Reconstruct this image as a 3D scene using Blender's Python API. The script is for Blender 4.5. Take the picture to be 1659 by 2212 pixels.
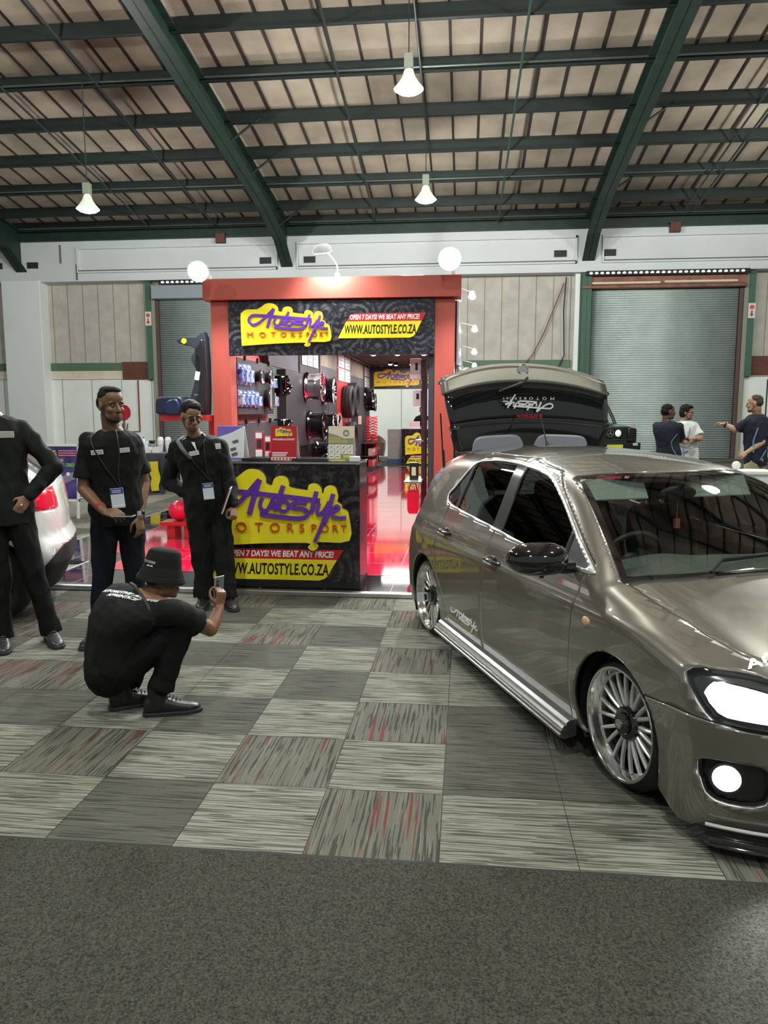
import bpy, bmesh, math, random
import numpy as np
from mathutils import Vector, Matrix, noise as mnoise
random.seed(7); np.random.seed(7)
PI = math.pi
S = bpy.context.scene
for o in list(bpy.data.objects): bpy.data.objects.remove(o)

# ------------------------------------------------------------ camera
F_PX = 1650.0
CAM_H = 1.63
PITCH = math.atan2(216, F_PX)
YAW = math.atan2(177, F_PX*math.sqrt(1+(216/F_PX)**2))
cd = bpy.data.cameras.new('camera'); cam = bpy.data.objects.new('camera', cd); S.collection.objects.link(cam)
cam.location = (0, 0, CAM_H); cam.rotation_euler = (PI/2-PITCH, 0, YAW)
cd.sensor_fit = 'VERTICAL'; cd.sensor_height = 36.0; cd.lens = F_PX/2212*36.0
cd.clip_start = 0.05; cd.clip_end = 200
S.camera = cam

# ------------------------------------------------------------ world, exposure, lights
w = bpy.data.worlds.new('hall_daylight'); S.world = w; w.use_nodes = True
w.node_tree.nodes['Background'].inputs[0].default_value = (0.82, 0.89, 0.87, 1)
w.node_tree.nodes['Background'].inputs[1].default_value = 0.30
S.view_settings.view_transform = 'Standard'; S.view_settings.look = 'None'
S.view_settings.exposure = 0.12; S.view_settings.gamma = 1.0; S.view_settings.use_curve_mapping = False
S.cycles.use_denoising = True
S.cycles.max_bounces = 8; S.cycles.transparent_max_bounces = 24
S.cycles.sample_clamp_indirect = 6.0
S.cycles.caustics_reflective = False; S.cycles.caustics_refractive = False

def light(name, kind, loc, power, color=(1,1,1), size=0.2, target=None, spot=None, blend=0.6, sy=None):
    d = bpy.data.lights.new(name, kind); d.energy = power; d.color = color
    o = bpy.data.objects.new(name, d); S.collection.objects.link(o); o.location = loc
    if kind == 'AREA':
        d.size = size
        if sy: d.shape = 'RECTANGLE'; d.size_y = sy
    else: d.shadow_soft_size = size
    if kind == 'SPOT': d.spot_size = spot or 1.5; d.spot_blend = blend
    if target is not None:
        o.rotation_euler = (Vector(target)-Vector(loc)).to_track_quat('-Z', 'Y').to_euler()
    return o
HALL_LAMPS = [(-1.14,15.07,7.6), (-1.1,20.48,7.05), (-9.27,18.63,6.57), (6.5,9.5,8.6), (-1.1,9.6,8.6),
              (-9.3,11.0,8.4), (-1.1,1.5,9.6), (6.5,1.5,9.6), (-9.3,2.5,9.6), (-1.1,-6,9.6), (8.6,19.0,7.4), (6.5,-6,9.6)]
for i, p in enumerate(HALL_LAMPS):
    light('high_bay_light', 'POINT', (p[0],p[1],p[2]-0.16), 1050, (0.96,1.0,0.92), 0.22)
# light of the motor show's own lamps
STAND_LAMPS = [(-3.05,8.75,3.30), (-1.56,8.75,3.42), (-0.20,8.75,3.36)]
light('stand_flood_light', 'SPOT', (-3.05,8.62,3.28), 420, (0.92,0.96,1.0), 0.06, (-2.6,6.2,0.2), 2.6)
light('stand_flood_light', 'SPOT', (-1.56,8.60,3.40), 420, (0.95,0.97,1.0), 0.06, (-1.5,7.5,0.2), 2.6)
light('stand_flood_light', 'SPOT', (-0.20,8.62,3.34), 520, (0.90,0.95,1.0), 0.06, (0.2,5.6,0.2), 2.7)
for y in (10.2,12.6,15.0,17.6,20.4):
    light('stand_ceiling_light', 'AREA', (-1.5,y,2.90), 85, (1,0.97,0.95), 1.4, (-1.5,y,0), sy=0.8)

# ------------------------------------------------------------ materials
MATS = {}
def mat(name, color=(.5,.5,.5), rough=.5, metal=0., emit=None, es=0., coat=0., bump=0., bscale=40., vary=0., vscale=4., alpha=None, spec=.5, sheen=0., coatr=.05):
    if name in MATS: return MATS[name]
    m = bpy.data.materials.new(name); m.use_nodes = True; nt = m.node_tree; N = nt.nodes; L = nt.links
    b = N['Principled BSDF']; c = tuple(color)+(1,) if len(color)==3 else color
    b.inputs['Base Color'].default_value = c; b.inputs['Roughness'].default_value = rough
    b.inputs['Metallic'].default_value = metal; b.inputs['Coat Weight'].default_value = coat
    b.inputs['Coat Roughness'].default_value = coatr
    b.inputs['Specular IOR Level'].default_value = spec
    if sheen: b.inputs['Sheen Weight'].default_value = sheen
    if emit: b.inputs['Emission Color'].default_value = tuple(emit)+(1,); b.inputs['Emission Strength'].default_value = es
    if alpha is not None: b.inputs['Alpha'].default_value = alpha
    tc = None
    if vary or bump:
        tc = N.new('ShaderNodeTexCoord')
    if vary:
        n = N.new('ShaderNodeTexNoise'); n.inputs['Scale'].default_value = vscale; n.inputs['Detail'].default_value = 6
        L.new(tc.outputs['Object'], n.inputs['Vector'])
        mx = N.new('ShaderNodeMix'); mx.data_type = 'RGBA'
        lo = tuple(max(0,x*(1-vary)) for x in c[:3])+(1,); hi = tuple(min(1,x*(1+vary)) for x in c[:3])+(1,)
        mx.inputs['A'].default_value = lo; mx.inputs['B'].default_value = hi
        cr = N.new('ShaderNodeMapRange'); cr.inputs['From Min'].default_value=.3; cr.inputs['From Max'].default_value=.7
        L.new(n.outputs['Fac'], cr.inputs['Value']); L.new(cr.outputs['Result'], mx.inputs['Factor'])
        L.new(mx.outputs['Result'], b.inputs['Base Color'])
    if bump:
        n2 = N.new('ShaderNodeTexNoise'); n2.inputs['Scale'].default_value = bscale; n2.inputs['Detail'].default_value = 4
        L.new(tc.outputs['Object'], n2.inputs['Vector'])
        bp = N.new('ShaderNodeBump'); bp.inputs['Strength'].default_value = bump; bp.inputs['Distance'].default_value = .01
        L.new(n2.outputs['Fac'], bp.inputs['Height']); L.new(bp.outputs['Normal'], b.inputs['Normal'])
    MATS[name] = m
    return m

def glass_mat(name, tint=(.8,.9,.85), fac=0.75, rough=0.0):
    """thin glazing: see-through tint plus a fresnel reflection"""
    m = bpy.data.materials.new(name); m.use_nodes = True; nt = m.node_tree; N = nt.nodes; L = nt.links
    N.remove(N['Principled BSDF']); out = N['Material Output']
    t = N.new('ShaderNodeBsdfTransparent'); t.inputs[0].default_value = tuple(x*fac for x in tint)+(1,)
    g = N.new('ShaderNodeBsdfGlossy'); g.inputs['Roughness'].default_value = rough; g.inputs[0].default_value = (1,1,1,1)
    fr = N.new('ShaderNodeFresnel'); fr.inputs[0].default_value = 1.55
    mx = N.new('ShaderNodeMixShader'); L.new(fr.outputs[0], mx.inputs[0]); L.new(t.outputs[0], mx.inputs[1]); L.new(g.outputs[0], mx.inputs[2])
    L.new(mx.outputs[0], out.inputs['Surface']); MATS[name] = m
    return m

# ------------------------------------------------------------ object helpers
def link(o): S.collection.objects.link(o); return o
def tag(o, label=None, cat=None, group=None, kind=None):
    if label: o['label'] = label
    if cat: o['category'] = cat
    if group: o['group'] = group
    if kind: o['kind'] = kind
    return o
def thing(name, label, cat, loc=(0,0,0), rotz=0, group=None):
    o = link(bpy.data.objects.new(name, None)); o.location = loc; o.rotation_euler = (0,0,rotz); o.empty_display_size = .1
    return tag(o, label, cat, group)
def dup(root, loc=None, rotz=None, label=None, group=None):
    r = root.copy(); link(r)
    if loc is not None: r.location = loc
    if rotz is not None: r.rotation_euler = (0,0,rotz)
    if label: r['label'] = label
    if group: r['group'] = group
    for ch in list(root.children):
        c = ch.copy(); link(c); c.parent = r
        for g in list(ch.children):
            d = g.copy(); link(d); d.parent = c
    return r

def frame_to(a, b, up=(0,0,1)):
    """matrix whose Z runs a->b, origin a"""
    a = Vector(a); b = Vector(b); z = (b-a).normalized(); u = Vector(up)
    if abs(z.dot(u)) > .99: u = Vector((1,0,0))
    x = u.cross(z).normalized(); y = z.cross(x)
    m = Matrix((x, y, z)).transposed().to_4x4(); m.translation = a
    return m

class MB:
    def __init__(s): s.v = []; s.f = []; s.m = []; s.mi = 0
    def add(s, vs, fs, M=None):
        b = len(s.v)
        for p in vs: s.v.append(tuple(M @ Vector(p)) if M is not None else tuple(p))
        for f in fs: s.f.append(tuple(b+i for i in f)); s.m.append(s.mi)
        return s
    def box(s, c, d, rz=0, M=None, rot=None):
        x, y, z = d[0]/2, d[1]/2, d[2]/2
        T = Matrix.Translation(c)
        if rz: T = T @ Matrix.Rotation(rz, 4, 'Z')
        if rot is not None: T = T @ rot
        if M is not None: T = M @ T
        vs = [(sx*x, sy*y, sz*z) for sz in (-1,1) for sy in (-1,1) for sx in (-1,1)]
        return s.add(vs, [(0,2,3,1),(4,5,7,6),(0,1,5,4),(2,6,7,3),(0,4,6,2),(1,3,7,5)], T)
    def bx(s, x0, x1, y0, y1, z0, z1, M=None):
        return s.box(((x0+x1)/2,(y0+y1)/2,(z0+z1)/2), (x1-x0,y1-y0,z1-z0), M=M)
    def cyl(s, a, b, r0, r1=None, n=16, caps=True):
        if r1 is None: r1 = r0
        M = frame_to(a, b); L = (Vector(b)-Vector(a)).length
        vs = [(r*math.cos(2*PI*i/n), r*math.sin(2*PI*i/n), z) for z, r in ((0,r0),(L,r1)) for i in range(n)]
        fs = [(i,(i+1)%n,n+(i+1)%n,n+i) for i in range(n)]
        if caps: fs += [tuple(range(n))[::-1], tuple(range(n,2*n))]
        return s.add(vs, fs, M)
    def tube(s, pts, r, n=8, closed=False, caps=True):
        pts = [Vector(p) for p in pts]; N = len(pts); rs = r if isinstance(r,(list,tuple)) else [r]*N
        up = Vector((0,0,1)); vs = []; prev = None
        for i, p in enumerate(pts):
            if closed: t = pts[(i+1)%N]-pts[i-1]
            else: t = pts[min(i+1,N-1)]-pts[max(i-1,0)]
            if t.length < 1e-9: t = Vector((0,0,1))
            t.normalize()
            if prev is None:
                u = up if abs(t.dot(up)) < .9 else Vector((1,0,0))
                x = u.cross(t).normalized()
            else:
                x = (prev - t*prev.dot(t)); x = x.normalized() if x.length > 1e-6 else prev
            prev = x; y = t.cross(x)
            for k in range(n):
                a = 2*PI*k/n; vs.append(p + (x*math.cos(a)+y*math.sin(a))*rs[i])
        fs = []
        for i in range(N if closed else N-1):
            j = (i+1)%N
            for k in range(n): fs.append((i*n+k, i*n+(k+1)%n, j*n+(k+1)%n, j*n+k))
        if caps and not closed: fs += [tuple(range(n))[::-1], tuple(range((N-1)*n, N*n))]
        return s.add(vs, fs)
    def lathe(s, prof, M=None, n=32, closed=False):
        """prof: (r, z) pairs spun about Z"""
        K = len(prof); vs = [(r*math.cos(2*PI*i/n), r*math.sin(2*PI*i/n), z) for r, z in prof for i in range(n)]
        fs = [(k*n+i, k*n+(i+1)%n, ((k+1)%K)*n+(i+1)%n, ((k+1)%K)*n+i) for k in range(K if closed else K-1) for i in range(n)]
        if not closed:
            if prof[0][0] > 1e-6: fs.append(tuple(range(n))[::-1])
            if prof[-1][0] > 1e-6: fs.append(tuple(range((K-1)*n, K*n)))
        return s.add(vs, fs, M)
    def prism(s, poly, z0, z1, M=None):
        """poly: 2-D outline, extruded from z0 to z1"""
        n = len(poly); A = sum(poly[i][0]*poly[(i+1)%n][1]-poly[(i+1)%n][0]*poly[i][1] for i in range(n))
        if A < 0: poly = poly[::-1]
        vs = [(x,y,z0) for x,y in poly]+[(x,y,z1) for x,y in poly]
        return s.add(vs, [tuple(range(n))[::-1], tuple(range(n,2*n))]+[(i,(i+1)%n,n+(i+1)%n,n+i) for i in range(n)], M)
    def ball(s, c, r, n=12, M=None, rot=None):
        r = r if isinstance(r,(list,tuple)) else (r,r,r); vs = []; K = n//2
        for k in range(1,K):
            a = PI*k/K
            for i in range(n): vs.append((r[0]*math.sin(a)*math.cos(2*PI*i/n), r[1]*math.sin(a)*math.sin(2*PI*i/n), r[2]*math.cos(a)))
        t = len(vs); vs += [(0,0,r[2]),(0,0,-r[2])]
        fs = [(k*n+i,(k+1)*n+i,(k+1)*n+(i+1)%n,k*n+(i+1)%n) for k in range(K-2) for i in range(n)]
        fs += [(t,i,(i+1)%n) for i in range(n)]+[(t+1,(K-2)*n+(i+1)%n,(K-2)*n+i) for i in range(n)]
        T = Matrix.Translation(c)
        if rot is not None: T = T @ rot
        if M is not None: T = M @ T
        return s.add(vs, fs, T)
    def loft(s, rings, caps=True, closed=True):
        n = len(rings[0]); b = [p for r in rings for p in r]; K = len(rings)
        m = n if closed else n-1
        fs = [(k*n+i, k*n+(i+1)%n, (k+1)*n+(i+1)%n, (k+1)*n+i) for k in range(K-1) for i in range(m)]
        if caps: fs += [tuple(range(n))[::-1], tuple(range((K-1)*n,K*n))]
        return s.add(b, fs)
    def build(s, name, mats, parent=None, smooth=False, bevel=0, off=None, sub=0, bseg=2, solid=0, angle=40):
        me = bpy.data.meshes.new(name)
        vs = s.v
        if off is not None: vs = [(a-off[0],b-off[1],c-off[2]) for a,b,c in vs]
        me.from_pydata(vs, [], s.f)
        ms = mats if isinstance(mats,(list,tuple)) else [mats]
        for m in ms: me.materials.append(m)
        if len(ms) > 1: me.polygons.foreach_set('material_index', s.m)
        me.update()
        o = link(bpy.data.objects.new(name, me))
        if parent is not None: o.parent = parent
        if smooth:
            me.polygons.foreach_set('use_smooth', [True]*len(me.polygons))
            if smooth != 'all':
                try: me.set_sharp_from_angle(angle=math.radians(angle))
                except Exception: pass
        if solid:
            md = o.modifiers.new('thick','SOLIDIFY'); md.thickness = solid; md.offset = -1
        if bevel:
            md = o.modifiers.new('bevel','BEVEL'); md.width = bevel; md.segments = bseg; md.limit_method = 'ANGLE'; md.angle_limit = math.radians(35)
            md.harden_normals = False
        if sub:
            md = o.modifiers.new('sub','SUBSURF'); md.levels = sub; md.render_levels = sub
        return o

def text_obj(name, body, size, material, parent, M, ext=.001, shear=0, sx=1., bold=0., align='CENTER', space=1.0, spacing=1.0):
    c = bpy.data.curves.new(name, 'FONT'); c.body = body; c.size = size; c.extrude = ext; c.shear = shear; c.offset = bold
    c.align_x = align; c.align_y = 'CENTER'; c.space_line = space; c.space_character = spacing; c.resolution_u = 3
    t = bpy.data.objects.new('tmp', c); link(t)
    bpy.context.view_layer.update()
    me = bpy.data.meshes.new_from_object(t.evaluated_get(bpy.context.evaluated_depsgraph_get()))
    bpy.data.objects.remove(t); bpy.data.curves.remove(c)
    me.transform(Matrix.Scale(sx,4,(1,0,0))); me.transform(M)
    me.materials.clear(); me.materials.append(material); me.name = name
    o = link(bpy.data.objects.new(name, me)); o.parent = parent
    return o
def wallM(x, y, z, facing=0., tilt=0.):
    """panel frame: local x to the right as read, local y up, local z out of the face; facing 0 looks to -Y"""
    return Matrix.Translation((x,y,z)) @ Matrix.Rotation(facing,4,'Z') @ Matrix.Rotation(PI/2+tilt,4,'X')
def catmull(pts, per=6, closed=False):
    n = len(pts); out = []; P = [np.array(p,float) for p in pts]
    for i in range(n if closed else n-1):
        p0 = P[(i-1)%n] if closed or i>0 else 2*P[0]-P[1]; p1 = P[i]; p2 = P[(i+1)%n]
        p3 = P[(i+2)%n] if closed or i<n-2 else 2*P[-1]-P[-2]
        for k in range(per):
            t = k/per; out.append(tuple(.5*((2*p1)+(-p0+p2)*t+(2*p0-5*p1+4*p2-p3)*t*t+(-p0+3*p1-3*p2+p3)*t**3)))
    if not closed: out.append(tuple(P[-1]))
    return out
# ============================================================ HALL
def carpet_mat(name, base, light_c, dark_c, axis, th, red=0.0, sd=0.):
    m = bpy.data.materials.new(name); m.use_nodes = True; nt = m.node_tree; N = nt.nodes; L = nt.links
    b = N['Principled BSDF']; b.inputs['Roughness'].default_value = .95; b.inputs['Specular IOR Level'].default_value = .15
    tc = N.new('ShaderNodeTexCoord')
    def streak(a, c, off, det=2):
        mp = N.new('ShaderNodeMapping'); mp.inputs['Scale'].default_value = (a, c, 1) if axis == 'H' else (c, a, 1)
        mp.inputs['Location'].default_value = (off, off*.7, 0)
        L.new(tc.outputs['Object'], mp.inputs['Vector'])
        n = N.new('ShaderNodeTexNoise'); n.inputs['Scale'].default_value = 1; n.inputs['Detail'].default_value = det; n.noise_dimensions = '2D'
        L.new(mp.outputs[0], n.inputs['Vector']); return n.outputs['Fac']
    def step(s, lo, hi):
        r = N.new('ShaderNodeMapRange'); r.inputs['From Min'].default_value = lo; r.inputs['From Max'].default_value = hi
        L.new(s, r.inputs['Value']); return r.outputs['Result']
    def mix(f, a, c):
        x = N.new('ShaderNodeMix'); x.data_type = 'RGBA'; L.new(f, x.inputs['Factor'])
        for k, v in (('A',a),('B',c)):
            if isinstance(v, tuple): x.inputs[k].default_value = v+(1,)
            else: L.new(v, x.inputs[k])
        return x.outputs['Result']
    col = mix(step(streak(2.4, 105, 3.1+sd), th[0], th[0]+.02), base, light_c)
    col = mix(step(streak(3.2, 80, 17.3+sd), th[1], th[1]+.02), col, dark_c)
    if red: col = mix(step(streak(1.3, 60, 41.+sd, 0), red, red+.005), col, (.16,.045,.04))
    ng = N.new('ShaderNodeTexNoise'); ng.inputs['Scale'].default_value = 420; L.new(tc.outputs['Object'], ng.inputs['Vector'])
    mu = N.new('ShaderNodeMix'); mu.data_type = 'RGBA'; mu.blend_type = 'MULTIPLY'; mu.inputs['Factor'].default_value = .6
    mr = N.new('ShaderNodeMapRange'); mr.inputs['To Min'].default_value = .5; mr.inputs['To Max'].default_value = 1.5; L.new(ng.outputs['Fac'], mr.inputs['Value'])
    L.new(col, mu.inputs['A']); L.new(mr.outputs[0], mu.inputs['B']); L.new(mu.outputs['Result'], b.inputs['Base Color'])
    bp = N.new('ShaderNodeBump'); bp.inputs['Strength'].default_value = .35; bp.inputs['Distance'].default_value = .004
    L.new(ng.outputs['Fac'], bp.inputs['Height']); L.new(bp.outputs[0], b.inputs['Normal'])
    return m
CB = (.112,.112,.092)
c_hl = carpet_mat('carpet_light_stripe', CB, (.245,.245,.20), (.07,.07,.058), 'H', (.47,.60))
c_hd = carpet_mat('carpet_dark_stripe', (.088,.087,.072), (.118,.118,.097), (.048,.048,.04), 'H', (.60,.58), sd=9)
c_v = carpet_mat('carpet_cross_streak', (.125,.122,.10), (.16,.157,.128), (.053,.053,.044), 'V', (.58,.57), red=.77)
T = .505; X0 = -.076; Y0 = 2.603
near = {0:'lddlldldld', -1:'vlvlvlvlvl', -2:'lvldldlvld', -3:'dldldvlddv', -4:'lvlldldvld', -5:'vldvlddldv', 1:'mdvldlvdlv'}
mb = MB(); xs = range(-34, 26)
for i in xs:
    for j in range(0, 52):
        s = near.get(i); ch = s[j] if s and j < len(s) else random.choice('llddvvl')
        mb.mi = {'l':0,'m':0,'d':1,'v':2}[ch]; g = .0015
        x, y = X0+i*T, Y0+j*T
        mb.add([(x+g,y+g,0),(x+T-g,y+g,0),(x+T-g,y+T-g,0),(x+g,y+T-g,0)], [(0,1,2,3)])
mb.mi = 3
mb.add([(-30,-12,-.004),(22,-12,-.004),(22,40,-.004),(-30,40,-.004)], [(0,1,2,3)])
plain = mat('hall_floor_under', (.05,.05,.045), .9)
tag(mb.build('floor', [c_hl, c_hd, c_v, plain]), kind='structure')
# plain charcoal needle-felt runner
m = bpy.data.materials.new('charcoal_carpet'); m.use_nodes = True; N = m.node_tree.nodes; L = m.node_tree.links; b = N['Principled BSDF']
b.inputs['Roughness'].default_value = .97; b.inputs['Specular IOR Level'].default_value = .1
tc = N.new('ShaderNodeTexCoord'); n1 = N.new('ShaderNodeTexNoise'); n1.inputs['Scale'].default_value = 130; n1.inputs['Detail'].default_value = 5; n1.inputs['Roughness'].default_value = .75
L.new(tc.outputs['Object'], n1.inputs['Vector']); cr = N.new('ShaderNodeValToRGB'); L.new(n1.outputs['Fac'], cr.inputs[0])
cr.color_ramp.elements[0].position = .38; cr.color_ramp.elements[0].color = (.017,.017,.014,1); cr.color_ramp.elements[1].position = .66; cr.color_ramp.elements[1].color = (.098,.097,.078,1)
L.new(cr.outputs[0], b.inputs['Base Color']); bp = N.new('ShaderNodeBump'); bp.inputs['Strength'].default_value = .5; bp.inputs['Distance'].default_value = .006
L.new(n1.outputs['Fac'], bp.inputs['Height']); L.new(bp.outputs[0], b.inputs['Normal'])
mb = MB(); mb.bx(-30,22,-12,2.585,-.003,.004)
tag(mb.build('floor', m), kind='structure')
mb = MB(); mb.bx(-30,22,2.583,2.600,-.003,.003)
tag(mb.build('trim_1', mat('carpet_joint', (.025,.025,.022), .9)), kind='structure')

white = mat('white_panel', (.86,.88,.86), .55, vary=.05, vscale=1.2)
cladm = mat('white_cladding', (.66,.68,.71), .6, vary=.04, vscale=.6)
beige = mat('fibre_board', (.52,.485,.44), .85, vary=.12, vscale=2.6)
beige2 = mat('fibre_board_light', (.75,.66,.55), .8, vary=.12, vscale=2)
green = mat('green_steel', (.009,.027,.019), .55, vary=.3, vscale=3)
greenl = mat('green_rail', (.10,.17,.11), .6)
dark = mat('dark_seam', (.05,.045,.04), .8)
brown = mat('red_oxide', (.13,.045,.03), .7, vary=.2)
WY = 28.07
def wallbox(name, x0, x1, z0, z1, m, y0=0., y1=.12, bevel=0):
    mb = MB(); mb.bx(x0,x1,WY+y0,WY+y1,z0,z1); o = mb.build(name, m, bevel=bevel); return tag(o, kind='structure')
wallbox('wall_back', -30, 22, 0, 2.84, white)
wallbox('wall_back', -30, 22, 2.84, 6.66, beige, .10, .22)
mb = MB()
x = -29.5
while x < 21: mb.bx(x,x+.025,WY-.006,WY+.02,0,2.84); x += 1.18
tag(mb.build('trim_2', mat('grey_joint', (.30,.31,.30), .7)), kind='structure')
mb = MB(); x = -29.4
while x < 21:
    mb.bx(x,x+.02,WY+.085,WY+.11,3.45,6.64); x += .60*1.0
tag(mb.build('trim_3', mat('board_joint', (.27,.235,.16), .8)), kind='structure')
# rail and ledge strips between the columns
for (a, b_) in ((-30,-17.0), (-16.0,-11.75), (-6.2,3.65), (9.55,22)):
    wallbox('trim_4', a, b_, 3.18, 3.47, greenl, .0, .10)
    wallbox('trim_5', a, b_, 2.86, 3.18, beige2, .02, .10)
wallbox('trim_6', -12.9, -11.75, 2.84, 3.5, brown, -.03, .0)
wallbox('trim_6', 9.6, 10.9, 2.9, 3.55, brown, -.03, .0)
# deep white fascia above the panels with long recessed bays
wallbox('wall_back', -30, 22, 6.40, 7.86, cladm, -.42, .30)
for a, b_ in ((-14.2,-6.75), (-6.0,3.7), (4.6,14.5)):
    mb = MB()
    mb.bx(a,b_,WY-.52,WY-.42,7.52,7.60); mb.bx(a,b_,WY-.52,WY-.42,6.68,6.74); mb.bx(a-.05,a,WY-.52,WY-.42,6.68,7.60); mb.bx(b_-.05,b_,WY-.52,WY-.42,6.68,7.60)
    tag(mb.build('trim_7', cladm), kind='structure')
    mb = MB(); mb.bx(a,b_,WY-.53,WY-.42,6.745,6.775); tag(mb.build('trim_8', mat('fascia_shadow_gap', (.12,.12,.12), .8)), kind='structure')
for i, (x, z) in enumerate(((-16.0,7.0),(-17.4,7.0),(-7.2,7.0),(-5.6,7.0),(3.15,7.02),(4.8,7.02))):
    t = thing('wall_vent', 'small dark louvred vent in the white fascia, '+['right of the leftmost green column','left of the leftmost green column','just left of the middle green column','just right of the middle green column','just left of the right green column','just right of the right green column'][i], 'vent', (x,WY-.42,z), group='vents along the white fascia')
    mb = MB(); mb.box((0,-.015,0),(.42,.03,.22)); mb.build('vent_frame', mat('vent_black', (.02,.02,.025), .6), t)
    mb = MB()
    for k in range(4): mb.box((0,-.035,-.075+k*.05),(.38,.02,.012), rot=Matrix.Rotation(.5,4,'X'))
    mb.build('louvre', mat('vent_grey', (.06,.06,.07), .5), t)
for i, (x, z, lab) in enumerate(((-8.8,7.78,'small red-brown box hanging under the eave above the left end of the stand'), (6.9,7.78,'small red-brown box hanging under the eave above the right roller door'))):
    mb = MB(); mb.box((0,-.1,0),(.34,.2,.34)); o = mb.build('eave_box', brown, bevel=.02); o.location = (x,WY-.42,z); tag(o, lab, 'box')
# cable runs on the fascia
for i, pts in enumerate(([(-14.9,WY-.44,7.7),(-14.9,WY-.44,7.05)], [(-14.3,WY-.44,7.0),(-14.3,WY-.44,6.45)])):
    mb = MB(); mb.tube(pts, .03, 6); tag(mb.build('conduit', mat('conduit_grey', (.1,.1,.1), .6)), 'short grey conduit fixed upright on the white fascia, '+('upper one' if i==0 else 'lower one')+' near the left end', 'conduit')

# columns with haunches, rafters
BX = [-26.7, -16.45, -6.42, 4.1, 14.4]
def beam_z(y): return 8.11+.145*(24-y)
for x in BX:
    mb = MB()
    mb.bx(x-.16,x+.16,WY-.35,WY-.30,0,7.4); mb.bx(x-.02,x+.02,WY-.35,WY+.1,0,7.4); mb.bx(x-.16,x+.16,WY+.02,WY+.1,0,7.4)
    tag(mb.build('column', mat('green_column', (.035,.10,.065), .5), bevel=.01), kind='structure')
    # rafter: bottom flange, web, top flange; the haunch deepens towards the eave
    mb = MB()
    def at(y, up): return beam_z(y)+up
    ys = [WY-.25, 26.6, 24.5, 14, 5.0, -6, -12]; lo = [6.65, 7.45, at(24.5,0), at(14,0), at(5,0), at(-6,0), at(-12,0)]
    top = [at(y,.62) for y in ys]
    for i in range(len(ys)-1):
        for (w_, a0, a1, b0, b1) in ((.21, lo[i], lo[i+1], lo[i]+.04, lo[i+1]+.04), (.015, lo[i], lo[i+1], top[i], top[i+1]), (.17, top[i]-.04, top[i+1]-.04, top[i], top[i+1])):
            vs = [(x-w_,ys[i],a0),(x+w_,ys[i],a0),(x+w_,ys[i+1],a1),(x-w_,ys[i+1],a1),(x-w_,ys[i],b0),(x+w_,ys[i],b0),(x+w_,ys[i+1],b1),(x-w_,ys[i+1],b1)]
            mb.add(vs, [(0,1,2,3),(7,6,5,4),(0,4,5,1),(2,6,7,3),(1,5,6,2),(0,3,7,4)])
    tag(mb.build('roof_beam', green), kind='structure')
# white boxed column casing at the left
mb = MB(); mb.bx(-17.25,-15.75,WY-.5,WY+.1,0,6.45); tag(mb.build('column', mat('white_casing', (.82,.85,.83), .5), bevel=.02), kind='structure')
mb = MB(); mb.bx(3.72,4.02,WY-.2,WY+.1,0,6.4); tag(mb.build('column', mat('white_casing', (.6,.6,.6), .5)), kind='structure')
# eave beam
mb = MB(); mb.bx(-30,22,WY-.40,WY-.30,7.84,8.45); mb.bx(-30,22,WY-.55,WY-.15,7.82,7.87)
tag(mb.build('roof_beam', green), kind='structure')
# purlins (Z sections) every 1.85 m and the roof sheets over them
PY = [27.5,26.25,24.5,22.62,20.72,18.82,17.0]
y = 15.1
while y > -12: PY.append(y); y -= 1.85
pur = mat('green_purlin', (.006,.013,.011), .6, vary=.3, vscale=2)
for i, y in enumerate(PY):
    z = beam_z(y)+.64; mb = MB()
    mb.bx(-30,22,y-.012,y+.012,z-.10,z+.24); mb.bx(-30,22,y-.11,y,z-.10,z-.085); mb.bx(-30,22,y,y+.09,z+.226,z+.24)
    tag(mb.build('roof_beam', pur), kind='structure')
    if i % 3 == 2 or i == 0:
        mb = MB(); mb.tube([(-30,y-.13,z-.02),(22,y-.13,z-.02)], .026, 6)
        tag(mb.build('trim_9', mat('steel_conduit', (.12,.15,.14), .4, .5)), kind='structure')
mb = MB()
y0, y1 = WY+.3, -12; z0, z1 = beam_z(y0)+.9, beam_z(y1)+.9
mb.add([(-30,y0,z0),(22,y0,z0),(22,y1,z1),(-30,y1,z1),(-30,y0,z0+.05),(22,y0,z0+.05),(22,y1,z1+.05),(-30,y1,z1+.05)], [(0,1,2,3),(7,6,5,4),(0,4,5,1),(2,6,7,3)])
roofm = mat('wood_wool_ceiling', (.46,.375,.30), .9, vary=.25, vscale=.9)
tag(mb.build('ceiling', roofm), kind='structure')
mb = MB(); x = -29.7; 
while x < 22:
    w_ = .028; vs = []
    for (yy, zz) in ((y0,z0),(y1,z1)):
        vs += [(x-w_,yy,zz-.035),(x+w_,yy,zz-.035),(x+w_,yy,zz+.0),(x-w_,yy,zz+.0)]
    mb.add(vs, [(0,1,5,4),(1,2,6,5),(3,0,4,7),(0,3,2,1),(4,5,6,7)]); x += .68
tag(mb.build('trim_10', mat('ceiling_batten', (.035,.03,.03), .7)), kind='structure')
# knee braces from purlins to the rafters
for x, y in ((-6.42,22.62),(-6.42,26.25),(-6.42,20.72),(4.1,20.72),(4.1,24.5)):
    mb = MB(); z = beam_z(y); mb.tube([(x+.05,y,z+.08),(x+.95,y,z+.68)], .03, 6); tag(mb.build('roof_beam', pur), kind='structure')
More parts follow.
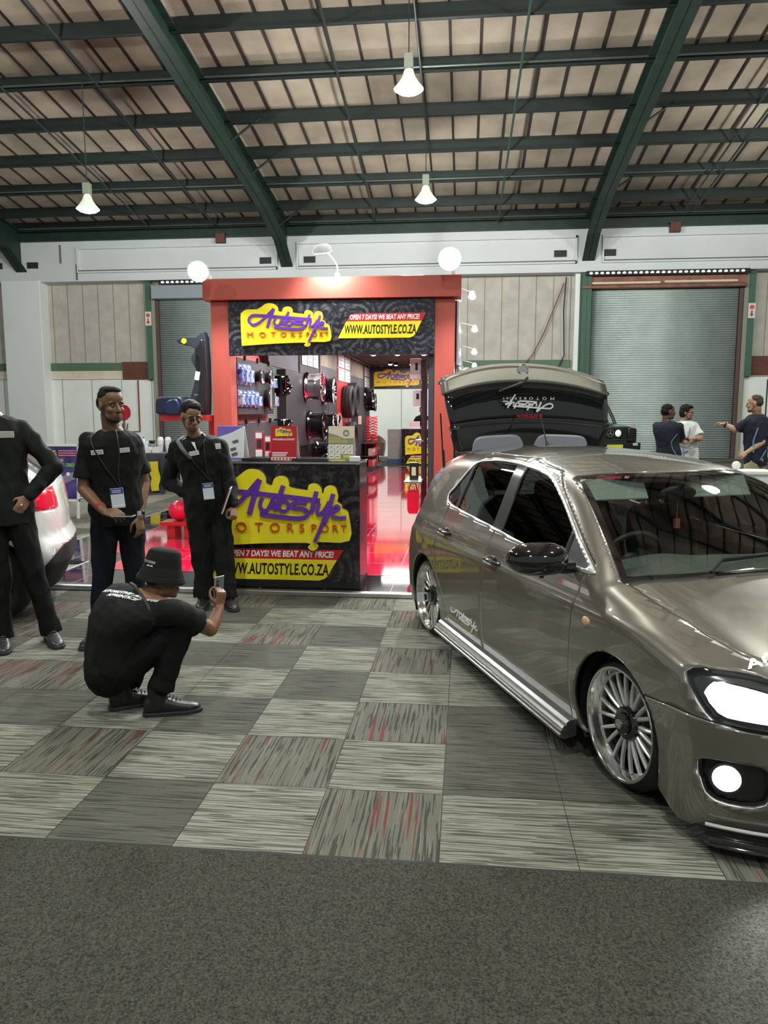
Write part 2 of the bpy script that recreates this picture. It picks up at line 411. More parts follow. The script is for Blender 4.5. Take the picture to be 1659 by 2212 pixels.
# hanging cables / sprinkler pipes running down the slope
def slope_line(x0_, ya, x1_, yb, drop, r, nm, m, lab):
    mb = MB(); mb.tube([(x0_,ya,beam_z(ya)+drop),(x1_,yb,beam_z(yb)+drop)], r, 6); return tag(mb.build(nm, m), lab, 'cable')
pm = mat('black_cable', (.02,.03,.03), .5)
slope_line(-8.9,13.5,-8.9,27.4,.52,.03,'roof_cable',pm,'dark cable running down the roof slope at the left, left of the middle rafter')
slope_line(-11.3,14.5,-11.3,27.4,.52,.03,'roof_cable',pm,'leftmost dark cable running down the roof slope')
slope_line(-3.0,14,-3.2,27.4,.52,.03,'roof_cable',pm,'dark cable on the roof slope just right of the middle rafter')
slope_line(1.2,14,1.0,27.4,.45,.03,'roof_cable',mat('green_cable',(.02,.06,.04),.5),'green pipe down the roof slope left of the right rafter')
slope_line(7.0,16,7.0,27.0,.50,.03,'roof_cable',pm,'twin dark cable right of the right rafter, left one')
slope_line(7.35,16,7.3,27.0,.50,.03,'roof_cable',pm,'twin dark cable right of the right rafter, right one')
slope_line(-1.12,9,-1.12,21.5,.35,.025,'roof_cable',pm,'dark cable feeding the two high bay lamps in the middle')

# roller shutters
slat = mat('galvanised_slat', (.52,.59,.58), .42, .35, vary=.1, vscale=1.5)
def roller(name, x0, x1, ztop, zbot=.0):
    mb = MB(); p = .078; prof = []
    z = zbot
    while z < ztop-.01:
        for k in range(5):
            a = k/5; prof.append((WY-.06-.022*math.sin(PI*a)**.8 if k else WY-.045, z+a*p))
        z += p
    vs = [(x, yy, zz) for (yy, zz) in prof for x in (x0, x1)]
    fs = [(2*k, 2*k+1, 2*k+3, 2*k+2) for k in range(len(prof)-1)]
    mb.add(vs, fs); o = mb.build(name, slat, smooth=True, solid=.012); tag(o, kind='structure'); return o
door1 = roller('door_1', -11.35, -6.65, 5.75); door2 = roller('door_2', 4.10, 9.22, 5.86)
gm = mat('door_guide', (.10,.055,.055), .6)
def guides(d, x0, x1, zt, top_m, ztop):
    for x in (x0, x1):
        mb = MB(); mb.bx(x-.06,x+.06,WY-.13,WY+.0,0,zt); o = mb.build('door_guide', gm, d)
    mb = MB(); mb.bx(x0-.1,x1+.1,WY-.40,WY-.05,zt,ztop); mb.build('shutter_box', top_m, d, bevel=.02)
guides(door1, -11.42, -6.58, 5.74, mat('shutter_housing', (.30,.34,.38), .5), 6.22)
guides(door2, 4.03, 9.30, 5.85, mat('rusty_housing', (.22,.10,.07), .6, vary=.3), 5.95)
# red-oxide lintel with the timber strips above door 2 and daylight through the corrugations
mb = MB(); mb.bx(4.0,9.4,WY-.25,WY-.05,5.98,6.28); tag(mb.build('trim_11', mat('lintel_red', (.25,.10,.075), .6, vary=.3)), kind='structure')
mb = MB(); mb.bx(4.15,6.55,WY-.30,WY-.25,6.00,6.07); mb.bx(6.7,9.1,WY-.30,WY-.25,6.02,6.09); tag(mb.build('trim_12', mat('bare_timber', (.75,.60,.42), .7)), kind='structure')
day = mat('daylight_gap', (1,1,1), .5, emit=(1,.97,.92), es=5.5)
for x0, n, z in ((4.15,28,6.335),(-11.1,9,6.30)):
    mb = MB()
    for k in range(n):
        x = x0+k*.185
        mb.prism([(x+.055+.055*math.cos(a), z+.045*math.sin(a)*(1 if math.sin(a)>0 else .35)) for a in [2*PI*q/10 for q in range(10)]], -.01, .01, Matrix.Translation((0,WY-.44,0)) @ Matrix.Rotation(PI/2,4,'X'))
    tag(mb.build('trim_13', day), kind='structure')
    mb = MB(); mb.bx(x0-.1,x0+n*.185+.1,WY-.435,WY-.40,z-.07,z+.09); tag(mb.build('trim_14', mat('gap_dark', (.015,.015,.015), .8)), kind='structure')
# green door posts
for x in (-11.72, 3.98, 9.62):
    mb = MB(); mb.bx(x-.10,x+.10,WY-.22,WY+.05,2.85,6.38); tag(mb.build('trim_15', mat('green_post', (.05,.13,.085), .5)), kind='structure')
for x in (-11.58, 9.45):
    mb = MB(); mb.bx(x-.07,x+.09,WY-.16,WY+.05,0,6.3); tag(mb.build('trim_16', mat('grey_post', (.28,.27,.22), .6)), kind='structure')
# fire signs
for x, lab in ((-11.72,'white and red fire hose sign on the green post beside the left roller door'), (9.62,'white and red fire hose sign on the green post beside the right roller door')):
    t = thing('fire_sign', lab, 'sign', (x,WY-.24,5.05))
    mb = MB(); mb.box((0,0,0),(.23,.02,.50)); mb.build('sign_board', mat('sign_white', (.75,.68,.62), .5), t)
    mb = MB(); mb.lathe([(0,.0),(.075,.0),(.075,.012),(0,.012)], Matrix.Translation((0,-.01,.12)) @ Matrix.Rotation(PI/2,4,'X'), 18); mb.build('hose_symbol', mat('sign_red', (.62,.10,.06), .5), t)
    mb = MB(); mb.prism([(0,-.2),(.07,-.11),(.025,-.11),(.025,.0),(-.025,.0),(-.025,-.11),(-.07,-.11)], .0, .012, Matrix.Translation((0,-.01,0)) @ Matrix.Rotation(PI/2,4,'X')); mb.build('arrow', mat('sign_darkred', (.35,.05,.04), .5), t)
# fire hose reel with pipes on the white wall
t = thing('fire_hose_reel', 'red fire hose reel mounted on the white wall left of the roller door', 'hose reel', (-12.92,WY-.02,1.62))
RX = Matrix.Rotation(PI/2,4,'X')
mb = MB(); mb.lathe([(0,.02),(.27,.02),(.29,.05),(.27,.08),(.22,.07),(.1,.09),(0,.09)], RX, 32); mb.build('reel_disc', mat('hose_red', (.45,.012,.03), .35, coat=.5), t, smooth=True)
mb = MB(); mb.tube([( .1*math.cos(a)+.05, -.05, -.42+.28*math.sin(a)) for a in [i*PI/8 for i in range(8,17)]], .018, 6); mb.build('hose', mat('hose_black', (.03,.03,.03), .6), t)
mb = MB(); mb.tube([(.62,-.03,1.2),(.62,-.03,-.72),(.02,-.03,-.72),(.02,-.03,-.25)], .028, 8); mb.build('water_pipe', mat('pipe_maroon', (.20,.03,.03), .5), t)
# high bay lamps that hang in view (the same fitting everywhere)
def high_bay(p, lab):
    t = thing('high_bay_lamp', lab, 'lamp', p, group='high bay lamps under the roof')
    mb = MB(); mb.lathe([(.05,.34),(.09,.30),(.12,.20),(.20,.08),(.27,.0),(.275,-.02),(.262,-.02),(.25,.01),(.11,.18),(.0,.2)], n=28)
    mb.build('reflector', mat('lamp_reflector', (.75,.78,.72), .25, .3, emit=(.85,1,.75), es=.45), t, smooth=True)
    mb = MB(); mb.lathe([(0,-.015),(.252,-.015),(.252,-.03),(.2,-.07),(.1,-.10),(0,-.105)], n=24); mb.build('lamp_lens', mat('lamp_glow', (1,1,1), .3, emit=(.93,1,.86), es=14), t, smooth=True)
    mb = MB(); mb.box((0,0,.46),(.17,.17,.26)); mb.build('ballast_box', mat('ballast', (.28,.30,.24), .5), t, bevel=.01)
    z = beam_z(p[1])+(.53 if min(abs(p[1]-q_) for q_ in PY) < .12 or abs(p[0]) < 2 else .66)-p[2]
    mb = MB(); mb.tube([(0,0,.58),(0,0,z)], .012, 6); mb.build('suspension_rod', pm, t)
    return t
for p, lab in zip(HALL_LAMPS, ['lit high bay lamp nearest the top of the picture, hanging in the middle', 'lit high bay lamp hanging lower in the middle, above the right corner of the stand', 'lit high bay lamp hanging at the left under the purlins']):
    high_bay(p, lab)
for k, p in enumerate(HALL_LAMPS[3:]): high_bay(p, 'lit high bay lamp hanging over the aisle behind the photographer')
# cable hanging on the back wall
mb = MB(); mb.tube([(3.35,WY-.06,6.1),(2.7,WY-.06,4.4),(2.3,WY-.06,3.6),(1.6,WY-.06,2.9)], .025, 6); tag(mb.build('wall_cable', mat('red_cable', (.22,.10,.09), .5)), 'reddish cable drooping diagonally across the beige wall beside the stand', 'cable')
mb = MB(); mb.tube([(3.42,WY-.06,6.3),(3.36,WY-.06,5.2),(3.42,WY-.06,3.6),(3.0,WY-.06,2.7)], .025, 6); tag(mb.build('wall_cable', pm), 'black cable hanging beside the white post right of the stand', 'cable')

mb = MB(); mb.bx(10.35,10.39,WY-.02,WY+.01,.02,2.75); mb.bx(10.35,13,WY-.02,WY+.01,2.71,2.75); mb.bx(10.35,13,WY-.02,WY+.01,1.10,1.13); tag(mb.build('trim_19', mat('door_outline', (.03,.03,.03), .6)), kind='structure')
# ============================================================ lettering and rims shared by several things
yel = mat('sign_yellow', (.90,.76,.02), .4); pur = pur; purp = mat('logo_purple', (.13,.035,.40), .4); org = mat('logo_orange', (.62,.09,.02), .4)
sidem = mat('logo_edge_grey', (.16,.12,.12), .5)
redp = mat('sign_strip_red', (.55,.015,.02), .4); wht = mat('letter_white', (.85,.85,.85), .4); blk = mat('letter_black', (.008,.008,.008), .4)
def ribbon(mb, pts, w, z0, z1, M, taper=None):
    rings = []; n = len(pts)
    for i in range(n):
        a = pts[max(i-1,0)]; b = pts[min(i+1,n-1)]; dx, dy = b[0]-a[0], b[1]-a[1]; L = math.hypot(dx,dy) or 1
        ww = (w if taper is None else w*(taper[0]+(taper[1]-taper[0])*i/(n-1)))/2; nx, ny = -dy/L*ww, dx/L*ww; p = pts[i]; zt = z0+(z1-z0)*(1+.25*i/n)
        rings.append([M @ Vector(q) for q in ((p[0]+nx,p[1]+ny,z0),(p[0]-nx,p[1]-ny,z0),(p[0]-nx,p[1]-ny,zt),(p[0]+nx,p[1]+ny,zt))])
    mb.loft(rings)
LOGO_OUT = [(75,930),(69,600),(84,545),(125,515),(195,512),(232,512),(262,495),(318,452),(352,444),(395,450),(425,472),(440,500),(443,532),(470,545),(478,540),(490,505),(515,488),(545,486),(572,500),(583,530),(590,555),(690,572),(695,560),(705,538),(728,530),(755,535),(778,558),(782,585),(790,590),(797,560),(815,545),(840,542),(865,555),(875,585),(880,612),(875,640),(900,660),(903,682),(930,695),(944,728),(946,882),(758,893),(757,915),(748,935),(728,948),(705,943),(690,925),(688,900),(400,908)]
LOGO_ST = [([(770,635),(620,618),(470,603),(330,588),(210,580),(175,592),(152,625),(158,665),(195,690),(250,668),(310,615),(360,555),(402,508)], 26, None),
  ([(402,508),(385,560),(358,645),(335,725)], 30, None),
  ([(418,622),(405,650),(405,680),(422,700),(448,695),(470,660),(485,620),(482,640),(478,690)], 22, None),
  ([(548,545),(528,600),(508,660),(496,700)], 26, None),
  ([(548,640),(572,650),(580,672),(566,698),(542,702),(524,690),(522,664),(534,646),(548,640)], 20, None),
  ([(690,652),(650,645),(610,652),(596,668),(612,682),(660,685),(690,700),(694,722),(672,740),(620,745),(520,737),(402,722)], 24, None),
  ([(750,578),(735,635),(716,712)], 24, None),
  ([(765,650),(752,700),(768,718),(800,690),(828,640)], 22, None), ([(832,640),(800,735),(765,825),(736,890)], 26, (1,.7)),
  ([(852,592),(835,650),(815,720),(798,772)], 24, None),
  ([(845,700),(878,688),(886,674),(870,665),(850,682),(840,708),(850,730),(880,738),(928,736)], 18, None)]
LOGO_TX = [('M',160,66),('O',283,64),('T',392,62),('O',492,60),('R',585,57),('S',658,54),('P',730,52),('O',797,50),('R',860,48),('T',912,46)]
def logo(parent, M, sx, sy, depth, name='logo_plate', flat=False, script=None, letters=None, plate=None):
    """yellow cut-out board with the purple script and orange capitals; sx, sy in metres per drawing unit"""
    cx, cy = 507, 696
    q = lambda p: ((p[0]-cx)*sx, (cy-p[1])*sy)
    pl = None
    if not flat:
        mb = MB(); out = catmull([q(p) for p in LOGO_OUT], 3, closed=False)
        mb.prism(out, 0, depth, M); mb.m[-len(out)-1] = 0
        k = len(mb.f); mb.m = [1]*k; mb.m[0] = mb.m[1] = 0
        pl = mb.build(name, [plate or yel, sidem], parent)
    par = pl or parent; zb = depth if not flat else 0; e = max(.0015, depth*.35) if not flat else .0015
    mb = MB()
    for i_, (pts, w_, tp) in enumerate(LOGO_ST): ribbon(mb, catmull([q(p) for p in pts], 4), w_*(sx+sy)/2, zb, zb+e*(1+.07*i_), M, tp)
    mb.build('logo_script', script or purp, par)
    mb = MB()
    for ch, x, h in LOGO_TX:
        p = q((x, 808)); c = bpy.data.curves.new('c', 'FONT'); c.body = ch; c.size = h*sy*1.35; c.align_x = 'CENTER'; c.align_y = 'CENTER'; c.extrude = e/2; c.offset = 0; c.resolution_u = 6
        t = link(bpy.data.objects.new('t', c)); bpy.context.view_layer.update()
        me = bpy.data.meshes.new_from_object(t.evaluated_get(bpy.context.evaluated_depsgraph_get()))
        mb.add([(v.co.x*(sx/sy)+p[0], v.co.y+p[1], v.co.z+zb+e/2) for v in me.vertices], [tuple(f.vertices) for f in me.polygons], M)
        bpy.data.objects.remove(t); bpy.data.curves.remove(c); bpy.data.meshes.remove(me)
    mb.build('logo_letters', letters or org, par)
    return pl
def url_plate(parent, M, W_, H_, depth=.004):
    """red and yellow slanted web address plate, centred on M"""
    def sl(x, y): return (x*W_, y*H_)
    r = [(-.40,.18),(-.375,.35),(-.34,.46),(-.30,.5),(.5,.5),(.455,.18)]
    y_ = [(-.5,-.5),(-.405,.175),(.453,.175),(.415,-.1),(.385,-.34),(.36,-.44),(.32,-.5)]
    mb = MB(); mb.prism([sl(*p) for p in y_], 0, depth, M); o = mb.build('address_plate', yel, parent)
    mb = MB(); mb.prism([sl(*p) for p in r], 0, depth, M); mb.build('slogan_strip', redp, o)
    text_obj('slogan_letters', 'OPEN 7 DAYS! WE BEAT ANY PRICE!', H_*.27, wht, o, M @ Matrix.Translation((.03*W_,.335*H_,depth+.001)), .0008, .15, sx=(W_*.76)/(H_*.27*15.6), bold=H_*.008)
    text_obj('address_letters', 'WWW.AUTOSTYLE.CO.ZA', H_*.50, blk, o, M @ Matrix.Translation((-.02*W_,-.17*H_,depth+.001)), .0008, .12, sx=(W_*.80)/(H_*.50*12.4), bold=H_*.013, spacing=1.06)
    return o
def engine_mat(name, lo, hi, scale, rough=.25):
    m = bpy.data.materials.new(name); m.use_nodes = True; N = m.node_tree.nodes; L = m.node_tree.links; b = N['Principled BSDF']; b.inputs['Roughness'].default_value = rough
    tc = N.new('ShaderNodeTexCoord'); v = N.new('ShaderNodeTexVoronoi'); v.inputs['Scale'].default_value = scale; L.new(tc.outputs['Object'], v.inputs['Vector'])
    mu = N.new('ShaderNodeMath'); mu.operation = 'MULTIPLY'; mu.inputs[1].default_value = 30; L.new(v.outputs['Distance'], mu.inputs[0])
    sn = N.new('ShaderNodeMath'); sn.operation = 'SINE'; L.new(mu.outputs[0], sn.inputs[0])
    w_ = N.new('ShaderNodeTexNoise'); w_.inputs['Scale'].default_value = scale*3.5; w_.inputs['Detail'].default_value = 5; w_.inputs['Distortion'].default_value = 2.5; L.new(tc.outputs['Object'], w_.inputs['Vector'])
    w2_ = N.new('ShaderNodeTexNoise'); w2_.inputs['Scale'].default_value = scale*1.3; w2_.inputs['Detail'].default_value = 2; L.new(tc.outputs['Object'], w2_.inputs['Vector'])
    mk = N.new('ShaderNodeMapRange'); mk.inputs['From Min'].default_value = .42; mk.inputs['From Max'].default_value = .62; L.new(w2_.outputs['Fac'], mk.inputs['Value'])
    a1 = N.new('ShaderNodeMath'); a1.operation = 'MULTIPLY'; L.new(sn.outputs[0], a1.inputs[0]); L.new(mk.outputs[0], a1.inputs[1])
    a2 = N.new('ShaderNodeMath'); a2.operation = 'MULTIPLY'; a2.inputs[1].default_value = .25; L.new(a1.outputs[0], a2.inputs[0])
    ad = N.new('ShaderNodeMath'); ad.operation = 'ADD'; L.new(a2.outputs[0], ad.inputs[0]); L.new(w_.outputs['Fac'], ad.inputs[1])
    cr = N.new('ShaderNodeValToRGB'); L.new(ad.outputs[0], cr.inputs[0]); cr.color_ramp.elements[0].position = .46; cr.color_ramp.elements[0].color = lo+(1,); cr.color_ramp.elements[1].position = .74; cr.color_ramp.elements[1].color = hi+(1,)
    L.new(cr.outputs[0], b.inputs['Base Color']); return m
eng = engine_mat('banner_engine_print', (.012,.013,.018), (.075,.08,.09), 3.2)
eng2 = engine_mat('counter_engine_print', (.012,.010,.012), (.055,.048,.05), 2.6, .18)

chrome = mat('polished_alloy', (.82,.82,.80), .12, 1.); silver = mat('silver_alloy', (.78,.78,.75), .30, .55); glossblk = mat('gloss_black', (.008,.008,.009), .08, coat=1); rubber = mat('tyre_rubber', (.012,.012,.013), .65, bump=.1, bscale=120)
def rim_parts(parent, R, wd, M, style='mesh', lipm=None, spm=None, capm=None, n=None, name_rim='rim'):
    """wheel: local +Z points out of the face, z=0 at the outer lip"""
    lipm = lipm or chrome; spm = spm or silver
    mb = MB(); mb.lathe([(R*.93,-wd),(R,-wd+.004),(R*.98,-wd+.02),(R*.88,-wd+.05),(R*.86,-wd*.5),(R*.90,-.05),(R*.985,-.014),(R,-.004),(R*.995,.0),(R*.955,-.001),(R*.945,-.006),(R*.93,-.03),(R*.90,-.052),(R*.86,-.056),(R*.84,-wd*.5),(R*.86,-wd+.055),(R*.93,-wd)], M, 56)
    rim = mb.build(name_rim, lipm, parent, smooth=True, angle=35)
    mb = MB(); zf = -.052
    def spoke(a0, r0, a1, r1, w0, w1, z0, z1, t=.016):
        p0 = Vector((r0*math.cos(a0), r0*math.sin(a0), z0)); p1 = Vector((r1*math.cos(a1), r1*math.sin(a1), z1)); d = (p1-p0); s_ = Vector((-d.y,d.x,0)).normalized()
        rings = []
        for k in range(5):
            u = k/4; c = p0.lerp(p1,u); c.z += .005*math.sin(PI*u); ww = (w0+(w1-w0)*u)/2
            rings.append([M @ (c+s_*ww-Vector((0,0,t))), M @ (c-s_*ww-Vector((0,0,t))), M @ (c-s_*ww*.9-Vector((0,0,.005))), M @ (c-s_*ww*.35), M @ (c+s_*ww*.35), M @ (c+s_*ww*.9-Vector((0,0,.005)))])
        mb.loft(rings)
    if style == 'mesh':
        n = n or 10
        for k in range(n):
            a = 2*PI*k/n; da = 2*PI/n*.25
            spoke(a-.085, R*.27, a-da, R*.885, R*.082, R*.060, zf+.002, zf+.004); spoke(a+.085, R*.27, a+da, R*.885, R*.082, R*.060, zf+.002, zf+.004)
    else:
        n = n or 5
        for k in range(n):
            a = 2*PI*k/n; spoke(a-.10, R*.20, a-.13, R*.93, R*.13, R*.09, -.04, -.012, .03); spoke(a+.10, R*.20, a+.13, R*.93, R*.13, R*.09, -.04, -.012, .03)
    mb.build('spokes', spm, rim, smooth=True, angle=30)
    mb = MB(); mb.lathe([(0,-.07),(R*.31,-.07),(R*.315,-.05),(R*.29,-.038),(R*.25,-.034),(0,-.034)], M, 32); mb.build('hub', capm or spm, rim, smooth=True, angle=30)
    mb = MB(); mb.lathe([(0,-.036),(R*.20,-.036),(R*.20,-.022),(R*.185,-.016),(0,-.012)], M, 28); mb.build('centre_cap', glossblk, rim, smooth=True, angle=30)
    mb = MB(); mb.lathe([(0,-.014),(R*.085,-.014),(R*.085,-.004),(R*.06,-.003),(0,-.006)], M, 20); mb.build('cap_badge', chrome, rim, smooth=True)
    return rim
# ============================================================ THE STAND
sred = mat('stand_red', (.42,.080,.055), .5, coat=.2)
sredin = mat('stand_red_inner', (.50,.03,.03), .4)
sgrey = mat('stand_charcoal', (.034,.034,.042), .6)
alu = mat('aluminium_edge', (.6,.6,.6), .3, .9)
blkfl = mat('platform_black_gloss', (.012,.012,.014), .05, coat=1)
redfl = mat('platform_red_gloss', (.70,.012,.06), .06, coat=1); redfl.node_tree.nodes['Principled BSDF'].inputs['Coat IOR'].default_value = 1.9
# platform with black border tiles, red centre
mb = MB()
X0p, X1p, Y0p, Y1p = -4.84, .45, 6.60, 22.4
mb.prism([(-4.0,Y0p+.02),(X1p,Y0p+.02),(X1p,Y1p),(X0p,Y1p),(X0p,7.7),(-4.0,7.7)],.001,.036); tag(mb.build('floor', blkfl), kind='structure')
mb = MB(); mb.prism([(-3.7,7.32),(-.02,7.32),(-.02,21.8),(-4.25,21.8),(-4.25,8.2),(-3.7,8.2)],.0362,.0385); tag(mb.build('floor', redfl), kind='structure')
mb = MB()
x = -4.25
while x < 0: mb.bx(x-.002,x+.002,Y0p+.03 if x>-3.9 else 7.75,Y1p,.0375,.0392); x += .60
y = 7.32
while y < 22: mb.bx(X0p if y>7.7 else -3.95,X1p,y-.002,y+.002,.0375,.0392); y += .60
tag(mb.build('trim_17', mat('tile_joint', (.42,.25,.27), .4)), kind='structure')
mb = MB(); mb.bx(-4.03,X1p+.03,Y0p-.05,Y0p+.02,.0,.042); mb.bx(X0p-.03,X0p,7.7,Y1p,0,.042); mb.bx(-4.03,-4.0,Y0p+.02,7.7,0,.042); tag(mb.build('trim_18', alu, bevel=.006), kind='structure')

# portal frame of the stand
t = thing('stand_frame', 'tall red portal frame of the motorsport stand, with the sign banner and side display wall', 'exhibition stand', (-1.58,9.0,.038))
O = (-1.58,9.0,.038)
def B(name, x0,x1,y0,y1,z0,z1, m, parent=t, bevel=.004, off=O):
    mb = MB(); mb.bx(x0,x1,y0,y1,z0,z1); return mb.build(name, m, parent, off=off, bevel=bevel)
B('column_red', -3.02,-2.80, 9.0,9.25, .038,2.94, sred); B('column_red', -.37,-.14, 9.0,9.25, .038,2.94, sred)
B('top_beam', -3.09,-.07, 8.93,9.20, 2.93,3.17, sred)
B('beam_shadow_gap', -3.0,-.16, 9.0,9.18, 2.915,2.932, blk)
B('charcoal_post', -.44,-.37, 9.02,9.5, .038,2.94, sgrey)
B('rear_beam', -2.85,-.35, 10.6,10.7, 2.45,2.94, sredin)
bn = B('sign_banner', -2.80,-.37, 8.97,9.0, 2.29,2.915, eng)
M = Matrix.Translation((-O[0],-O[1],-O[2])) @ wallM(-2.11,8.965,2.635)
logo(bn, M, 1.06/876, .50/503, .03)
url_plate(bn, Matrix.Translation((-O[0],-O[1],-O[2])) @ wallM(-.98,8.967,2.62), 1.02, .28)
mb = MB()
for x, z in ((-2.77,2.31),(-.40,2.31),(-1.6,2.90),(-.40,2.37)): mb.ball((x-O[0],8.965-O[1],z-O[2]), .012, 8)
mb.build('banner_stud', chrome, bn, smooth=True)
# ceiling panel and left display wall
def SB(name, x0,x1,y0,y1,z0,z1, m, bevel=.004):
    mb = MB(); mb.bx(x0,x1,y0,y1,z0,z1); return tag(mb.build(name, m, bevel=bevel), kind='structure')
SB('ceiling', -2.8,-.2, 11.5,22.3, 2.952,3.0, sgrey); SB('ceiling', -2.8,-.4, 10.6,10.75, 2.45,2.92, sredin)
SB('wall_left', -2.83,-2.80, 10.8,12.75, 2.29,2.95, mat('header_grey', (.07,.07,.09), .6))
SB('wall_left', -2.83,-2.80, 12.9,14.6, 2.29,2.95, sgrey)
picm = mat('header_landscape', (.30,.26,.18), .6, vary=.4, vscale=3)
for y0, y1 in ((14.7,16.6),(18.65,21.0)):
    o = SB('wall_left', -2.83,-2.80, y0,y1, 2.29,2.95, mat('header_grey2', (.08,.08,.10), .6))
    mb = MB(); mb.bx(-2.80,-2.796,y0+.05,y1-.05,2.52,2.93); mb.build('landscape_print', picm, o)
SB('wall_left', -2.83,-2.80, 16.65,18.6, 2.29,2.95, sredin); SB('wall_left', -2.83,-2.80, 21.1,22.3, 2.29,2.95, sgrey)
SB('column', -2.95,-2.80, 11.85,12.80, .038,2.29, sgrey); SB('wall_left', -2.86,-2.81, 12.80,15.6, 1.05,2.29, sgrey); SB('column', -2.86,-2.80, 15.6,16.6, .038,2.29, sgrey)
SB('column', -2.95,-2.80, 16.65,18.60, .038,2.29, sredin); SB('column', -2.95,-2.80, 19.65,22.3, .038,2.29, sgrey)
SB('wall_left', -2.95,-2.84, 12.8,15.6, .038,1.25, blk)
SB('wall_left', -2.90,-2.878,11.05,11.86,2.12,2.20,sgrey); SB('wall_left', -2.90,-2.878,11.05,11.86,1.42,1.50,sgrey)
SB('wall_right', -.14,-.10, 9.35,22, 2.2,2.94, wht); SB('wall_right', -.20,-.12, 9.35,22, .038,2.94, sgrey)
pa = SB('wall_left', -2.84,-2.80, 9.28,11.05, 1.60,2.30, sgrey); SB('wall_left', -2.84,-2.80, 9.28,11.4, .9,1.50, mat('board_slate', (.06,.065,.075), .35))
SB('wall_left', -3.0,-2.9, 9.28,11.1, .6,2.94, sredin)
mb = MB()
for y in (9.6,10.2,10.8): mb.box((-2.79,y,2.31), (.03,.05,.06)); mb.box((-2.79,y,1.51), (.03,.05,.06))
mb.build('board_clip', blk, pa)
# price sheets
sheet = mat('white_sheet', (.80,.80,.82), .4); ink = mat('sheet_print', (.45,.43,.50), .5)
def sheets(ys, z0, z1, grp):
    for (y0, y1) in ys:
        mb = MB(); mb.bx(-2.787,-2.783,y0,y1,z0,z1); o = mb.build('price_sheet', sheet); tag(o, grp[0], 'sheet', grp[1])
        mb = MB()
        for k in range(3): mb.bx(-2.783,-2.7822,y0+.08,y1-.10-.05*k,z0+.06+k*.08,z0+.085+k*.08)
        mb.build('printed_lines', ink, o)
sheets([(13.0,13.42),(13.47,13.93),(13.98,14.42)], 2.44, 2.90, ('white price sheet in the row of three above the silver wheel','price sheets above the silver wheel'))
sheets([(16.75,17.60),(17.7,18.5)], 2.62, 2.90, ('white price sheet in the upper pair on the red header above the tyres','upper price sheets on the red header')); sheets([(16.75,17.60),(17.7,18.5)], 2.32, 2.59, ('white price sheet in the lower pair on the red header above the tyres','lower price sheets on the red header'))
sheets([(21.15,21.68),(21.74,22.24)], 2.62, 2.88, ('white price sheet in the upper pair on the last charcoal header','upper sheets on the last header')); sheets([(21.15,21.68),(21.74,22.24)], 2.32, 2.59, ('white price sheet in the lower pair on the last charcoal header','lower sheets on the last header'))
# rims on the wall, axis pointing into the stand
def shown_rim(loc, R, wd, lab, style, lipm, spm, n=None):
    r = thing('alloy_rim', lab, 'wheel rim', loc); M = Matrix.Translation((wd,0,0)) @ Matrix.Rotation(PI/2,4,'Y')
    rim_parts(r, R, wd, M, style, lipm, spm, n=n); return r
blkrim = mat('black_rim', (.015,.015,.018), .15, .6, coat=.6)
shown_rim((-2.79,13.4,2.07), .26, .29, 'polished silver alloy rim hanging highest on the display wall', 'five', chrome, chrome)
shown_rim((-2.79,15.1,2.05), .27, .20, 'gloss black alloy rim hanging right of the silver one', 'five', blkrim, silver, 7)
shown_rim((-2.79,13.6,1.40), .26, .28, 'black alloy rim with a shiny barrel, in the lower row behind the leaflet stands', 'five', blkrim, blkrim, 6)
shown_rim((-2.79,15.0,1.36), .27, .22, 'dark multi-spoke alloy rim in the lower row, right of the shiny black barrel', 'mesh', blkrim, silver, 8)
shown_rim((-2.79,15.9,1.34), .27, .18, 'dark grey alloy rim in the lower row, last before the red post', 'five', silver, blkrim, 8)
shown_rim((-2.79,14.3,.86), .26, .24, 'black alloy rim low on the display wall above the right leaflet tray', 'five', blkrim, silver, 9)
shown_rim((-2.79,21.3,2.02), .27, .22, 'black alloy rim at the far end of the display wall, upper one', 'mesh', blkrim, silver, 8)
shown_rim((-2.79,21.95,1.90), .26, .22, 'black alloy rim at the far end of the display wall, lower one', 'five', blkrim, silver, 6)
def tyre(loc, R, lab, name='tyre'):
    r = thing(name, lab, 'tyre', loc, group=None); M = Matrix.Rotation(PI/2,4,'Y')
    w2 = .115; mb = MB(); mb.lathe([(R*.66,-w2*.7),(R*.80,-w2*.98),(R*.95,-w2*.9),(R*.995,-w2*.72),(R,-.05),(R*.985,-.045),(R*.985,-.035),(R,-.03),(R,.03),(R*.985,.035),(R*.985,.045),(R,.05),(R*.995,w2*.72),(R*.95,w2*.9),(R*.80,w2*.98),(R*.66,w2*.7),(R*.63,0)], M, 48, closed=True)
    mb.build('rubber_ring', rubber, r, smooth=True, angle=50)
    mb = MB(); mb.lathe([(R+.001,-.028),(R+.002,-.02),(R+.002,.02),(R+.001,.028)], Matrix.Rotation(PI/2,4,'Y'), 48)
    fs = [f for k, f in enumerate(mb.f) if k % 48 in (6,7,8,9)]; mb.f = fs; mb.m = [0]*len(fs); mb.build('tread_sticker', sheet, r); return r
tyre((-2.682,17.5,1.86), .37, 'black tyre hanging on the red post, nearer of the two'); tyre((-2.682,18.35,1.92), .41, 'black tyre hanging behind the nearer one on the red post'); tyre((-2.682,18.0,1.02), .38, 'black tyre hanging low on the display wall behind the beige leaflet stand')
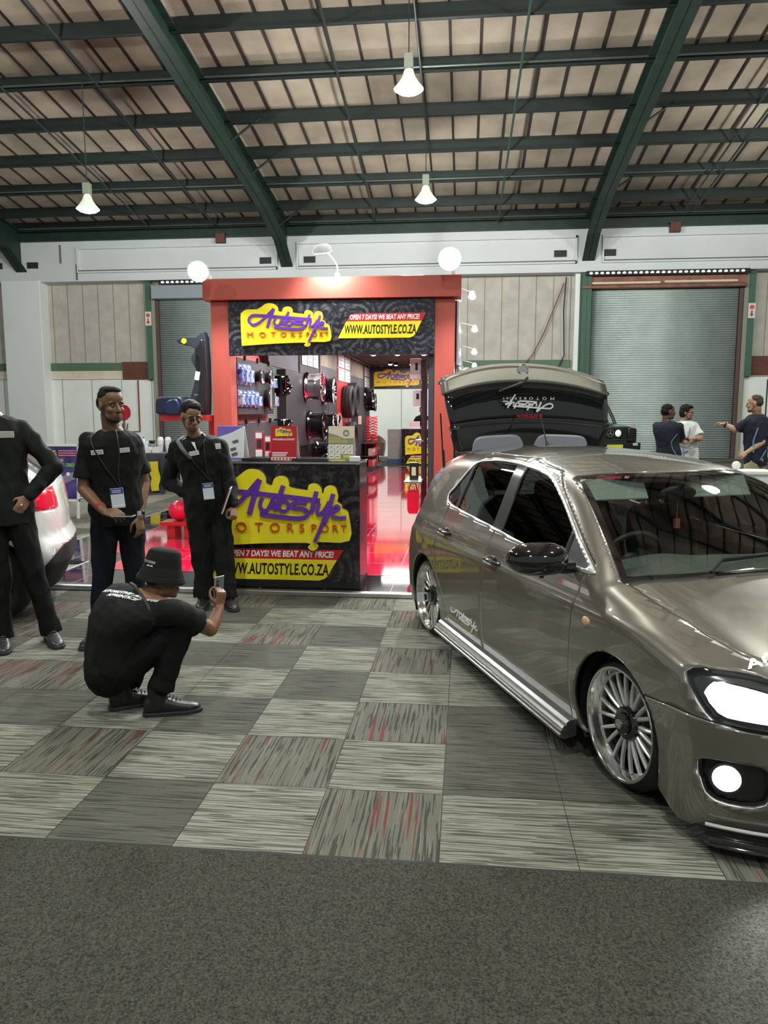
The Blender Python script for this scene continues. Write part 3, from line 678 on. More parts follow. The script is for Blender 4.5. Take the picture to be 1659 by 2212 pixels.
# black hangers (engine-like parts) in the gap where the shutter shows
for k, (y, z, lab) in enumerate(((11.45,2.02,'black engine part in the gap before the first dark post, upper one'),(11.45,1.38,'black engine part in the gap before the first dark post, lower one'))):
    r = thing('engine_part', lab, 'car part', (-2.80,y,z)); mb = MB(); random.seed(k+3)
    mb.box((0,0,0), (.16,.34,.30)); o = mb.build('housing', blkrim, r, bevel=.03); mb = MB()
    for q in range(9): mb.cyl((.07,random.uniform(-.16,.16),random.uniform(-.16,.16)), (.13,random.uniform(-.16,.16),random.uniform(-.16,.16)), .025, .03, 10)
    mb.build('fittings', blkrim, r, smooth=True)
    mb = MB(); mb.box((.09,.05,-.10), (.02,.05,.02)); mb.box((.09,-.08,.09), (.02,.05,.02)); mb.build('metal_tag', chrome, r)
# blue blister packs and speakers on the first board
def pack_mat(name, a, b_, sc):
    m = mat(name, a, .15, coat=.8); N = m.node_tree.nodes; L = m.node_tree.links; tc = N.new('ShaderNodeTexCoord'); v = N.new('ShaderNodeTexVoronoi'); v.inputs['Scale'].default_value = sc; v.distance = 'CHEBYCHEV'
    cr = N.new('ShaderNodeValToRGB'); L.new(tc.outputs['Object'], v.inputs['Vector']); L.new(v.outputs['Color'], cr.inputs[0]); cr.color_ramp.elements[0].color = a+(1,); cr.color_ramp.elements[1].color = b_+(1,); cr.color_ramp.elements[0].position = .3; cr.color_ramp.elements[1].position = .7
    L.new(cr.outputs[0], N['Principled BSDF'].inputs['Base Color']); return m
pb = pack_mat('blue_pack', (.02,.06,.40), (.25,.45,.80), 16); pb2 = pack_mat('light_blue_pack', (.06,.20,.60), (.55,.68,.85), 22)
def pack(y, z, w_, h, m, lab, grp):
    r = thing('blister_pack', lab, 'package', (-2.799,y,z), group=grp)
    mb = MB(); mb.box((.004,0,0), (.008,w_,h)); mb.build('backing_card', m, r); mb = MB(); mb.box((.035,0,-.02), (.055,w_*.8,h*.62)); mb.build('blister', m, r, bevel=.012)
    mb = MB(); mb.box((.012,0,h*.5-.03), (.006,w_*.5,.022)); mb.build('hang_tab', wht, r)
for i, y in enumerate((9.36,9.56,9.76)): pack(y, 2.10, .19, .26, (pb,pb2,pb2)[i], 'blue blister pack in the upper group beside the left red column', 'blue packs on the first board, upper group')
for i, (y, dz) in enumerate(((9.36,0),(9.56,0),(9.76,.0),(9.95,.01),(10.14,-.01))): pack(y, 1.80+dz, .18, .21, (pb2,pb,pb2,pb,pb2)[i], 'blue blister pack in the lower group of the first board', 'blue packs on the first board, lower group')
for i, (y, z) in enumerate(((10.98,2.06),(11.05,1.80))): pack(y, z, .22, .22, pb2, 'pale blue blister pack at the far edge of the first board, '+('above' if i==0 else 'below')+' its twin', 'pale packs at the board edge')
cone = mat('speaker_cone_red', (.35,.01,.02), .3, coat=.5)
def speaker(y, z, R, lab):
    r = thing('car_speaker', lab, 'speaker', (-2.80,y,z)); M = Matrix.Rotation(PI/2,4,'Y')
    mb = MB(); mb.lathe([(0,0),(R*.7,0),(R*.8,.05),(R,.06),(R,.085),(R*.86,.09),(R*.82,.075)], M, 28); mb.build('basket', mat('speaker_black', (.02,.02,.022), .3), r, smooth=True, angle=30)
    mb = MB(); mb.lathe([(R*.82,.076),(R*.3,.045),(R*.22,.06),(0,.07)], M, 28); mb.build('cone', cone, r, smooth=True)
    mb = MB(); mb.lathe([(R*.86,.091),(R*.93,.094),(R*.97,.088)], M, 28); mb.build('chrome_ring', chrome, r, smooth=True)
speaker(10.14, 2.10, .095, 'round car speaker with red cone, nearer of the small pair on the first board'); speaker(10.62, 2.11, .095, 'round car speaker with red cone, farther of the small pair on the first board'); speaker(10.62, 1.82, .17, 'large ring subwoofer with dark red cone under the two small speakers')
# coil springs and hanging packets near the far end
for k in range(2):
    mb = MB(); mb.tube([(.08*math.cos(a), .08*math.sin(a), -.34+a*.68/(2*PI*9)) for a in [i*2*PI*9/180 for i in range(181)]], .014, 6)
    o = mb.build('coil_spring', mat('spring_red', (.75,.02,.05), .3, coat=.4), smooth=True); o.location = (-2.66+.17*k,20.9,1.163); tag(o, 'red coil spring standing on the far shelf, '+('left' if k==0 else 'right')+' of the pair', 'spring')
    mb = MB(); mb.box((-2.72,20.9,.0),(.1,.1,.1))
t2 = thing('display_shelf', 'dark shelf rack at the far end of the display wall holding small goods', 'shelf', (-2.62,20.9,.038))
mb = MB(); mb.box((0,0,.755),(.34,.9,.025)); mb.box((0,0,.40),(.34,.9,.02)); mb.box((0,0,.06),(.34,.9,.12)); mb.build('shelf_board', sgrey, t2)
mb = MB(); mb.box((0,.44,.4),(.34,.02,.78)); mb.build('side_panel', sredin, t2)
cols = [(.5,.05,.06),(.6,.55,.5),(.25,.22,.12),(.55,.1,.25),(.1,.1,.12),(.5,.42,.3)]
for i in range(10):
    k = i % 5; z = .038+.12+.11 if i < 5 else .038+.41+.11
    mb = MB(); mb.box((0,0,0),(.12,.12,.20)); o = mb.build('boxed_part', mat('box_col_%d' % (i%6), cols[i%6], .35), bevel=.004); o.location = (-2.55,20.56+k*.165,(.552 if i>=5 else .259)); tag(o, 'small carton standing on the '+('bottom' if i<5 else 'middle')+' board of the dark shelf rack', 'box', 'cartons on the '+('bottom' if i<5 else 'middle')+' board of the shelf rack')
    mb = MB(); mb.box((.0605,0,.03),(.001,.09,.06)); mb.build('carton_label', sheet, o)
for i in range(3):
    mb = MB(); mb.box((0,0,0),(.02,.14,.22)); o = mb.build('hanging_packet', mat('packet_beige', (.6,.5,.35), .4)); o.location = (-2.775,19.85+i*.2,1.42); tag(o, 'beige packet hanging on the dark post beside the red springs', 'package', 'beige packets beside the springs')
# far fascia, second counter, armchair
t3 = thing('rear_fascia', 'dark fascia sign at the far end of the stand with yellow logo board', 'sign', (-1.6,22.35,2.3))
OF = (-1.6,22.35,2.3)
mb = MB(); mb.bx(-2.80,-.5,22.33,22.39,2.29,3.15); fb = mb.build('fascia_board', eng, t3, off=OF)
logo(fb, Matrix.Translation((-OF[0],-OF[1],-OF[2])) @ wallM(-2.02,22.32,2.60), 1.30/876, .52/503, .03)
url_plate(fb, Matrix.Translation((-OF[0],-OF[1],-OF[2])) @ wallM(-.78,22.32,2.58), 1.05, .27)
def counter(loc, W_, D_, H_, lab, ls, lo, us, uo):
    c = thing('display_counter', lab, 'counter', loc)
    mb = MB(); mb.box((0,D_/2,H_/2-.01), (W_,D_,H_-.02)); body = mb.build('counter_body', eng2, c, bevel=.004)
    mb = MB(); mb.box((0,D_/2,H_-.006), (W_+.012,D_+.012,.014)); mb.build('counter_top', blkfl, c, bevel=.002)
    mb = MB(); mb.box((0,-.006,H_-.006), (W_+.014,.004,.018)); mb.build('edge_strip', alu, c)
    mb = MB(); mb.box((0,D_/2-.0,.03), (W_+.004,D_+.004,.06)); mb.build('plinth', blk, c)
    logo(body, wallM(lo[0],-.0,lo[1]), ls[0]/876, ls[1]/503, .045); url_plate(body, wallM(uo[0],-.001,uo[1]), us[0], us[1])
    mb = MB()
    for x, z in ((W_/2-.025,H_-.025),(W_/2-.025,.09),(W_/2-.025,H_*.55),(0,H_-.025)): mb.ball((x,-.002,z), .008, 8)
    mb.build('fixing_stud', chrome, body, smooth=True)
    return c
counter((-1.66,6.70,.040), 1.46, .50, 1.145, 'black counter at the front of the stand with the large yellow and purple logo', (1.30,.73), (-.01,.72), (1.24,.285), (-.04,.215))
counter((-1.30,23.3,.002), 1.30, .55, 1.13, 'dark blue counter beyond the far end of the stand with a partly hidden logo', (1.10,.70), (.02,.66), (1.05,.26), (.02,.19))
t4 = thing('armchair', 'brown channelled tub armchair at the far end of the stand', 'armchair', (-3.1,25.0,0))
cb = mat('brown_velvet', (.10,.045,.025), .8, sheen=.5)
mb = MB()
rings = []
for k in range(17):
    a = -PI*.12+ (PI*1.24)*k/16; r0 = .40; x, y = r0*math.cos(a), r0*math.sin(a)*.95; h = .62+.22*math.sin(max(0,a))
    nx, ny = math.cos(a), math.sin(a); rings.append([(x-nx*.05,y-ny*.05,.2),(x+nx*.05,y+ny*.05,.2),(x+nx*.09,y+ny*.09,h*.7),(x+nx*.10,y+ny*.10,h),(x+nx*.03,y+ny*.03,h+.05),(x-nx*.05,y-ny*.05,h),(x-nx*.06,y-ny*.06,.45)])
mb.loft(rings); mb.build('shell_back', cb, t4, smooth=True)
mb = MB(); mb.lathe([(0,.25),(.36,.25),(.38,.30),(.38,.42),(.35,.46),(0,.47)], n=28); mb.build('seat_cushion', cb, t4, smooth=True, angle=60)

for sx_, sy_ in ((-1,-1),(-1,1),(1,-1),(1,1)): mb = MB(); mb.cyl((sx_*.25,sy_*.25,0),(sx_*.22,sy_*.22,.26),.015,.022,8); mb.build('leg', blk, t4)
t5 = thing('cardboard_partition', 'grey-brown upright partition board left of the far counter', 'partition', (-2.24,24.0,0))
mb = MB(); mb.box((0,.15,.62),(.40,.3,.94)); mb.build('board_front', mat('partition_grey', (.24,.20,.20), .6, vary=.1), t5, bevel=.01); mb = MB(); mb.box((0,.15,.075),(.46,.34,.15)); mb.build('partition_base', mat('partition_blue', (.03,.06,.14), .6), t5)
# laptop and brochures on the far counter
t6 = thing('laptop', 'open silver laptop on the far counter in front of the person in black', 'laptop', (-1.55,23.5,1.136))
mb = MB(); mb.box((0,.0,.008),(.33,.22,.015)); mb.build('laptop_base', silver, t6); mb = MB(); mb.box((0,-.13,.11),(.33,.012,.21), rot=Matrix.Rotation(.25,4,'X')); mb.build('laptop_screen', silver, t6)
mb = MB(); mb.box((0,0,.12),(.22,.1,.24)); o = mb.build('brochure_holder', mat('pink_brochure', (.75,.35,.38), .4), bevel=.004); o.location = (-1.12,23.42,1.137); tag(o, 'pink and white brochure holder at the right end of the far counter', 'brochure holder')
mb = MB(); mb.box((0,-.052,.02),(.18,.004,.12)); mb.build('brochure', sheet, o)
mb = MB(); mb.box((0,0,.004),(.34,.25,.008)); o = mb.build('paper_stack', sheet); o.location = (-1.80,23.62,1.137); tag(o, 'white papers lying at the left end of the far counter', 'papers')
# ceiling spots inside
for i, (x, y) in enumerate([(-2.07,17.2),(-1.53,17.2),(-.94,17.2),(-2.02,20.6),(-1.9,20.9),(-1.47,20.8)]):
    r = thing('ceiling_spotlight', 'small lit spotlight under the stand ceiling, '+('front' if i<3 else 'rear')+' row, '+['left','middle','right','left','middle','right'][i]+' one', 'spotlight', (x,y,2.95))
    mb = MB(); mb.lathe([(.0,.0),(.04,.0),(.055,-.04),(.06,-.07),(.05,-.07)], n=18); mb.build('spot_housing', blk, r, smooth=True, angle=30)
    mb = MB(); mb.lathe([(0,-.06),(.05,-.06),(.05,-.066),(.03,-.08),(0,-.085)], n=18); mb.build('bulb', mat('spot_glow', (1,1,1), .3, emit=(1,1,1), es=16), r, smooth=True)
# flood lamps on arms above the frame
glow = mat('flood_glow', (1,1,1), .3, emit=(.93,.97,1.0), es=60)
def flood(p, base, aim, lab, R=.11):
    r = thing('arm_floodlight', lab, 'floodlight', base); b_ = Vector(base); p = Vector(p)-b_; q = (Vector(aim)-b_-p).normalized()
    mb = MB(); mb.tube(catmull([(0,0,0),(0,-.02,.14),tuple((p+Vector((0,.05,.04)))*.7+Vector((0,0,.05))),tuple(p-q*.05)],6), .009, 8); mb.build('lamp_arm', mat('lamp_white', (.7,.7,.7), .4), r, smooth=True)
    mb = MB(); mb.cyl((0,0,-.02),(0,0,.05),.035,.03,14); mb.build('clamp', mat('lamp_white', (.7,.7,.7)), r)
    M = frame_to(p-q*.06, p+q*.03); mb = MB(); mb.lathe([(0,0),(R*.6,.0),(R*.9,.03),(R,.085),(R*.95,.085),(R*.8,.06)], M, 24); mb.build('lamp_head', mat('lamp_white', (.7,.7,.7)), r, smooth=True, angle=40)
    mb = MB(); mb.lathe([(0,.078),(R*.93,.078),(R*.9,.088),(0,.10)], M, 24); mb.build('led_lens', glow, r, smooth=True); return r
flood((-3.05,8.70,3.22), (-3.03,9.0,3.17), (-2.3,4.0,1.2), 'glaring floodlight on an arm at the left corner of the red beam', .12)
flood((-1.60,8.60,3.40), (-1.50,9.0,3.17), (-1.56,8.75,2.9), 'floodlight on an arm over the middle of the red beam', .11)
flood((-.20,8.70,3.30), (-.17,9.0,3.17), (.0,4.0,1.4), 'glaring floodlight on an arm at the right corner of the red beam', .13)
light('beam_wash_light', 'SPOT', (-1.58,8.66,3.33), 55, (1,.98,.94), .05, (-1.5,9.0,2.9), 2.3)
for i, (p, y) in enumerate((((.06,10.2,3.12),10.3),((.12,12.4,2.93),12.5),((.13,13.6,2.67),13.7),((.15,14.8,2.50),14.9),((.0,9.5,2.10),9.6))):
    flood(p, (-.10,y,p[2]-.05), (p[0]-.2,p[1]-1.5,1.2), 'small lit lamp on the right side wall of the stand, '+['highest','second highest','third highest','second lowest','lowest, above the tailgate'][i], .05 if i<4 else .075)
# ---------------------------------------------------------- leaflet stands, trays and boxes on the counter
ZT = .040+1.145+.003
def easel(x, y, w_, h, m, lab, rz=0.):
    r = thing('leaflet_stand', lab, 'leaflet stand', (x,y,ZT), rz)
    mb = MB(); mb.box((0,.0,h/2+.002),(w_,.006,h), rot=Matrix.Rotation(-.12,4,'X')); c = mb.build('front_card', m, r)
    mb = MB(); mb.box((0,.075,h/2-.0),(w_,.005,h), rot=Matrix.Rotation(.30,4,'X')); mb.build('rear_card', mat('card_back', (.55,.55,.5), .5), r)
    return r, c, Matrix.Translation((0,-.005,h/2)) @ Matrix.Rotation(PI/2-.12,4,'X')
r, c, M = easel(-2.13,6.80,.26,.315, mat('card_pale', (.72,.76,.80), .4), 'white and violet leaflet stand at the left end of the front counter', -.12)
mb = MB(); mb.prism([(-.13,.157),(.12,.157),(.0,.10),(-.13,.06)], 0, .0015, M); mb.build('violet_panel', mat('card_violet', (.17,.12,.55), .4), c)
for k, s_ in enumerate(('HIGH QUALITY','TRACKING','UNITS')): pass
mb = MB()
for (x, y) in ((.05,.02),(-.05,-.02),(.03,-.05),(.045,-.095)): mb.box((x,y,.004),(.055,.022,.006), M=M, rot=Matrix.Rotation(.3,4,'Z'))
mb.build('gadget_picture', mat('gadget_grey', (.12,.12,.12), .4), c)
mb = MB(); mb.bx(-.12,.12,-.148,-.128,.001,.002,M); mb.build('base_stripe', mat('card_blue', (.15,.22,.6), .4), c)
r, c, M = easel(-1.635,6.80,.235,.315, mat('card_red', (.48,.01,.025), .4), 'red leaflet stand in the middle of the front counter with a small yellow logo')
logo(c, M @ Matrix.Translation((.0,.105,.001)), .155/876, .085/503, .002)
text_obj('card_heading', 'WHOLESALE & EXPORT', .024, wht, c, M @ Matrix.Translation((0,.038,.002)), .0005, bold=.0006, sx=.80)
mb = MB(); 
for k in range(7): mb.lathe([(0,.001),(.011,.001),(.011,.002),(0,.002)], M @ Matrix.Translation((-.093+k*.031,-.136,.001)), 12)
mb.build('round_emblems', org, c); mb = MB(); mb.bx(-.113,.113,-.150,-.122,.0005,.0015,M); mb.build('white_band', wht, c)
mb = MB()
for k in range(3): mb.bx(-.105,.04-.01*k,-.085-k*.014,-.077-k*.014,.001,.0016,M)
mb.build('small_print', wht, c)
r, c, M = easel(-1.11,6.80,.235,.315, mat('card_cream', (.78,.66,.52), .4), 'cream and olive leaflet stand at the right end of the front counter')
mb = MB(); mb.prism([(-.117,.10),(-.03,.075),(.03,.05),(.117,.055),(.117,-.157),(-.117,-.157)], 0, .0012, M); mb.build('olive_panel', mat('card_olive', (.28,.27,.20), .4), c)
mb = MB(); mb.lathe([(.016,.001),(.028,.001),(.028,.003),(.016,.003)], M @ Matrix.Translation((.045,.10,.001)), 18, closed=True); mb.build('device_picture', mat('device_grey', (.25,.27,.24), .4), c)
text_obj('card_heading', 'ALCOHOL\nBREATHALYZERS', .026, mat('letter_lime', (.62,.58,.08), .4), c, M @ Matrix.Translation((-.113,.034,.002)), .0005, bold=.0008, sx=.88, align='LEFT')
mb = MB()
for i in range(4):
    for j in range(3):
        if j == 2 and i > 1: continue
        mb.bx(-.112+i*.056,-.060+i*.056,-.046-j*.043,-.006-j*.043,.001,.002,M)
mb.build('picture_squares', mat('card_square', (.80,.78,.70), .4), c)
mb = MB()
for i in range(4):
    for j in range(3):
        if j == 2 and i > 1: continue
        mb.box((-.086+i*.056,-.026-j*.043,.003),(.026,.006,.001), M=M, rot=Matrix.Rotation(.7 if j<2 else 0,4,'Z'))
mb.build('tool_picture', mat('gadget_grey2', (.10,.10,.09), .5), c)
mb = MB(); mb.bx(-.10,.04,-.156,-.138,.001,.0022,M); mb.bx(.02,.09,-.125,-.10,.001,.0022,M); mb.build('lime_patch', mat('card_lime', (.60,.60,.06), .4), c)
for x, lab in ((-1.885,'shallow black tray with papers between the violet and red leaflet stands'),(-1.385,'shallow black tray with papers between the red and cream leaflet stands')):
    r = thing('leaflet_tray', lab, 'tray', (x,6.84,ZT)); w_, d_ = .30, .22
    if x < -1.8: w_ = .22
    mb = MB(); mb.box((0,0,.004),(w_,d_,.008)); mb.box((0,-d_/2,.016),(w_+.03,.012,.03)); mb.box((0,d_/2,.016),(w_+.03,.012,.03)); mb.box((-w_/2,0,.016),(.012,d_,.03)); mb.box((w_/2,0,.016),(.012,d_,.03)); mb.build('tray_body', mat('tray_black', (.03,.03,.03), .15, coat=1), r, bevel=.004)
    mb = MB(); mb.box((.0,.0,.013),(w_*.75,d_*.7,.010), rz=.1); mb.build('flyer_stack', mat('flyer', (.5,.5,.45), .5, vary=.3, vscale=40), r)
for i, (x, h, wd) in enumerate(((-1.93,.26,.075),(-1.845,.22,.06))):
    r = thing('product_box', 'red and white product box standing upright on the front counter, '+('left' if i==0 else 'right')+' one', 'box', (x,7.06,ZT)); mb = MB(); mb.box((0,0,h/2),(wd,.05,h)); mb.build('carton', mat('box_red', (.42,.01,.03), .35), r, bevel=.003)
    mb = MB(); mb.box((0,-.027,h*.86),(wd*.8,.002,h*.2)); mb.build('white_label', sheet, r); mb = MB(); mb.box((0,-.027,h*.22),(wd*.85,.002,h*.25)); mb.build('white_label', sheet, r); mb = MB(); mb.box((0,-.03,h*.56),(wd*.5,.006,h*.3)); mb.build('gadget_picture', blk, r, bevel=.002)
mb = MB(); mb.box((0,0,.035),(.17,.12,.07)); o = mb.build('product_box', mat('box_red', (.42,.01,.03)), bevel=.003); o.location = (-1.74-.08,7.06,ZT); o.location.x = -1.745; tag(o, 'low red carton lying behind the red leaflet stand on the front counter', 'box')
mb = MB(); mb.tube(catmull([(-.05,0,.02),(0,.02,.05),(.06,0,.03),(.10,.01,.02)],4), .018, 8); o = mb.build('gauge', blkrim, smooth=True); o.location = (-1.27,7.02,ZT); tag(o, 'small dark gauge with chrome ends lying left of the cream leaflet stand', 'gauge')
mb = MB(); mb.box((0,0,.025),(.10,.07,.05), rz=.2); o = mb.build('card_holder', sheet, bevel=.008); o.location = (-.955-.03,6.80-.03,ZT); tag(o, 'small white card holder at the right corner of the front counter', 'card holder')
# ---------------------------------------------------------- racing seats left of the frame, red shelf and bench
sb = mat('seat_blue_black', (.020,.024,.038), .5); sblk = mat('seat_shell_black', (.010,.010,.012), .15, coat=1)
r = thing('racing_seat', 'black racing bucket seat with yellow badge fixed upright beside the left red column', 'racing seat', (-3.20,9.0,1.612))
def side_plate(poly, x0, x1, m, nm, par, bevel=.012):
    mb = MB(); mb.prism(poly, x0, x1, RX); return mb.build(nm, m, par, smooth=True, bevel=bevel)
# outline in the X-Z plane (seen from the aisle), depth along Y
outl = [(-.17,.96),(-.19,.99),(-.17,1.02),(-.10,1.035),(.02,1.04),(.12,1.04),(.12,.0),(.02,.0),(-.04,.02),(-.08,.05),(-.10,.12),(-.06,.22),(-.03,.34),(.0,.48),(.015,.58),(-.01,.66),(-.035,.72),(-.03,.79),(.0,.84),(.01,.88),(-.05,.92),(-.12,.94)]
SQ = lambda P_: [(x*1.12,z*.86) for x,z in P_]
side_plate(SQ(catmull(outl,3,closed=True)), -.06, .10, sb, 'seat_shell', r, .03)
side_plate(SQ(catmull([(.02,.86),(.06,.92),(.11,.99),(.118,.5),(.118,.05),(.03,.04),(.0,.10),(.04,.3),(.07,.5),(.07,.7)],3,closed=True)), .09, .16, sblk, 'inner_bolster', r, .02)
mb = MB(); mb.lathe([(0,0),(.032,0),(.032,.008),(0,.008)], Matrix.Translation((-.118,-.105,.848)) @ RX, 18); mb.build('yellow_badge', yel, r)
mb = MB(); mb.box((.055,-.175,.44),(.055,.006,.10), rot=Matrix.Rotation(.2,4,'Y')); mb.build('price_tag', sheet, r)
mb = MB(); mb.box((.03,-.17,.22),(.05,.006,.012)); mb.build('buckle', chrome, r)
r = thing('racing_seat', 'blue racing seat base lying on the red shelf left of the stand', 'racing seat', (-3.53,9.0,1.605))
side_plate(catmull([(-.12,0),(-.15,.06),(-.145,.15),(-.11,.20),(.05,.21),(.16,.20),(.20,.12),(.20,0)],3,closed=True), -.14, .16, mat('seat_blue', (.006,.011,.030), .5), 'seat_cushion', r, .03)
side_plate(catmull([(-.02,.0),(-.04,.08),(.02,.16),(.14,.17),(.16,.0)],3,closed=True), .15, .20, mat('seat_blue2', (.008,.018,.06), .35), 'inner_pad', r, .02)
r = thing('red_shelf', 'red bracket shelf sticking out left of the stand under the racing seats', 'shelf', (-3.34,9.05,1.56))
mb = MB(); mb.box((0,0,0),(.60,.34,.07)); mb.build('shelf_board', sredin, r, bevel=.004); mb = MB(); mb.box((.24,.17,-.77),(.10,.06,1.50)); mb.build('shelf_post', sredin, r)
r = thing('red_bench', 'low red wooden bench on the glossy platform behind the bespectacled man', 'bench', (-3.62,9.35,.038))
mb = MB(); mb.box((0,0,.19),(.42,.30,.05)); mb.build('bench_top', sredin, r, bevel=.004); mb = MB(); mb.box((-.08,0,.085),(.10,.22,.165)); mb.build('bench_leg', sredin, r); mb = MB(); mb.box((.12,0,.085),(.06,.22,.165)); mb.build('bench_leg', sredin, r)
mb = MB(); mb.ball((0,0,.13),(.14,.14,.13),24); o = mb.build('red_ball', mat('ball_red', (.75,.01,.07), .35), smooth='all'); o.location = (-3.62,9.35,.038+.215); tag(o, 'round pinkish red cushion ball on the low red bench', 'ball')
# items against the right column, inside
r = thing('oil_shelf', 'slim dark rack with white boxes inside the right red column', 'rack', (-.50,9.3,.038))
mb = MB(); mb.box((0,.02,1.1),(.05,.36,2.2)); mb.build('rack_back', mat('rack_plum', (.06,.02,.035), .4), r)
for a_ in (((-.10,-.25,.79),(.20,.66,.02)),((-.05,-.02,1.25),(.10,.3,.02))): mb = MB(); mb.box(*a_); mb.build('rack_shelf', alu, r)
for i, (x, z, w_, h, lab) in enumerate(((-.60,2.02,.13,.24,'tall white carton hanging high inside the right red column'),(-.585,1.70,.10,.19,'white carton with a dark bottle picture below the tall one inside the right column'))):
    o = thing('white_carton', lab, 'box', (x,9.3,z)); mb = MB(); mb.box((0,0,h/2),(w_,.2,h)); mb.build('carton', sheet, o, bevel=.004); mb = MB(); mb.box((.01,-.102,h*.6),(.03,.003,h*.35)); mb.build('bottle_picture', blk, o)
o = thing('red_bag', 'bright red bag hanging low inside the right red column', 'bag', (-.60,8.85,.45)); mb = MB(); mb.loft([[(x*s_,y*s_*.7,z) for x,y in ((-.07,-.05),(.07,-.05),(.07,.05),(-.07,.05))] for z, s_ in ((0,.7),(.05,.95),(.22,1.0),(.28,.95))]); mb.build('bag_body', mat('bag_red', (.65,.01,.05), .4), o, bevel=.01)
mb = MB(); mb.tube([(-.05,0,.27),(-.03,0,.35),(.03,0,.35),(.05,0,.27)], .006, 6); mb.build('bag_handle', blk, o)
mb = MB(); mb.box((0,0,0),(.10,.12,.20)); o = mb.build('black_carton', blk, bevel=.004); o.location = (-.60,9.0,.94); tag(o, 'small black carton standing on the lower rack board inside the right column', 'box'); mb = MB(); mb.box((-.0,-.0615,.0),(.05,.002,.1)); mb.build('carton_label', mat('label_beige', (.7,.6,.4)), o)
for i, (x, z) in enumerate(((.05,.0),(.12,.0))):
    o = thing('orange_bottle', 'orange lidded tub beside the right side wall, seen under the open tailgate, '+('left' if i==0 else 'right')+' one', 'tub', (x-.04,9.6,1.14)); mb = MB(); mb.lathe([(0,0),(.033,0),(.035,.02),(.035,.09),(.026,.11),(0,.11)], n=16); mb.build('tub_body', mat('tub_orange', (.75,.22,.05), .35), o, smooth=True, angle=40); mb = MB(); mb.lathe([(.0,.108),(.030,.108),(.030,.14),(0,.145)], n=16); mb.build('tub_lid', mat('lid_dark', (.12,.04,.02), .4), o, smooth=True, angle=40)
o = thing('side_ledge', 'narrow charcoal ledge on the right side wall of the stand, carrying orange tubs', 'ledge', (.04,9.6,1.12)); mb = MB(); mb.box((0,0,0),(.30,.3,.03)); mb.build('ledge_board', sgrey, o)
# ---------------------------------------------------------- A-board and the refreshment table, left
r = thing('a_board', 'white-framed A-board with a purple event poster at the left', 'sign board', (-6.2,11.1,0))
tl = Matrix.Rotation(-.10,4,'X'); mb = MB(); W2, H2 = .30, 1.15
for (x0,x1,z0,z1) in ((-W2,-W2+.035,.0,H2),(W2-.035,W2,.0,H2),(-W2,W2,H2-.04,H2),(-W2,W2,.26,.30)): mb.add([tuple(tl @ Vector(v)) for v in [(x,y,z) for z in (z0,z1) for y in (-.015,.015) for x in (x0,x1)]], [(0,2,3,1),(4,5,7,6),(0,1,5,4),(2,6,7,3),(0,4,6,2),(1,3,7,5)])
mb.build('front_frame', mat('frame_white', (.8,.8,.82), .3), r); mb = MB(); tl2 = Matrix.Translation((0,.36,0)) @ Matrix.Rotation(.2,4,'X')
for (x0,x1,z0,z1) in ((-W2,-W2+.035,.0,H2),(W2-.035,W2,.0,H2),(-W2,W2,.26,.30)): mb.add([tuple(tl2 @ Vector(v)) for v in [(x,y,z) for z in (z0,z1) for y in (-.015,.015) for x in (x0,x1)]], [(0,2,3,1),(4,5,7,6),(0,1,5,4),(2,6,7,3),(0,4,6,2),(1,3,7,5)])
mb.build('rear_frame', mat('frame_white', (.8,.8,.82)), r)
MP = tl @ Matrix.Translation((0,-.004,.705)) @ RX
pm_ = mat('poster_purple', (.07,.05,.22), .35, vary=.7, vscale=5); mb = MB(); mb.bx(-W2+.03,W2-.03,-.41,.41,-.002,.002,MP); c = mb.build('poster', pm_, r)
logo(c, MP @ Matrix.Translation((-.17,.30,.003)), .20/876, .14/503, .002)
text_obj('poster_lettering', 'STARTING GRID', .075, mat('letter_green', (.25,.75,.12), .4), c, MP @ Matrix.Translation((.0,.115,.004)), .001, bold=.001, sx=.80)
text_obj('poster_lettering', '05:00', .06, mat('letter_orange', (.9,.5,.2), .4), c, MP @ Matrix.Translation((-.02,.19,.004)), .001, bold=.001)
mb = MB(); 
for k in range(3): mb.bx(-.04,.25,.33-k*.035,.345-k*.035,.003,.004,MP)
mb.build('poster_lines', mat('poster_pink', (.8,.25,.3), .4), c)
mb = MB(); mb.prism([(-.26,-.25),(-.1,-.12),(.1,-.02),(.26,.03),(.26,-.08),(.0,-.2),(-.2,-.33)], .002, .004, MP); mb.build('poster_car_picture', mat('poster_grey', (.25,.24,.32), .4), c)
mb = MB(); mb.lathe([(0,.004),(.03,.004),(.03,.006),(0,.006)], MP @ Matrix.Translation((.12,-.02,.0)), 16); mb.build('poster_lamp_picture', wht, c)
r = thing('refreshment_table', 'table under a black cloth with yellow and red emblem, behind the standing men', 'table', (-6.75,14.95,0))
cloth = mat('cloth_navy_black', (.014,.018,.035), .55, sheen=.2)
mb = MB(); nx = 40; rings = []
for k in range(nx+1):
    x = -.85+1.7*k/nx; f_ = .02*math.sin(k*1.1)+.012*math.sin(k*2.3); rings.append([(x,-.40+f_*1.6-.02,.03),(x,-.385+f_,.45),(x,-.37,.79),(x,-.36,.815),(x,.36,.815),(x,.37,.79),(x,.38,.03)])
mb.loft(rings, caps=True, closed=False) if False else mb.loft(rings, caps=False, closed=False)
mb.build('table_cloth', cloth, r, smooth=True, angle=50); mb = MB(); mb.box((0,0,.79),(1.66,.7,.04)); mb.build('table_top', blk, r)

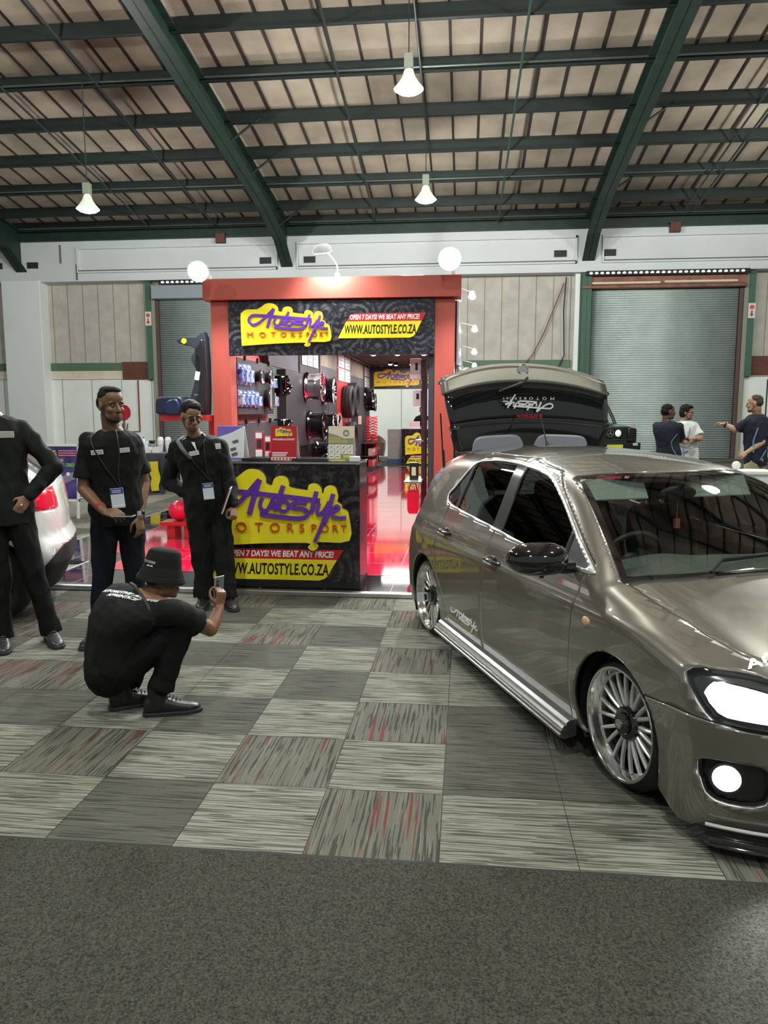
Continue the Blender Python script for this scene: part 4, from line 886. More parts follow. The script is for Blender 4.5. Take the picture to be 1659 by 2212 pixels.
for sx_, sy_ in ((-1,-1),(-1,1),(1,-1),(1,1)): mb = MB(); mb.cyl((sx_*.75,sy_*.3,0),(sx_*.75,sy_*.3,.78),.02,.02,8); mb.build('leg', blk, r)
Mt = Matrix.Translation((.32,-.43,.46)) @ RX
mb = MB(); mb.bx(-.20,.02,.03,.075,0,.008,Mt); mb.bx(-.20,-.0,-.03,.015,0,.008,Mt); mb.prism([(-.24,-.03),(-.18,-.03),(-.12,.075),(-.18,.075)],0,.008,Mt); mb.build('emblem_bars', yel, r)
mb = MB(); ribbon(mb, catmull([(-.02,.10),(.04,.13),(.09,.10),(.07,.0),(.0,-.12),(-.08,-.19)],5), .03, 0, .009, Mt, (1,.4)); mb.build('emblem_swoosh', mat('swoosh_red', (.6,.02,.05), .4), r)
text_obj('emblem_lettering', 'SUSPENSION', .085, mat('letter_lime2', (.6,.65,.15), .4), r, Mt @ Matrix.Translation((-.11,-.26,.005)), .003, bold=.002, sx=.9)
mb = MB(); ribbon(mb, catmull([(.30,.20),(.31,.02),(.35,-.12),(.32,-.25),(.33,-.38)],4), .17, .0, .012, Mt, (1.2,.9)); mb.build('yellow_sash', mat('sash_yellow', (.70,.58,.02), .5, vary=.2), r)
mb = MB(); mb.lathe([(0,.01),(.03,.01),(.03,.014),(0,.014)], Mt @ Matrix.Translation((.35,-.31,0)), 6); mb.build('sash_print', mat('sash_rust', (.3,.09,.02)), r)
random.seed(5)
labs = ['white paper cup stack, tallest on the refreshment table','white paper cup stack right of the tallest one','white sugar tub, left one of the low pair at the table front','white sugar tub, right one of the low pair at the table front','clear water bottle standing at the back of the refreshment table','steel kettle with a black lid at the left end of the refreshment table','dark coffee jar with a black cap between the kettle and the cups','white milk carton in the middle of the refreshment table']
pos = [(-6.18,15.05),(-6.04,15.1),(-6.30,14.70),(-6.14,14.70),(-6.56,15.1),(-6.78,15.0),(-6.36,15.05),(-6.46,15.02)]
cupw = mat('cup_white', (.82,.83,.85), .4); cpl = mat('clear_plastic', (.62,.70,.78), .15, coat=.5)
for (x, y), lab, kind in zip(pos, labs, 'CCTTBKJM'):
    if kind == 'C':
        o = thing('cup_stack', lab, 'cups', (x,y,.816)); mb = MB(); mb.lathe([(0,0),(.04,0),(.058,.16),(.062,.24),(.060,.27),(.045,.30),(.04,.31),(0,.31)], n=18); mb.build('stacked_cups', cupw, o, smooth=True, angle=40); mb = MB(); [mb.lathe([(.059,.15+k*.03),(.065,.155+k*.03),(.059,.16+k*.03)], n=18) for k in range(4)]; mb.build('cup_rims', sheet, o)
    elif kind == 'T':
        o = thing('sugar_tub', lab, 'tub', (x,y,.816)); mb = MB(); mb.box((0,0,.055),(.12,.1,.11)); mb.build('tub_body', cupw, o, bevel=.01); mb = MB(); mb.box((0,0,.115),(.125,.105,.012)); mb.build('tub_rim', sheet, o)
    elif kind == 'B':
        o = thing('water_bottle', lab, 'bottle', (x,y,.816)); mb = MB(); mb.lathe([(0,0),(.045,0),(.047,.2),(.03,.26),(.018,.28),(0,.29)], n=18); mb.build('bottle_body', cpl, o, smooth=True); mb = MB(); mb.cyl((0,0,.28),(0,0,.305),.018,.018,12); mb.build('bottle_cap', mat('cap_blue', (.05,.15,.5)), o)
    elif kind == 'K':
        o = thing('kettle', lab, 'kettle', (x,y,.816)); mb = MB(); mb.lathe([(0,0),(.09,0),(.095,.05),(.08,.16),(.06,.19),(0,.20)], n=24); mb.build('kettle_body', silver, o, smooth=True, angle=60); mb = MB(); mb.tube(catmull([(.07,0,.19),(.14,0,.17),(.15,0,.08),(.09,0,.05)],4), .012, 8); mb.build('kettle_handle', blk, o, smooth=True); mb = MB(); mb.lathe([(0,.195),(.055,.195),(.04,.215),(.012,.22),(.012,.24),(0,.24)], n=18); mb.build('kettle_lid', blk, o)
    elif kind == 'J':
        o = thing('coffee_jar', lab, 'jar', (x,y,.816)); mb = MB(); mb.lathe([(0,0),(.05,0),(.055,.03),(.055,.15),(.045,.18),(0,.18)], n=18); mb.build('jar_body', mat('jar_brown', (.25,.24,.24), .3), o, smooth=True, angle=50); mb = MB(); mb.lathe([(0,.178),(.05,.178),(.065,.215),(.06,.24),(0,.24)], n=18); mb.build('jar_cap', blk, o)
    else:
        o = thing('milk_carton', lab, 'carton', (x,y,.816)); mb = MB(); mb.box((0,0,.09),(.07,.07,.18)); mb.prism([(-.035,.18),(.035,.18),(0,.215)], -.035, .035, RX); mb.build('carton_body', cupw, o); mb = MB(); mb.cyl((.0,-.02,.19),(0,-.035,.205),.01,.01,10); mb.build('carton_cap', mat('cap_blue', (.05,.15,.5)), o)
mb = MB(); mb.box((0,0,.01),(.30,.2,.02)); mb.box((0,-.10,.03),(.30,.01,.04)); mb.box((0,.10,.03),(.30,.01,.04)); o = mb.build('serving_tray', mat('tray_grey', (.35,.38,.38), .3)); o.location = (-6.58,14.80,.816); tag(o, 'flat grey serving tray at the front edge of the refreshment table', 'tray')
# ============================================================ CARS
def pchip(xs, ys):
    xs = np.array(xs,float); ys = np.array(ys,float); h = np.diff(xs); d = np.diff(ys)/h; m = np.zeros(len(xs))
    for i in range(1,len(xs)-1):
        if d[i-1]*d[i] > 0: w1 = 2*h[i]+h[i-1]; w2 = h[i]+2*h[i-1]; m[i] = (w1+w2)/(w1/d[i-1]+w2/d[i])
    m[0] = d[0]; m[-1] = d[-1]
    def f(x):
        x = np.clip(np.asarray(x,float), xs[0], xs[-1]); i = np.clip(np.searchsorted(xs,x)-1, 0, len(h)-1); t = (x-xs[i])/h[i]
        return ys[i]*(2*t**3-3*t**2+1)+h[i]*m[i]*(t**3-2*t**2+t)+ys[i+1]*(-2*t**3+3*t**2)+h[i]*m[i+1]*(t**3-t**2)
    return f
def smax(a, b, k):
    h_ = np.clip(.5+.5*(a-b)/k, 0, 1); return b*(1-h_)+a*h_+k*h_*(1-h_)
def smin(a, b, k): return -smax(-a,-b,k)

def hatch_body(P, x0=-1.5, x1=1.5, zc=.52, nst=190, nt=300, ncap=34):
    """closed body surface as a structured grid, found by bisection along rays from a spine"""
    th = np.linspace(0, 2*PI, nt, endpoint=False)
    cs, sn = np.cos(th), np.sin(th); rows = []
    for k in range(ncap+1):
        ph = (PI/2)*(1-k/(ncap+1)); rows.append((x0, -math.sin(ph), math.cos(ph)))
    for k in range(nst): rows.append((x0+(x1-x0)*(k)/(nst-1), 0., 1.))
    for k in range(1, ncap+1):
        ph = (PI/2)*k/(ncap+1); rows.append((x1, math.sin(ph), math.cos(ph)))
    rows.append((x1, 1., 0.))
    R_ = np.array(rows); n = len(R_)
    ox = R_[:,0][:,None]+0*cs; dx = R_[:,1][:,None]+0*cs; dy = R_[:,2][:,None]*cs; dz = R_[:,2][:,None]*sn
    lo = np.zeros_like(ox); hi = np.full_like(ox, 1.4)
    for _ in range(26):
        mid = (lo+hi)/2; ins = P(ox+dx*mid, dy*mid, zc+dz*mid) < 0; lo = np.where(ins, mid, lo); hi = np.where(ins, hi, mid)
    V = np.stack([ox+dx*lo, dy*lo, zc+dz*lo], -1)
    faces = []
    for i in range(n-1):
        for j in range(nt):
            q = (j+1)%nt; faces.append((i*nt+j, (i+1)*nt+j, (i+1)*nt+q, i*nt+q))
    return V.reshape(-1,3), faces
CUR = [None]
def set_normals(me, off_=0.):
    F = CUR[0]
    n = len(me.vertices); co = np.empty(n*3); me.vertices.foreach_get('co', co); x, y, z = co.reshape(-1,3).T; h = 2e-3
    g = np.stack([F(x+h,y,z)-F(x-h,y,z), F(x,y+h,z)-F(x,y-h,z), F(x,y,z+h)-F(x,y,z-h)], 1); L = np.linalg.norm(g,axis=1,keepdims=True); g = g/np.maximum(L,1e-9)
    me.normals_split_custom_set_from_vertices([tuple(v) for v in g])
class Soup:
    def __init__(s, V, F): s.V = [tuple(v) for v in V]; s.F = F
    def cut(s, fn):
        """splits the faces along fn = 0; returns the fn < 0 part and keeps the rest"""
        val = fn(np.array(s.V)); V = s.V; cache = {}; pos = []; neg = []
        val = np.where(np.abs(val) < 1e-6, 1e-6, val)
        val = list(val)
        for f in s.F:
            sg = [val[i] > 0 for i in f]
            if all(sg): pos.append(f); continue
            if not any(sg): neg.append(f); continue
            a, b = [], []
            for k in range(len(f)):
                i, j = f[k], f[(k+1)%len(f)]
                (a if sg[k] else b).append(i)
                if sg[k] != sg[(k+1)%len(f)]:
                    key = (min(i,j), max(i,j))
                    if key not in cache:
                        t = val[i]/(val[i]-val[j]); V.append(tuple(V[i][q]+(V[j][q]-V[i][q])*t for q in range(3))); val.append(0.); cache[key] = len(V)-1
                    a.append(cache[key]); b.append(cache[key])
            if len(a) > 2: pos.append(tuple(a))
            if len(b) > 2: neg.append(tuple(b))
        s.F = pos; o = Soup([], neg); o.V = s.V; return o
    def build(s, name, m, parent, push=0., solid=0., smooth='all', mirror=False):
        used = {}; vs = []; fs = []
        for f in s.F:
            if len(set(f)) < 3: continue
            g = []
            for i in f:
                if i not in used: used[i] = len(vs); vs.append(s.V[i])
                g.append(used[i])
            fs.append(g)
        if not fs: return None
        me = bpy.data.meshes.new(name); me.from_pydata(vs, [], fs); me.update()
        bm = bmesh.new(); bm.from_mesh(me); bmesh.ops.remove_doubles(bm, verts=bm.verts, dist=.0004)
        # outward: away from the car centre
        sgn = sum((f.calc_center_median()-Vector((0,0,.5))).dot(f.normal)*f.calc_area() for f in bm.faces)
        if sgn < 0: bmesh.ops.reverse_faces(bm, faces=bm.faces)
        if push:
            bm.normal_update()
            mv = [(v, v.normal.copy()) for v in bm.verts]
            for v, n_ in mv: v.co += n_*push
        bm.to_mesh(me); bm.free(); me.polygons.foreach_set('use_smooth', [True]*len(me.polygons)); me.materials.append(m); set_normals(me)
        o = link(bpy.data.objects.new(name, me)); o.parent = parent
        if solid: md = o.modifiers.new('thick','SOLIDIFY'); md.thickness = solid; md.offset = -1
        return o
def poly_sdf(poly, X, Y):
    """signed distance to a polygon, negative inside"""
    P = np.array(poly,float); d = np.full(X.shape, 1e9); s = np.ones(X.shape)
    for i in range(len(P)):
        a = P[i]; b = P[(i-1)]; ex, ey = b-a; wx, wy = X-a[0], Y-a[1]; t = np.clip((wx*ex+wy*ey)/(ex*ex+ey*ey), 0, 1)
        d = np.minimum(d, (wx-ex*t)**2+(wy-ey*t)**2)
        c1 = Y >= a[1]; c2 = Y < b[1]; c3 = ex*wy > ey*wx
        s = np.where((c1&c2&c3)|((~c1)&(~c2)&(~c3)), -s, s)
    return s*np.sqrt(d)
def rnd(poly, r):  # rounded-corner sdf of a polygon
    return lambda X, Y: poly_sdf(poly, X, Y) if r == 0 else poly_sdf(poly, X, Y)-0*r
def sm_poly(pts, per=5): return catmull(pts, per, closed=True)

paint = mat('pepper_grey_paint', (.175,.162,.132), .34, .45, coat=1., coatr=.02)
paint.node_tree.nodes['Principled BSDF'].inputs['Coat IOR'].default_value = 1.9
glassw = glass_mat('windscreen_glass', (.80,.90,.84), .86); glassd = glass_mat('tinted_glass', (.35,.38,.38), .35)
trimb = mat('car_black_plastic', (.015,.015,.016), .45); chr2 = mat('window_chrome', (.90,.90,.88), .30, .7)
rh_int = mat('cabin_dark', (.02,.02,.022), .7)
HEAD = math.atan2(-.923,.385); CARLOC = (.960,4.640,0)
car = thing('hatchback_car', 'grey-brown lowered hatchback with headlights on and its tailgate open', 'car', CARLOC, HEAD)
Wx = pchip([-2.0,-1.7,-1.3,-.8,0,.8,1.25,1.5,1.7,2.0],[.78,.805,.835,.838,.835,.838,.842,.832,.80,.74])
def inset(z): return pchip([.05,.12,.20,.32,.50,.66,.745,.785,.84,.90,.96,1.1,1.35,1.5],[.10,.055,.030,.008,.0,.004,.010,.030,.045,.075,.100,.158,.262,.33])(z)
roofz = pchip([-2.1,-1.95,-1.8,-1.62,-1.45,-1.3,-1.0,-.5,-.1,.2,.45,.8,1.2],[.2,.82,1.06,1.235,1.335,1.372,1.398,1.408,1.398,1.368,1.315,1.12,.80])
hoodz = pchip([-2.1,.6,.9,1.1,1.35,1.6,1.75,1.86,1.95,2.02],[1.02,1.0,.945,.900,.846,.776,.722,.662,.58,.40])
def bodyF(x, y, z):
    ay = np.abs(y)
    fb = np.clip((x-1.42)/.15,0,1)
    side = ay-(Wx(x)-inset(z)*(1-.75*fb*(z<.3)))
    ws = 1.315-.64*(x-.45)-.10*y*y
    rf = roofz(x)-.17*y*y-.10*y**4
    cab = smin(rf, ws, .05)
    hd = hoodz(x)-.12*y*y+.010*np.exp(-((ay-.58)/.09)**2)
    hd = np.where(x < .95, hd-(.95-x)*.9, hd)
    top = smax(cab, hd, .015)
    ft = z-top
    xf = 1.985-.30*(ay/.80)**3.0-.05*((z-.45)/.25)**2*(z>.45)-.05*((.30-z)/.2)**2*(z<.30)
    xr = -1.94+.20*(ay/.80)**3.5+.18*np.clip((z-.55)/.4,0,1)**1.5
    f = smax(side, ft, .08); f = smax(f, x-xf, .07); f = smax(f, xr-x, .08); f = smax(f, .125-.060*fb-z, .03)
    return f
CUR[0] = bodyF; V, F = hatch_body(bodyF)
body = Soup(V, F)
R_ARCH = .318; FW = (1.168,.285); RW = (-1.27,.285)
def arch(cx, cz, r): return lambda v: np.maximum(np.sqrt((v[:,0]-cx)**2+(v[:,2]-cz)**2)-r, .52-np.abs(v[:,1]))
body.cut(arch(*FW, R_ARCH)); body.cut(arch(*RW, R_ARCH))
# load opening under the raised tailgate
def hatchf(v): return np.maximum(np.maximum(v[:,0]+1.40+.12*v[:,1]**2, np.abs(v[:,1])-(.60+.12*np.clip(1.2-v[:,2],0,.4))), .62-v[:,2])
body.cut(hatchf)
# glazing
DLO = [(-1.115,1.065),(-1.06,1.11),(-.97,1.205),(-.88,1.285),(-.78,1.318),(-.50,1.336),(-.18,1.326),(.06,1.302),(.22,1.262),(.42,1.165),(.64,1.035),(.86,.915),(.86,.885),(.55,.888),(.15,.900),(-.30,.932),(-.80,.965),(-1.02,.985),(-1.10,1.015)]
DLO = sm_poly(DLO, 3)
def sidefn(poly, grow=0.): return lambda v: np.maximum(poly_sdf(poly, v[:,0], v[:,2])-grow, .42-np.abs(v[:,1]))
dloband = body.cut(sidefn(DLO, .0))
def xz(fn): return lambda v: fn(v[:,0], v[:,2])
panes = {}
edge = dloband.cut(sidefn(DLO, -.016))            # what is left in dloband is the bright surround
edge, surround = edge, dloband
surround.build('window_surround', chr2, car, push=.004, solid=.008)
front_pane = [(-.135,.80),(.575,.80),(.575,1.45),(-.165,1.45)]; rear_pane = [(-.895,.80),(-.275,.80),(-.290,1.45),(-.835,1.45)]; quarter = [(-1.3,.80),(-.935,.80),(-.875,1.45),(-1.3,1.45)]; sail = [(.60,.80),(1.1,.80),(1.1,1.45),(.60,1.45)]
for pl, nm, m_ in ((front_pane,'side_window',glassd),(rear_pane,'side_window',glassd),(quarter,'quarter_window',glassd),(sail,'mirror_sail',trimb)):
    p_ = edge.cut(xz(lambda X,Z,pl=pl: poly_sdf(pl,X,Z)))
    for sg in (-1,1):
        q_ = Soup([], list(p_.F)); q_.V = p_.V; h_ = q_.cut(lambda v, sg=sg: -sg*v[:,1]); h_.build(nm, m_, car, push=-.006)

for sg in (-1,1): q_ = Soup([], list(edge.F)); q_.V = edge.V; q_.cut(lambda v, sg=sg: -sg*v[:,1]).build('window_pillar', mat('pillar_black', (.035,.035,.036), .25, coat=.6), car, push=-.001, solid=.02)
def wsf(v):
    x, y, z = v[:,0], v[:,1], v[:,2]; t = np.clip((x-.3)/.72,0,1)
    yl = .548+(.695-.548)*t
    return np.maximum.reduce([(.432-.42*y*y)-x, x-(1.10-.19*y*y), np.abs(y)-yl, .8-z])+.0
wscr = body.cut(lambda v: wsf(v)); band = wscr.cut(lambda v: -(wsf(v)+.035))
# 'band' holds the black ceramic border
if band.F: pass
inner = wscr; 
A_, B_ = inner, band
wsn = lambda sp: sp
B_.build('windscreen_border', mat('frit_black', (.008,.008,.009), .1, coat=1), car, push=-.003)
A_.build('windscreen', glassw, car, push=-.003)
# lamps
HL = sm_poly([(x+(.045 if x < 1.8 else 0), z) for x, z in [(1.545,.672),(1.575,.692),(1.66,.695),(1.76,.672),(1.86,.640),(1.93,.60),(1.965,.55),(1.95,.505),(1.86,.498),(1.74,.500),(1.665,.512),(1.60,.580)]], 3)
hlf = lambda v: np.maximum(poly_sdf(HL, v[:,0], v[:,2]), .30-np.abs(v[:,1]))
lampsoup = body.cut(hlf)
for sg in (-1,1):
    q_ = Soup([], list(lampsoup.F)); q_.V = lampsoup.V; h_ = q_.cut(lambda v, sg=sg: -sg*v[:,1])
    hl = h_.build('headlight', glass_mat('lamp_lens_glass', (1,1,1), .97) if sg == -1 else MATS['lamp_lens_glass'], car, push=.001)
    hl['label'] = 'lit headlight'
    back = Soup(list(h_.V), list(h_.F)); 
    b1 = back.cut(lambda v: np.maximum.reduce([1.655+.30*(v[:,2]-.60)-v[:,0], poly_sdf(HL, v[:,0], v[:,2])+.022]))
    back.build('lamp_bezel', mat('lamp_bezel_grey', (.10,.11,.12), .25, .5), hl, push=-.035)
    b1.build('lamp_reflector', mat('headlight_glow', (1,1,1), .3, emit=(.93,.97,1), es=11), hl, push=-.045)
# lower grille, fog lamp recesses
def yzf(poly, xmin): return lambda v: np.maximum(poly_sdf(poly, np.abs(v[:,1]), v[:,2]), xmin-v[:,0])
grille = body.cut(yzf([(-.1,.17),(.55,.17),(.60,.22),(.585,.355),(.52,.375),(-.1,.375)], 1.5)); grille.build('lower_grille', mat('grille_black', (.01,.01,.011), .5, bump=1., bscale=90), car, push=-.04, solid=.01)
ugr = body.cut(yzf([(-.1,.515),(.36,.515),(.46,.56),(.46,.62),(-.1,.62)], 1.5)); ugr.build('upper_grille', MATS['grille_black'], car, push=-.03, solid=.01)
fogr = body.cut(yzf(sm_poly([(.625,.23),(.625,.35),(.66,.375),(.775,.37),(.79,.33),(.77,.225),(.70,.205)],3), 1.5)); 
for sg in (-1,1): q_ = Soup([], list(fogr.F)); q_.V = fogr.V; q_.cut(lambda v, sg=sg: -sg*v[:,1]).build('fog_lamp_recess', trimb, car, push=-.035, solid=.008)
# panel gaps
def gap(fn, w_=.0022): return body.cut(lambda v: np.maximum(np.abs(fn(v))-w_, .35-np.abs(v[:,1])))
FD = [(.812,.175),(.812,.60),(.835,.86),(.86,.93),(.5,1.14),(.2,1.31),(-.2,1.36),(-.235,1.2),(-.225,.93),(-.235,.5),(-.235,.175)]
RD = [(-.245,.175),(-.245,.5),(-.235,.93),(-.26,1.36),(-.8,1.36),(-.99,1.20),(-1.03,.95),(-1.045,.66),(-1.005,.54),(-.90,.42),(-.825,.28),(-.80,.175)]
def doorf(P_): return lambda v: np.maximum(poly_sdf(P_, v[:,0], v[:,2]), .42-np.abs(v[:,1]))
FDs = FD; RDs = RD
gapS = []
def take(P_, nm):
    d_ = body.cut(doorf(P_))
    g_ = d_.cut(lambda v: -(doorf(P_)(v)+.0045)) if False else None
    inner_ = d_.cut(lambda v: doorf(P_)(v)+.006)
    gapS.append(d_)                                    # the thin rim left over is the shut line
    for sg in (-1,1):
        q_ = Soup([], list(inner_.F)); q_.V = inner_.V; h_ = q_.cut(lambda v, sg=sg: -sg*v[:,1]); yield h_.build(nm, paint, car, solid=.018), sg
doors = {}
for (o_, sg) in take(FDs, 'front_door'): doors['f',sg] = o_
for (o_, sg) in take(RDs, 'rear_door'): doors['r',sg] = o_
for g_ in gapS: g_.build('shut_line', trimb, car, push=-.006)
HD = [(.9,.0),(.985,.60),(1.02,.672),(1.27,.665),(1.5,.640),(1.66,.600),(1.735,.52),(1.79,.40),(1.83,.2),(1.84,.0)]
HDp = HD[1:-1]+[(1.84,0.)]+[(x,-y) for x,y in HD[1:-1][::-1]]+[(.9,0.)]
hoodf = lambda v: np.maximum(poly_sdf(HDp, v[:,0], v[:,1]), .58-v[:,2])
hs = body.cut(hoodf); hin = hs.cut(lambda v: hoodf(v)+.006); hs.build('bonnet_line', trimb, car, push=-.006)
cowl = hin.cut(lambda v: v[:,0]-(1.125-.19*v[:,1]**2)); cowl.build('cowl_panel', trimb, car, push=-.004)
bonnet = hin.build('bonnet', paint, car, solid=.015)
# bumper as its own part
def bumpf(v): return np.maximum(1.0-v[:,0], v[:,2]-(.478+.10*(v[:,0]-1.3)*np.clip((1.8-v[:,0])*4,0,1)+.02))
bp_ = body.cut(bumpf); bi = bp_.cut(lambda v: bumpf(v)+.005); bp_.build('bumper_line', trimb, car, push=-.005)
bi.build('front_bumper', paint, car, solid=.015)
body.build('body_shell', paint, car, solid=.018)
# wheel-well liners and floor pan
mb = MB()
for cx, cz in (FW, RW):
    for sg in (-1,1):
        prof = [(.325*math.cos(a)+cx, .325*math.sin(a)+cz) for a in [PI*(-.18+1.36*k/20) for k in range(21)]]
        mb.loft([[(x, sg*.79, z) for x, z in prof],[(x, sg*.48, z) for x, z in prof]], caps=False, closed=False)
        mb.add([(x, sg*.48, z) for x, z in prof], [tuple(range(21))]); mb.build('wheel_well', mat('well_black', (.006,.006,.006), .9), car); mb = MB()
mb = MB(); mb.bx(-1.75,1.75,-.70,.70,.13,.15); mb.build('floor_pan', mat('well_black', (.006,.006,.006)), car)
# wheels
WM = Matrix.Rotation(PI/2,4,'X'); 
def wheel_mesh(parent, cx, cz, sg, R=.288, Rr=.248):
    M = Matrix.Translation((cx, sg*.800, cz)) @ Matrix.Rotation(-sg*PI/2,4,'X')
    mb = MB(); w2 = .20
    mb.lathe([(Rr*.97,-.005),(Rr*1.0,-.002),(Rr*1.035,-.012),(R*.955,-.030),(R*.99,-.050),(R,-.075),(R,-.155),(R*.99,-.18),(R*.93,-.205),(Rr*1.0,-.21)], M, 72, closed=True)
    t_ = mb.build('wheel', rubber, parent, smooth=True, angle=60)
    r_ = rim_parts(t_, Rr, .20, M, 'mesh', chrome, silver, glossblk, n=10)
    # brake disc
    mb = MB(); mb.lathe([(0,-.13),(.14,-.13),(.14,-.12),(0,-.12)], M, 40); mb.build('brake_disc', mat('disc_steel', (.25,.25,.25), .3, .9), t_, smooth=True, angle=30)
    return t_
for (cx, cz), R_w in ((FW,.285),(RW,.285)):
    for sg in (-1,1): wheel_mesh(car, cx, .288, sg)
# fog lamps
for sg in (-1,1):
    c_ = Vector((1.735, sg*.715, .295)); d_ = Vector((.75, sg*.62, 0)).normalized(); M = frame_to(c_-d_*.05, c_+d_*.05)
    mb = MB(); mb.lathe([(.0,.0),(.05,.0),(.062,.03),(.062,.042),(.054,.042)], M, 28); fl = mb.build('fog_lamp', trimb, car, smooth=True, angle=40); fl['label'] = 'lit round fog lamp'
    mb = MB(); mb.lathe([(0,.036),(.054,.036),(.048,.044),(0,.050)], M, 28); mb.build('fog_lamp_lens', mat('fog_glow', (1,1,1), .3, emit=(.90,.96,1), es=26), fl, smooth=True)
# splitter lip and its bright edge
def plan(off, y): return (1.985-.30*(abs(y)/.80)**3.0)+off
mb = MB(); ys = [(-.77+1.54*k/40) for k in range(41)]; rings = []
for y in ys:
    x = plan(.0, y); rings.append([(x-.14,y,.045),(x+.010,y*1.01,.045),(x+.020,y*1.01,.052),(x+.014,y,.068),(x-.03,y,.085),(x-.14,y,.085)])
mb.loft(rings); mb.build('front_splitter', glossblk, car, smooth=True, angle=40)
mb = MB(); mb.tube([(plan(.0,y)-.012,y*1.005,.118) for y in ys], .007, 8); mb.build('lip_trim', chr2, car, smooth=True)
# ribbed alloy side skirts
for sg in (-1,1):
    prof = [(.80,.118),(.862,.108),(.886,.116),(.889,.132),(.880,.137),(.886,.143),(.884,.152),(.872,.156),(.876,.163),(.868,.172),(.852,.176),(.856,.186),(.840,.196),(.80,.200)]
    mb = MB(); mb.loft([[(x,sg*(y-.0),z+dz) for y,z in prof] for x,dz in ((-.88,.02),(.0,.0),(.84,-.02))]); mb.build('side_skirt', mat('ribbed_alloy', (.38,.38,.36), .28, .9), car, smooth=True, angle=20)
# handles, repeater, mirrors, wipers, aerial
def sy(x, z): return float(Wx(x)-inset(z))
for sg in (-1,1):
    for dk, (hx, hz) in (('f',(-.10,.765)),('r',(-.90,.815))):
        y = sg*sy(hx,hz); d_ = doors[dk,sg]
        mb = MB(); mb.ball((hx,y,hz), (.055,.012,.036), 20); mb.build('handle_recess', glossblk, d_, smooth=True)
        mb = MB(); mb.tube(catmull([(hx-.085,y-sg*.004,hz+.006),(hx-.06,y+sg*.024,hz+.008),(hx,y+sg*.030,hz+.008),(hx+.06,y+sg*.026,hz+.004),(hx+.085,y,hz)],4), [.012]*3+[.013]*11+[.012]*3, 10); mb.build('door_handle', glossblk, d_, smooth=True)
        mb = MB(); mb.tube([(hx-.055,y+sg*.036,hz-.004),(hx+.055,y+sg*.038,hz-.006)], .005, 8); mb.build('handle_chrome', chr2, d_, smooth=True)
    y = sg*sy(.945,.69); mb = MB(); mb.ball((.945,y,.69), (.034,.010,.022), 18); rp = mb.build('side_repeater', mat('amber_lens', (.75,.42,.22), .15, coat=1), car, smooth=True); rp['label'] = 'amber and clear side repeater'
    # mirror
    mb = MB(); c_ = Vector((.70,sg*.940,.930)); rings = []
    for k, (dy, s_) in enumerate(((-.105,.55),(-.09,.82),(-.05,.98),(.0,1.),(.06,.95),(.10,.78),(.125,.50),(.135,.2))):
        rings.append([tuple(c_+Vector((.095*s_*math.cos(a)-.25*max(0,dy)*1.0, sg*dy*1.15, .088*s_*math.sin(a)*(1 if math.sin(a)>0 else .85)))) for a in [2*PI*q/20 for q in range(20)]])
    mb.loft(rings); mi = mb.build('door_mirror', glossblk, car, smooth=True)
    mb = MB(); mb.tube(catmull([(.74,sg*.78,.895),(.73,sg*.84,.893),(.71,sg*.90,.905)],4), .028, 10); mb.build('mirror_arm', glossblk, mi, smooth=True)
    mb = MB(); mb.box((.623,sg*.940,.930),(.006,.17,.11)); mb.build('mirror_glass', chrome, mi, bevel=.002)
    mb = MB(); mb.cyl((.70,sg*.93,.845),(.70,sg*.93,.86),.010,.012,10); mb.build('mirror_lamp', glossblk, mi)
# lettering on the car
Ml = Matrix.Translation((-.51,-sy(-.51,.30)-.003,.315)) @ Matrix.Rotation(PI/2,4,'X') @ Matrix.Rotation(0,4,'Z')
wt = mat('sticker_white', (.80,.80,.80), .4); gold = mat('sticker_gold', (.45,.33,.05), .4)
_s = logo(doors['r',-1], Ml, .50/876, .155/503, 0, flat=True, script=wt, letters=gold)
Mh = Matrix.Translation((1.685,-.47,.0))
zt = float(hoodz(1.70)-.12*.45**2)
text_obj('bonnet_lettering', 'AIR', .065, wt, bonnet, Matrix.Translation((1.70,-.555,zt-.004)) @ Matrix.Rotation(.05,4,'X') @ Matrix.Rotation(.42,4,'Y') @ Matrix.Rotation(PI/2,4,'Z'), .0008, .25, sx=1.6, bold=.002)
for sg, y0_, y1_ in ((1,-.30,.30),(1,.25,.62)):
    xw = 1.12-.19*y0_**2; mb = MB(); zz = lambda x, y: 1.315-.64*(x-.45)-.10*y*y
    mb.tube([(1.10,y0_,.915),(1.03,y0_+.2*(y1_-y0_),zz(1.03,y0_)+.02),(1.00,y1_,zz(1.0,y1_)+.012)], .008, 6); wp = mb.build('wiper_arm', trimb, car, smooth=True)
    mb = MB(); mb.tube([(1.03,y0_+.12,zz(1.03,y0_)+.012),(.99,y1_+.15,zz(.99,y1_)+.008)], .006, 6); mb.build('wiper_blade', trimb, wp, smooth=True)
mb = MB(); mb.tube([(-1.02,.02,1.385),(-1.14,.02,1.60)], [.006,.004], 8); mb.cyl((-1.0,.02,1.38),(-1.03,.02,1.41),.02,.012,12); mb.build('aerial', trimb, car, smooth=True)
# tail lamps
for sg in (-1,1):
    mb = MB(); rings = []
    for k in range(7):
        a = k/6; x = -1.42-.42*a; z0_, z1_ = .80, 1.02-.05*a
        y = sg*(min(sy(x,.85), .80)-.0-.26*max(0,(a-.45))**1.5*1.6); rings.append([(x,y+sg*.006,z0_),(x,y-sg*.05+sg*.006-sg*.03,z1_),(x+.02,y-sg*.11,z1_),(x+.02,y-sg*.05,z0_)])
    mb.loft(rings); tl = mb.build('tail_lamp', mat('tail_red', (.45,.005,.02), .12, coat=1, emit=(.5,.0,.02), es=.15), car, smooth=True, angle=40); tl['label'] = 'red tail lamp'
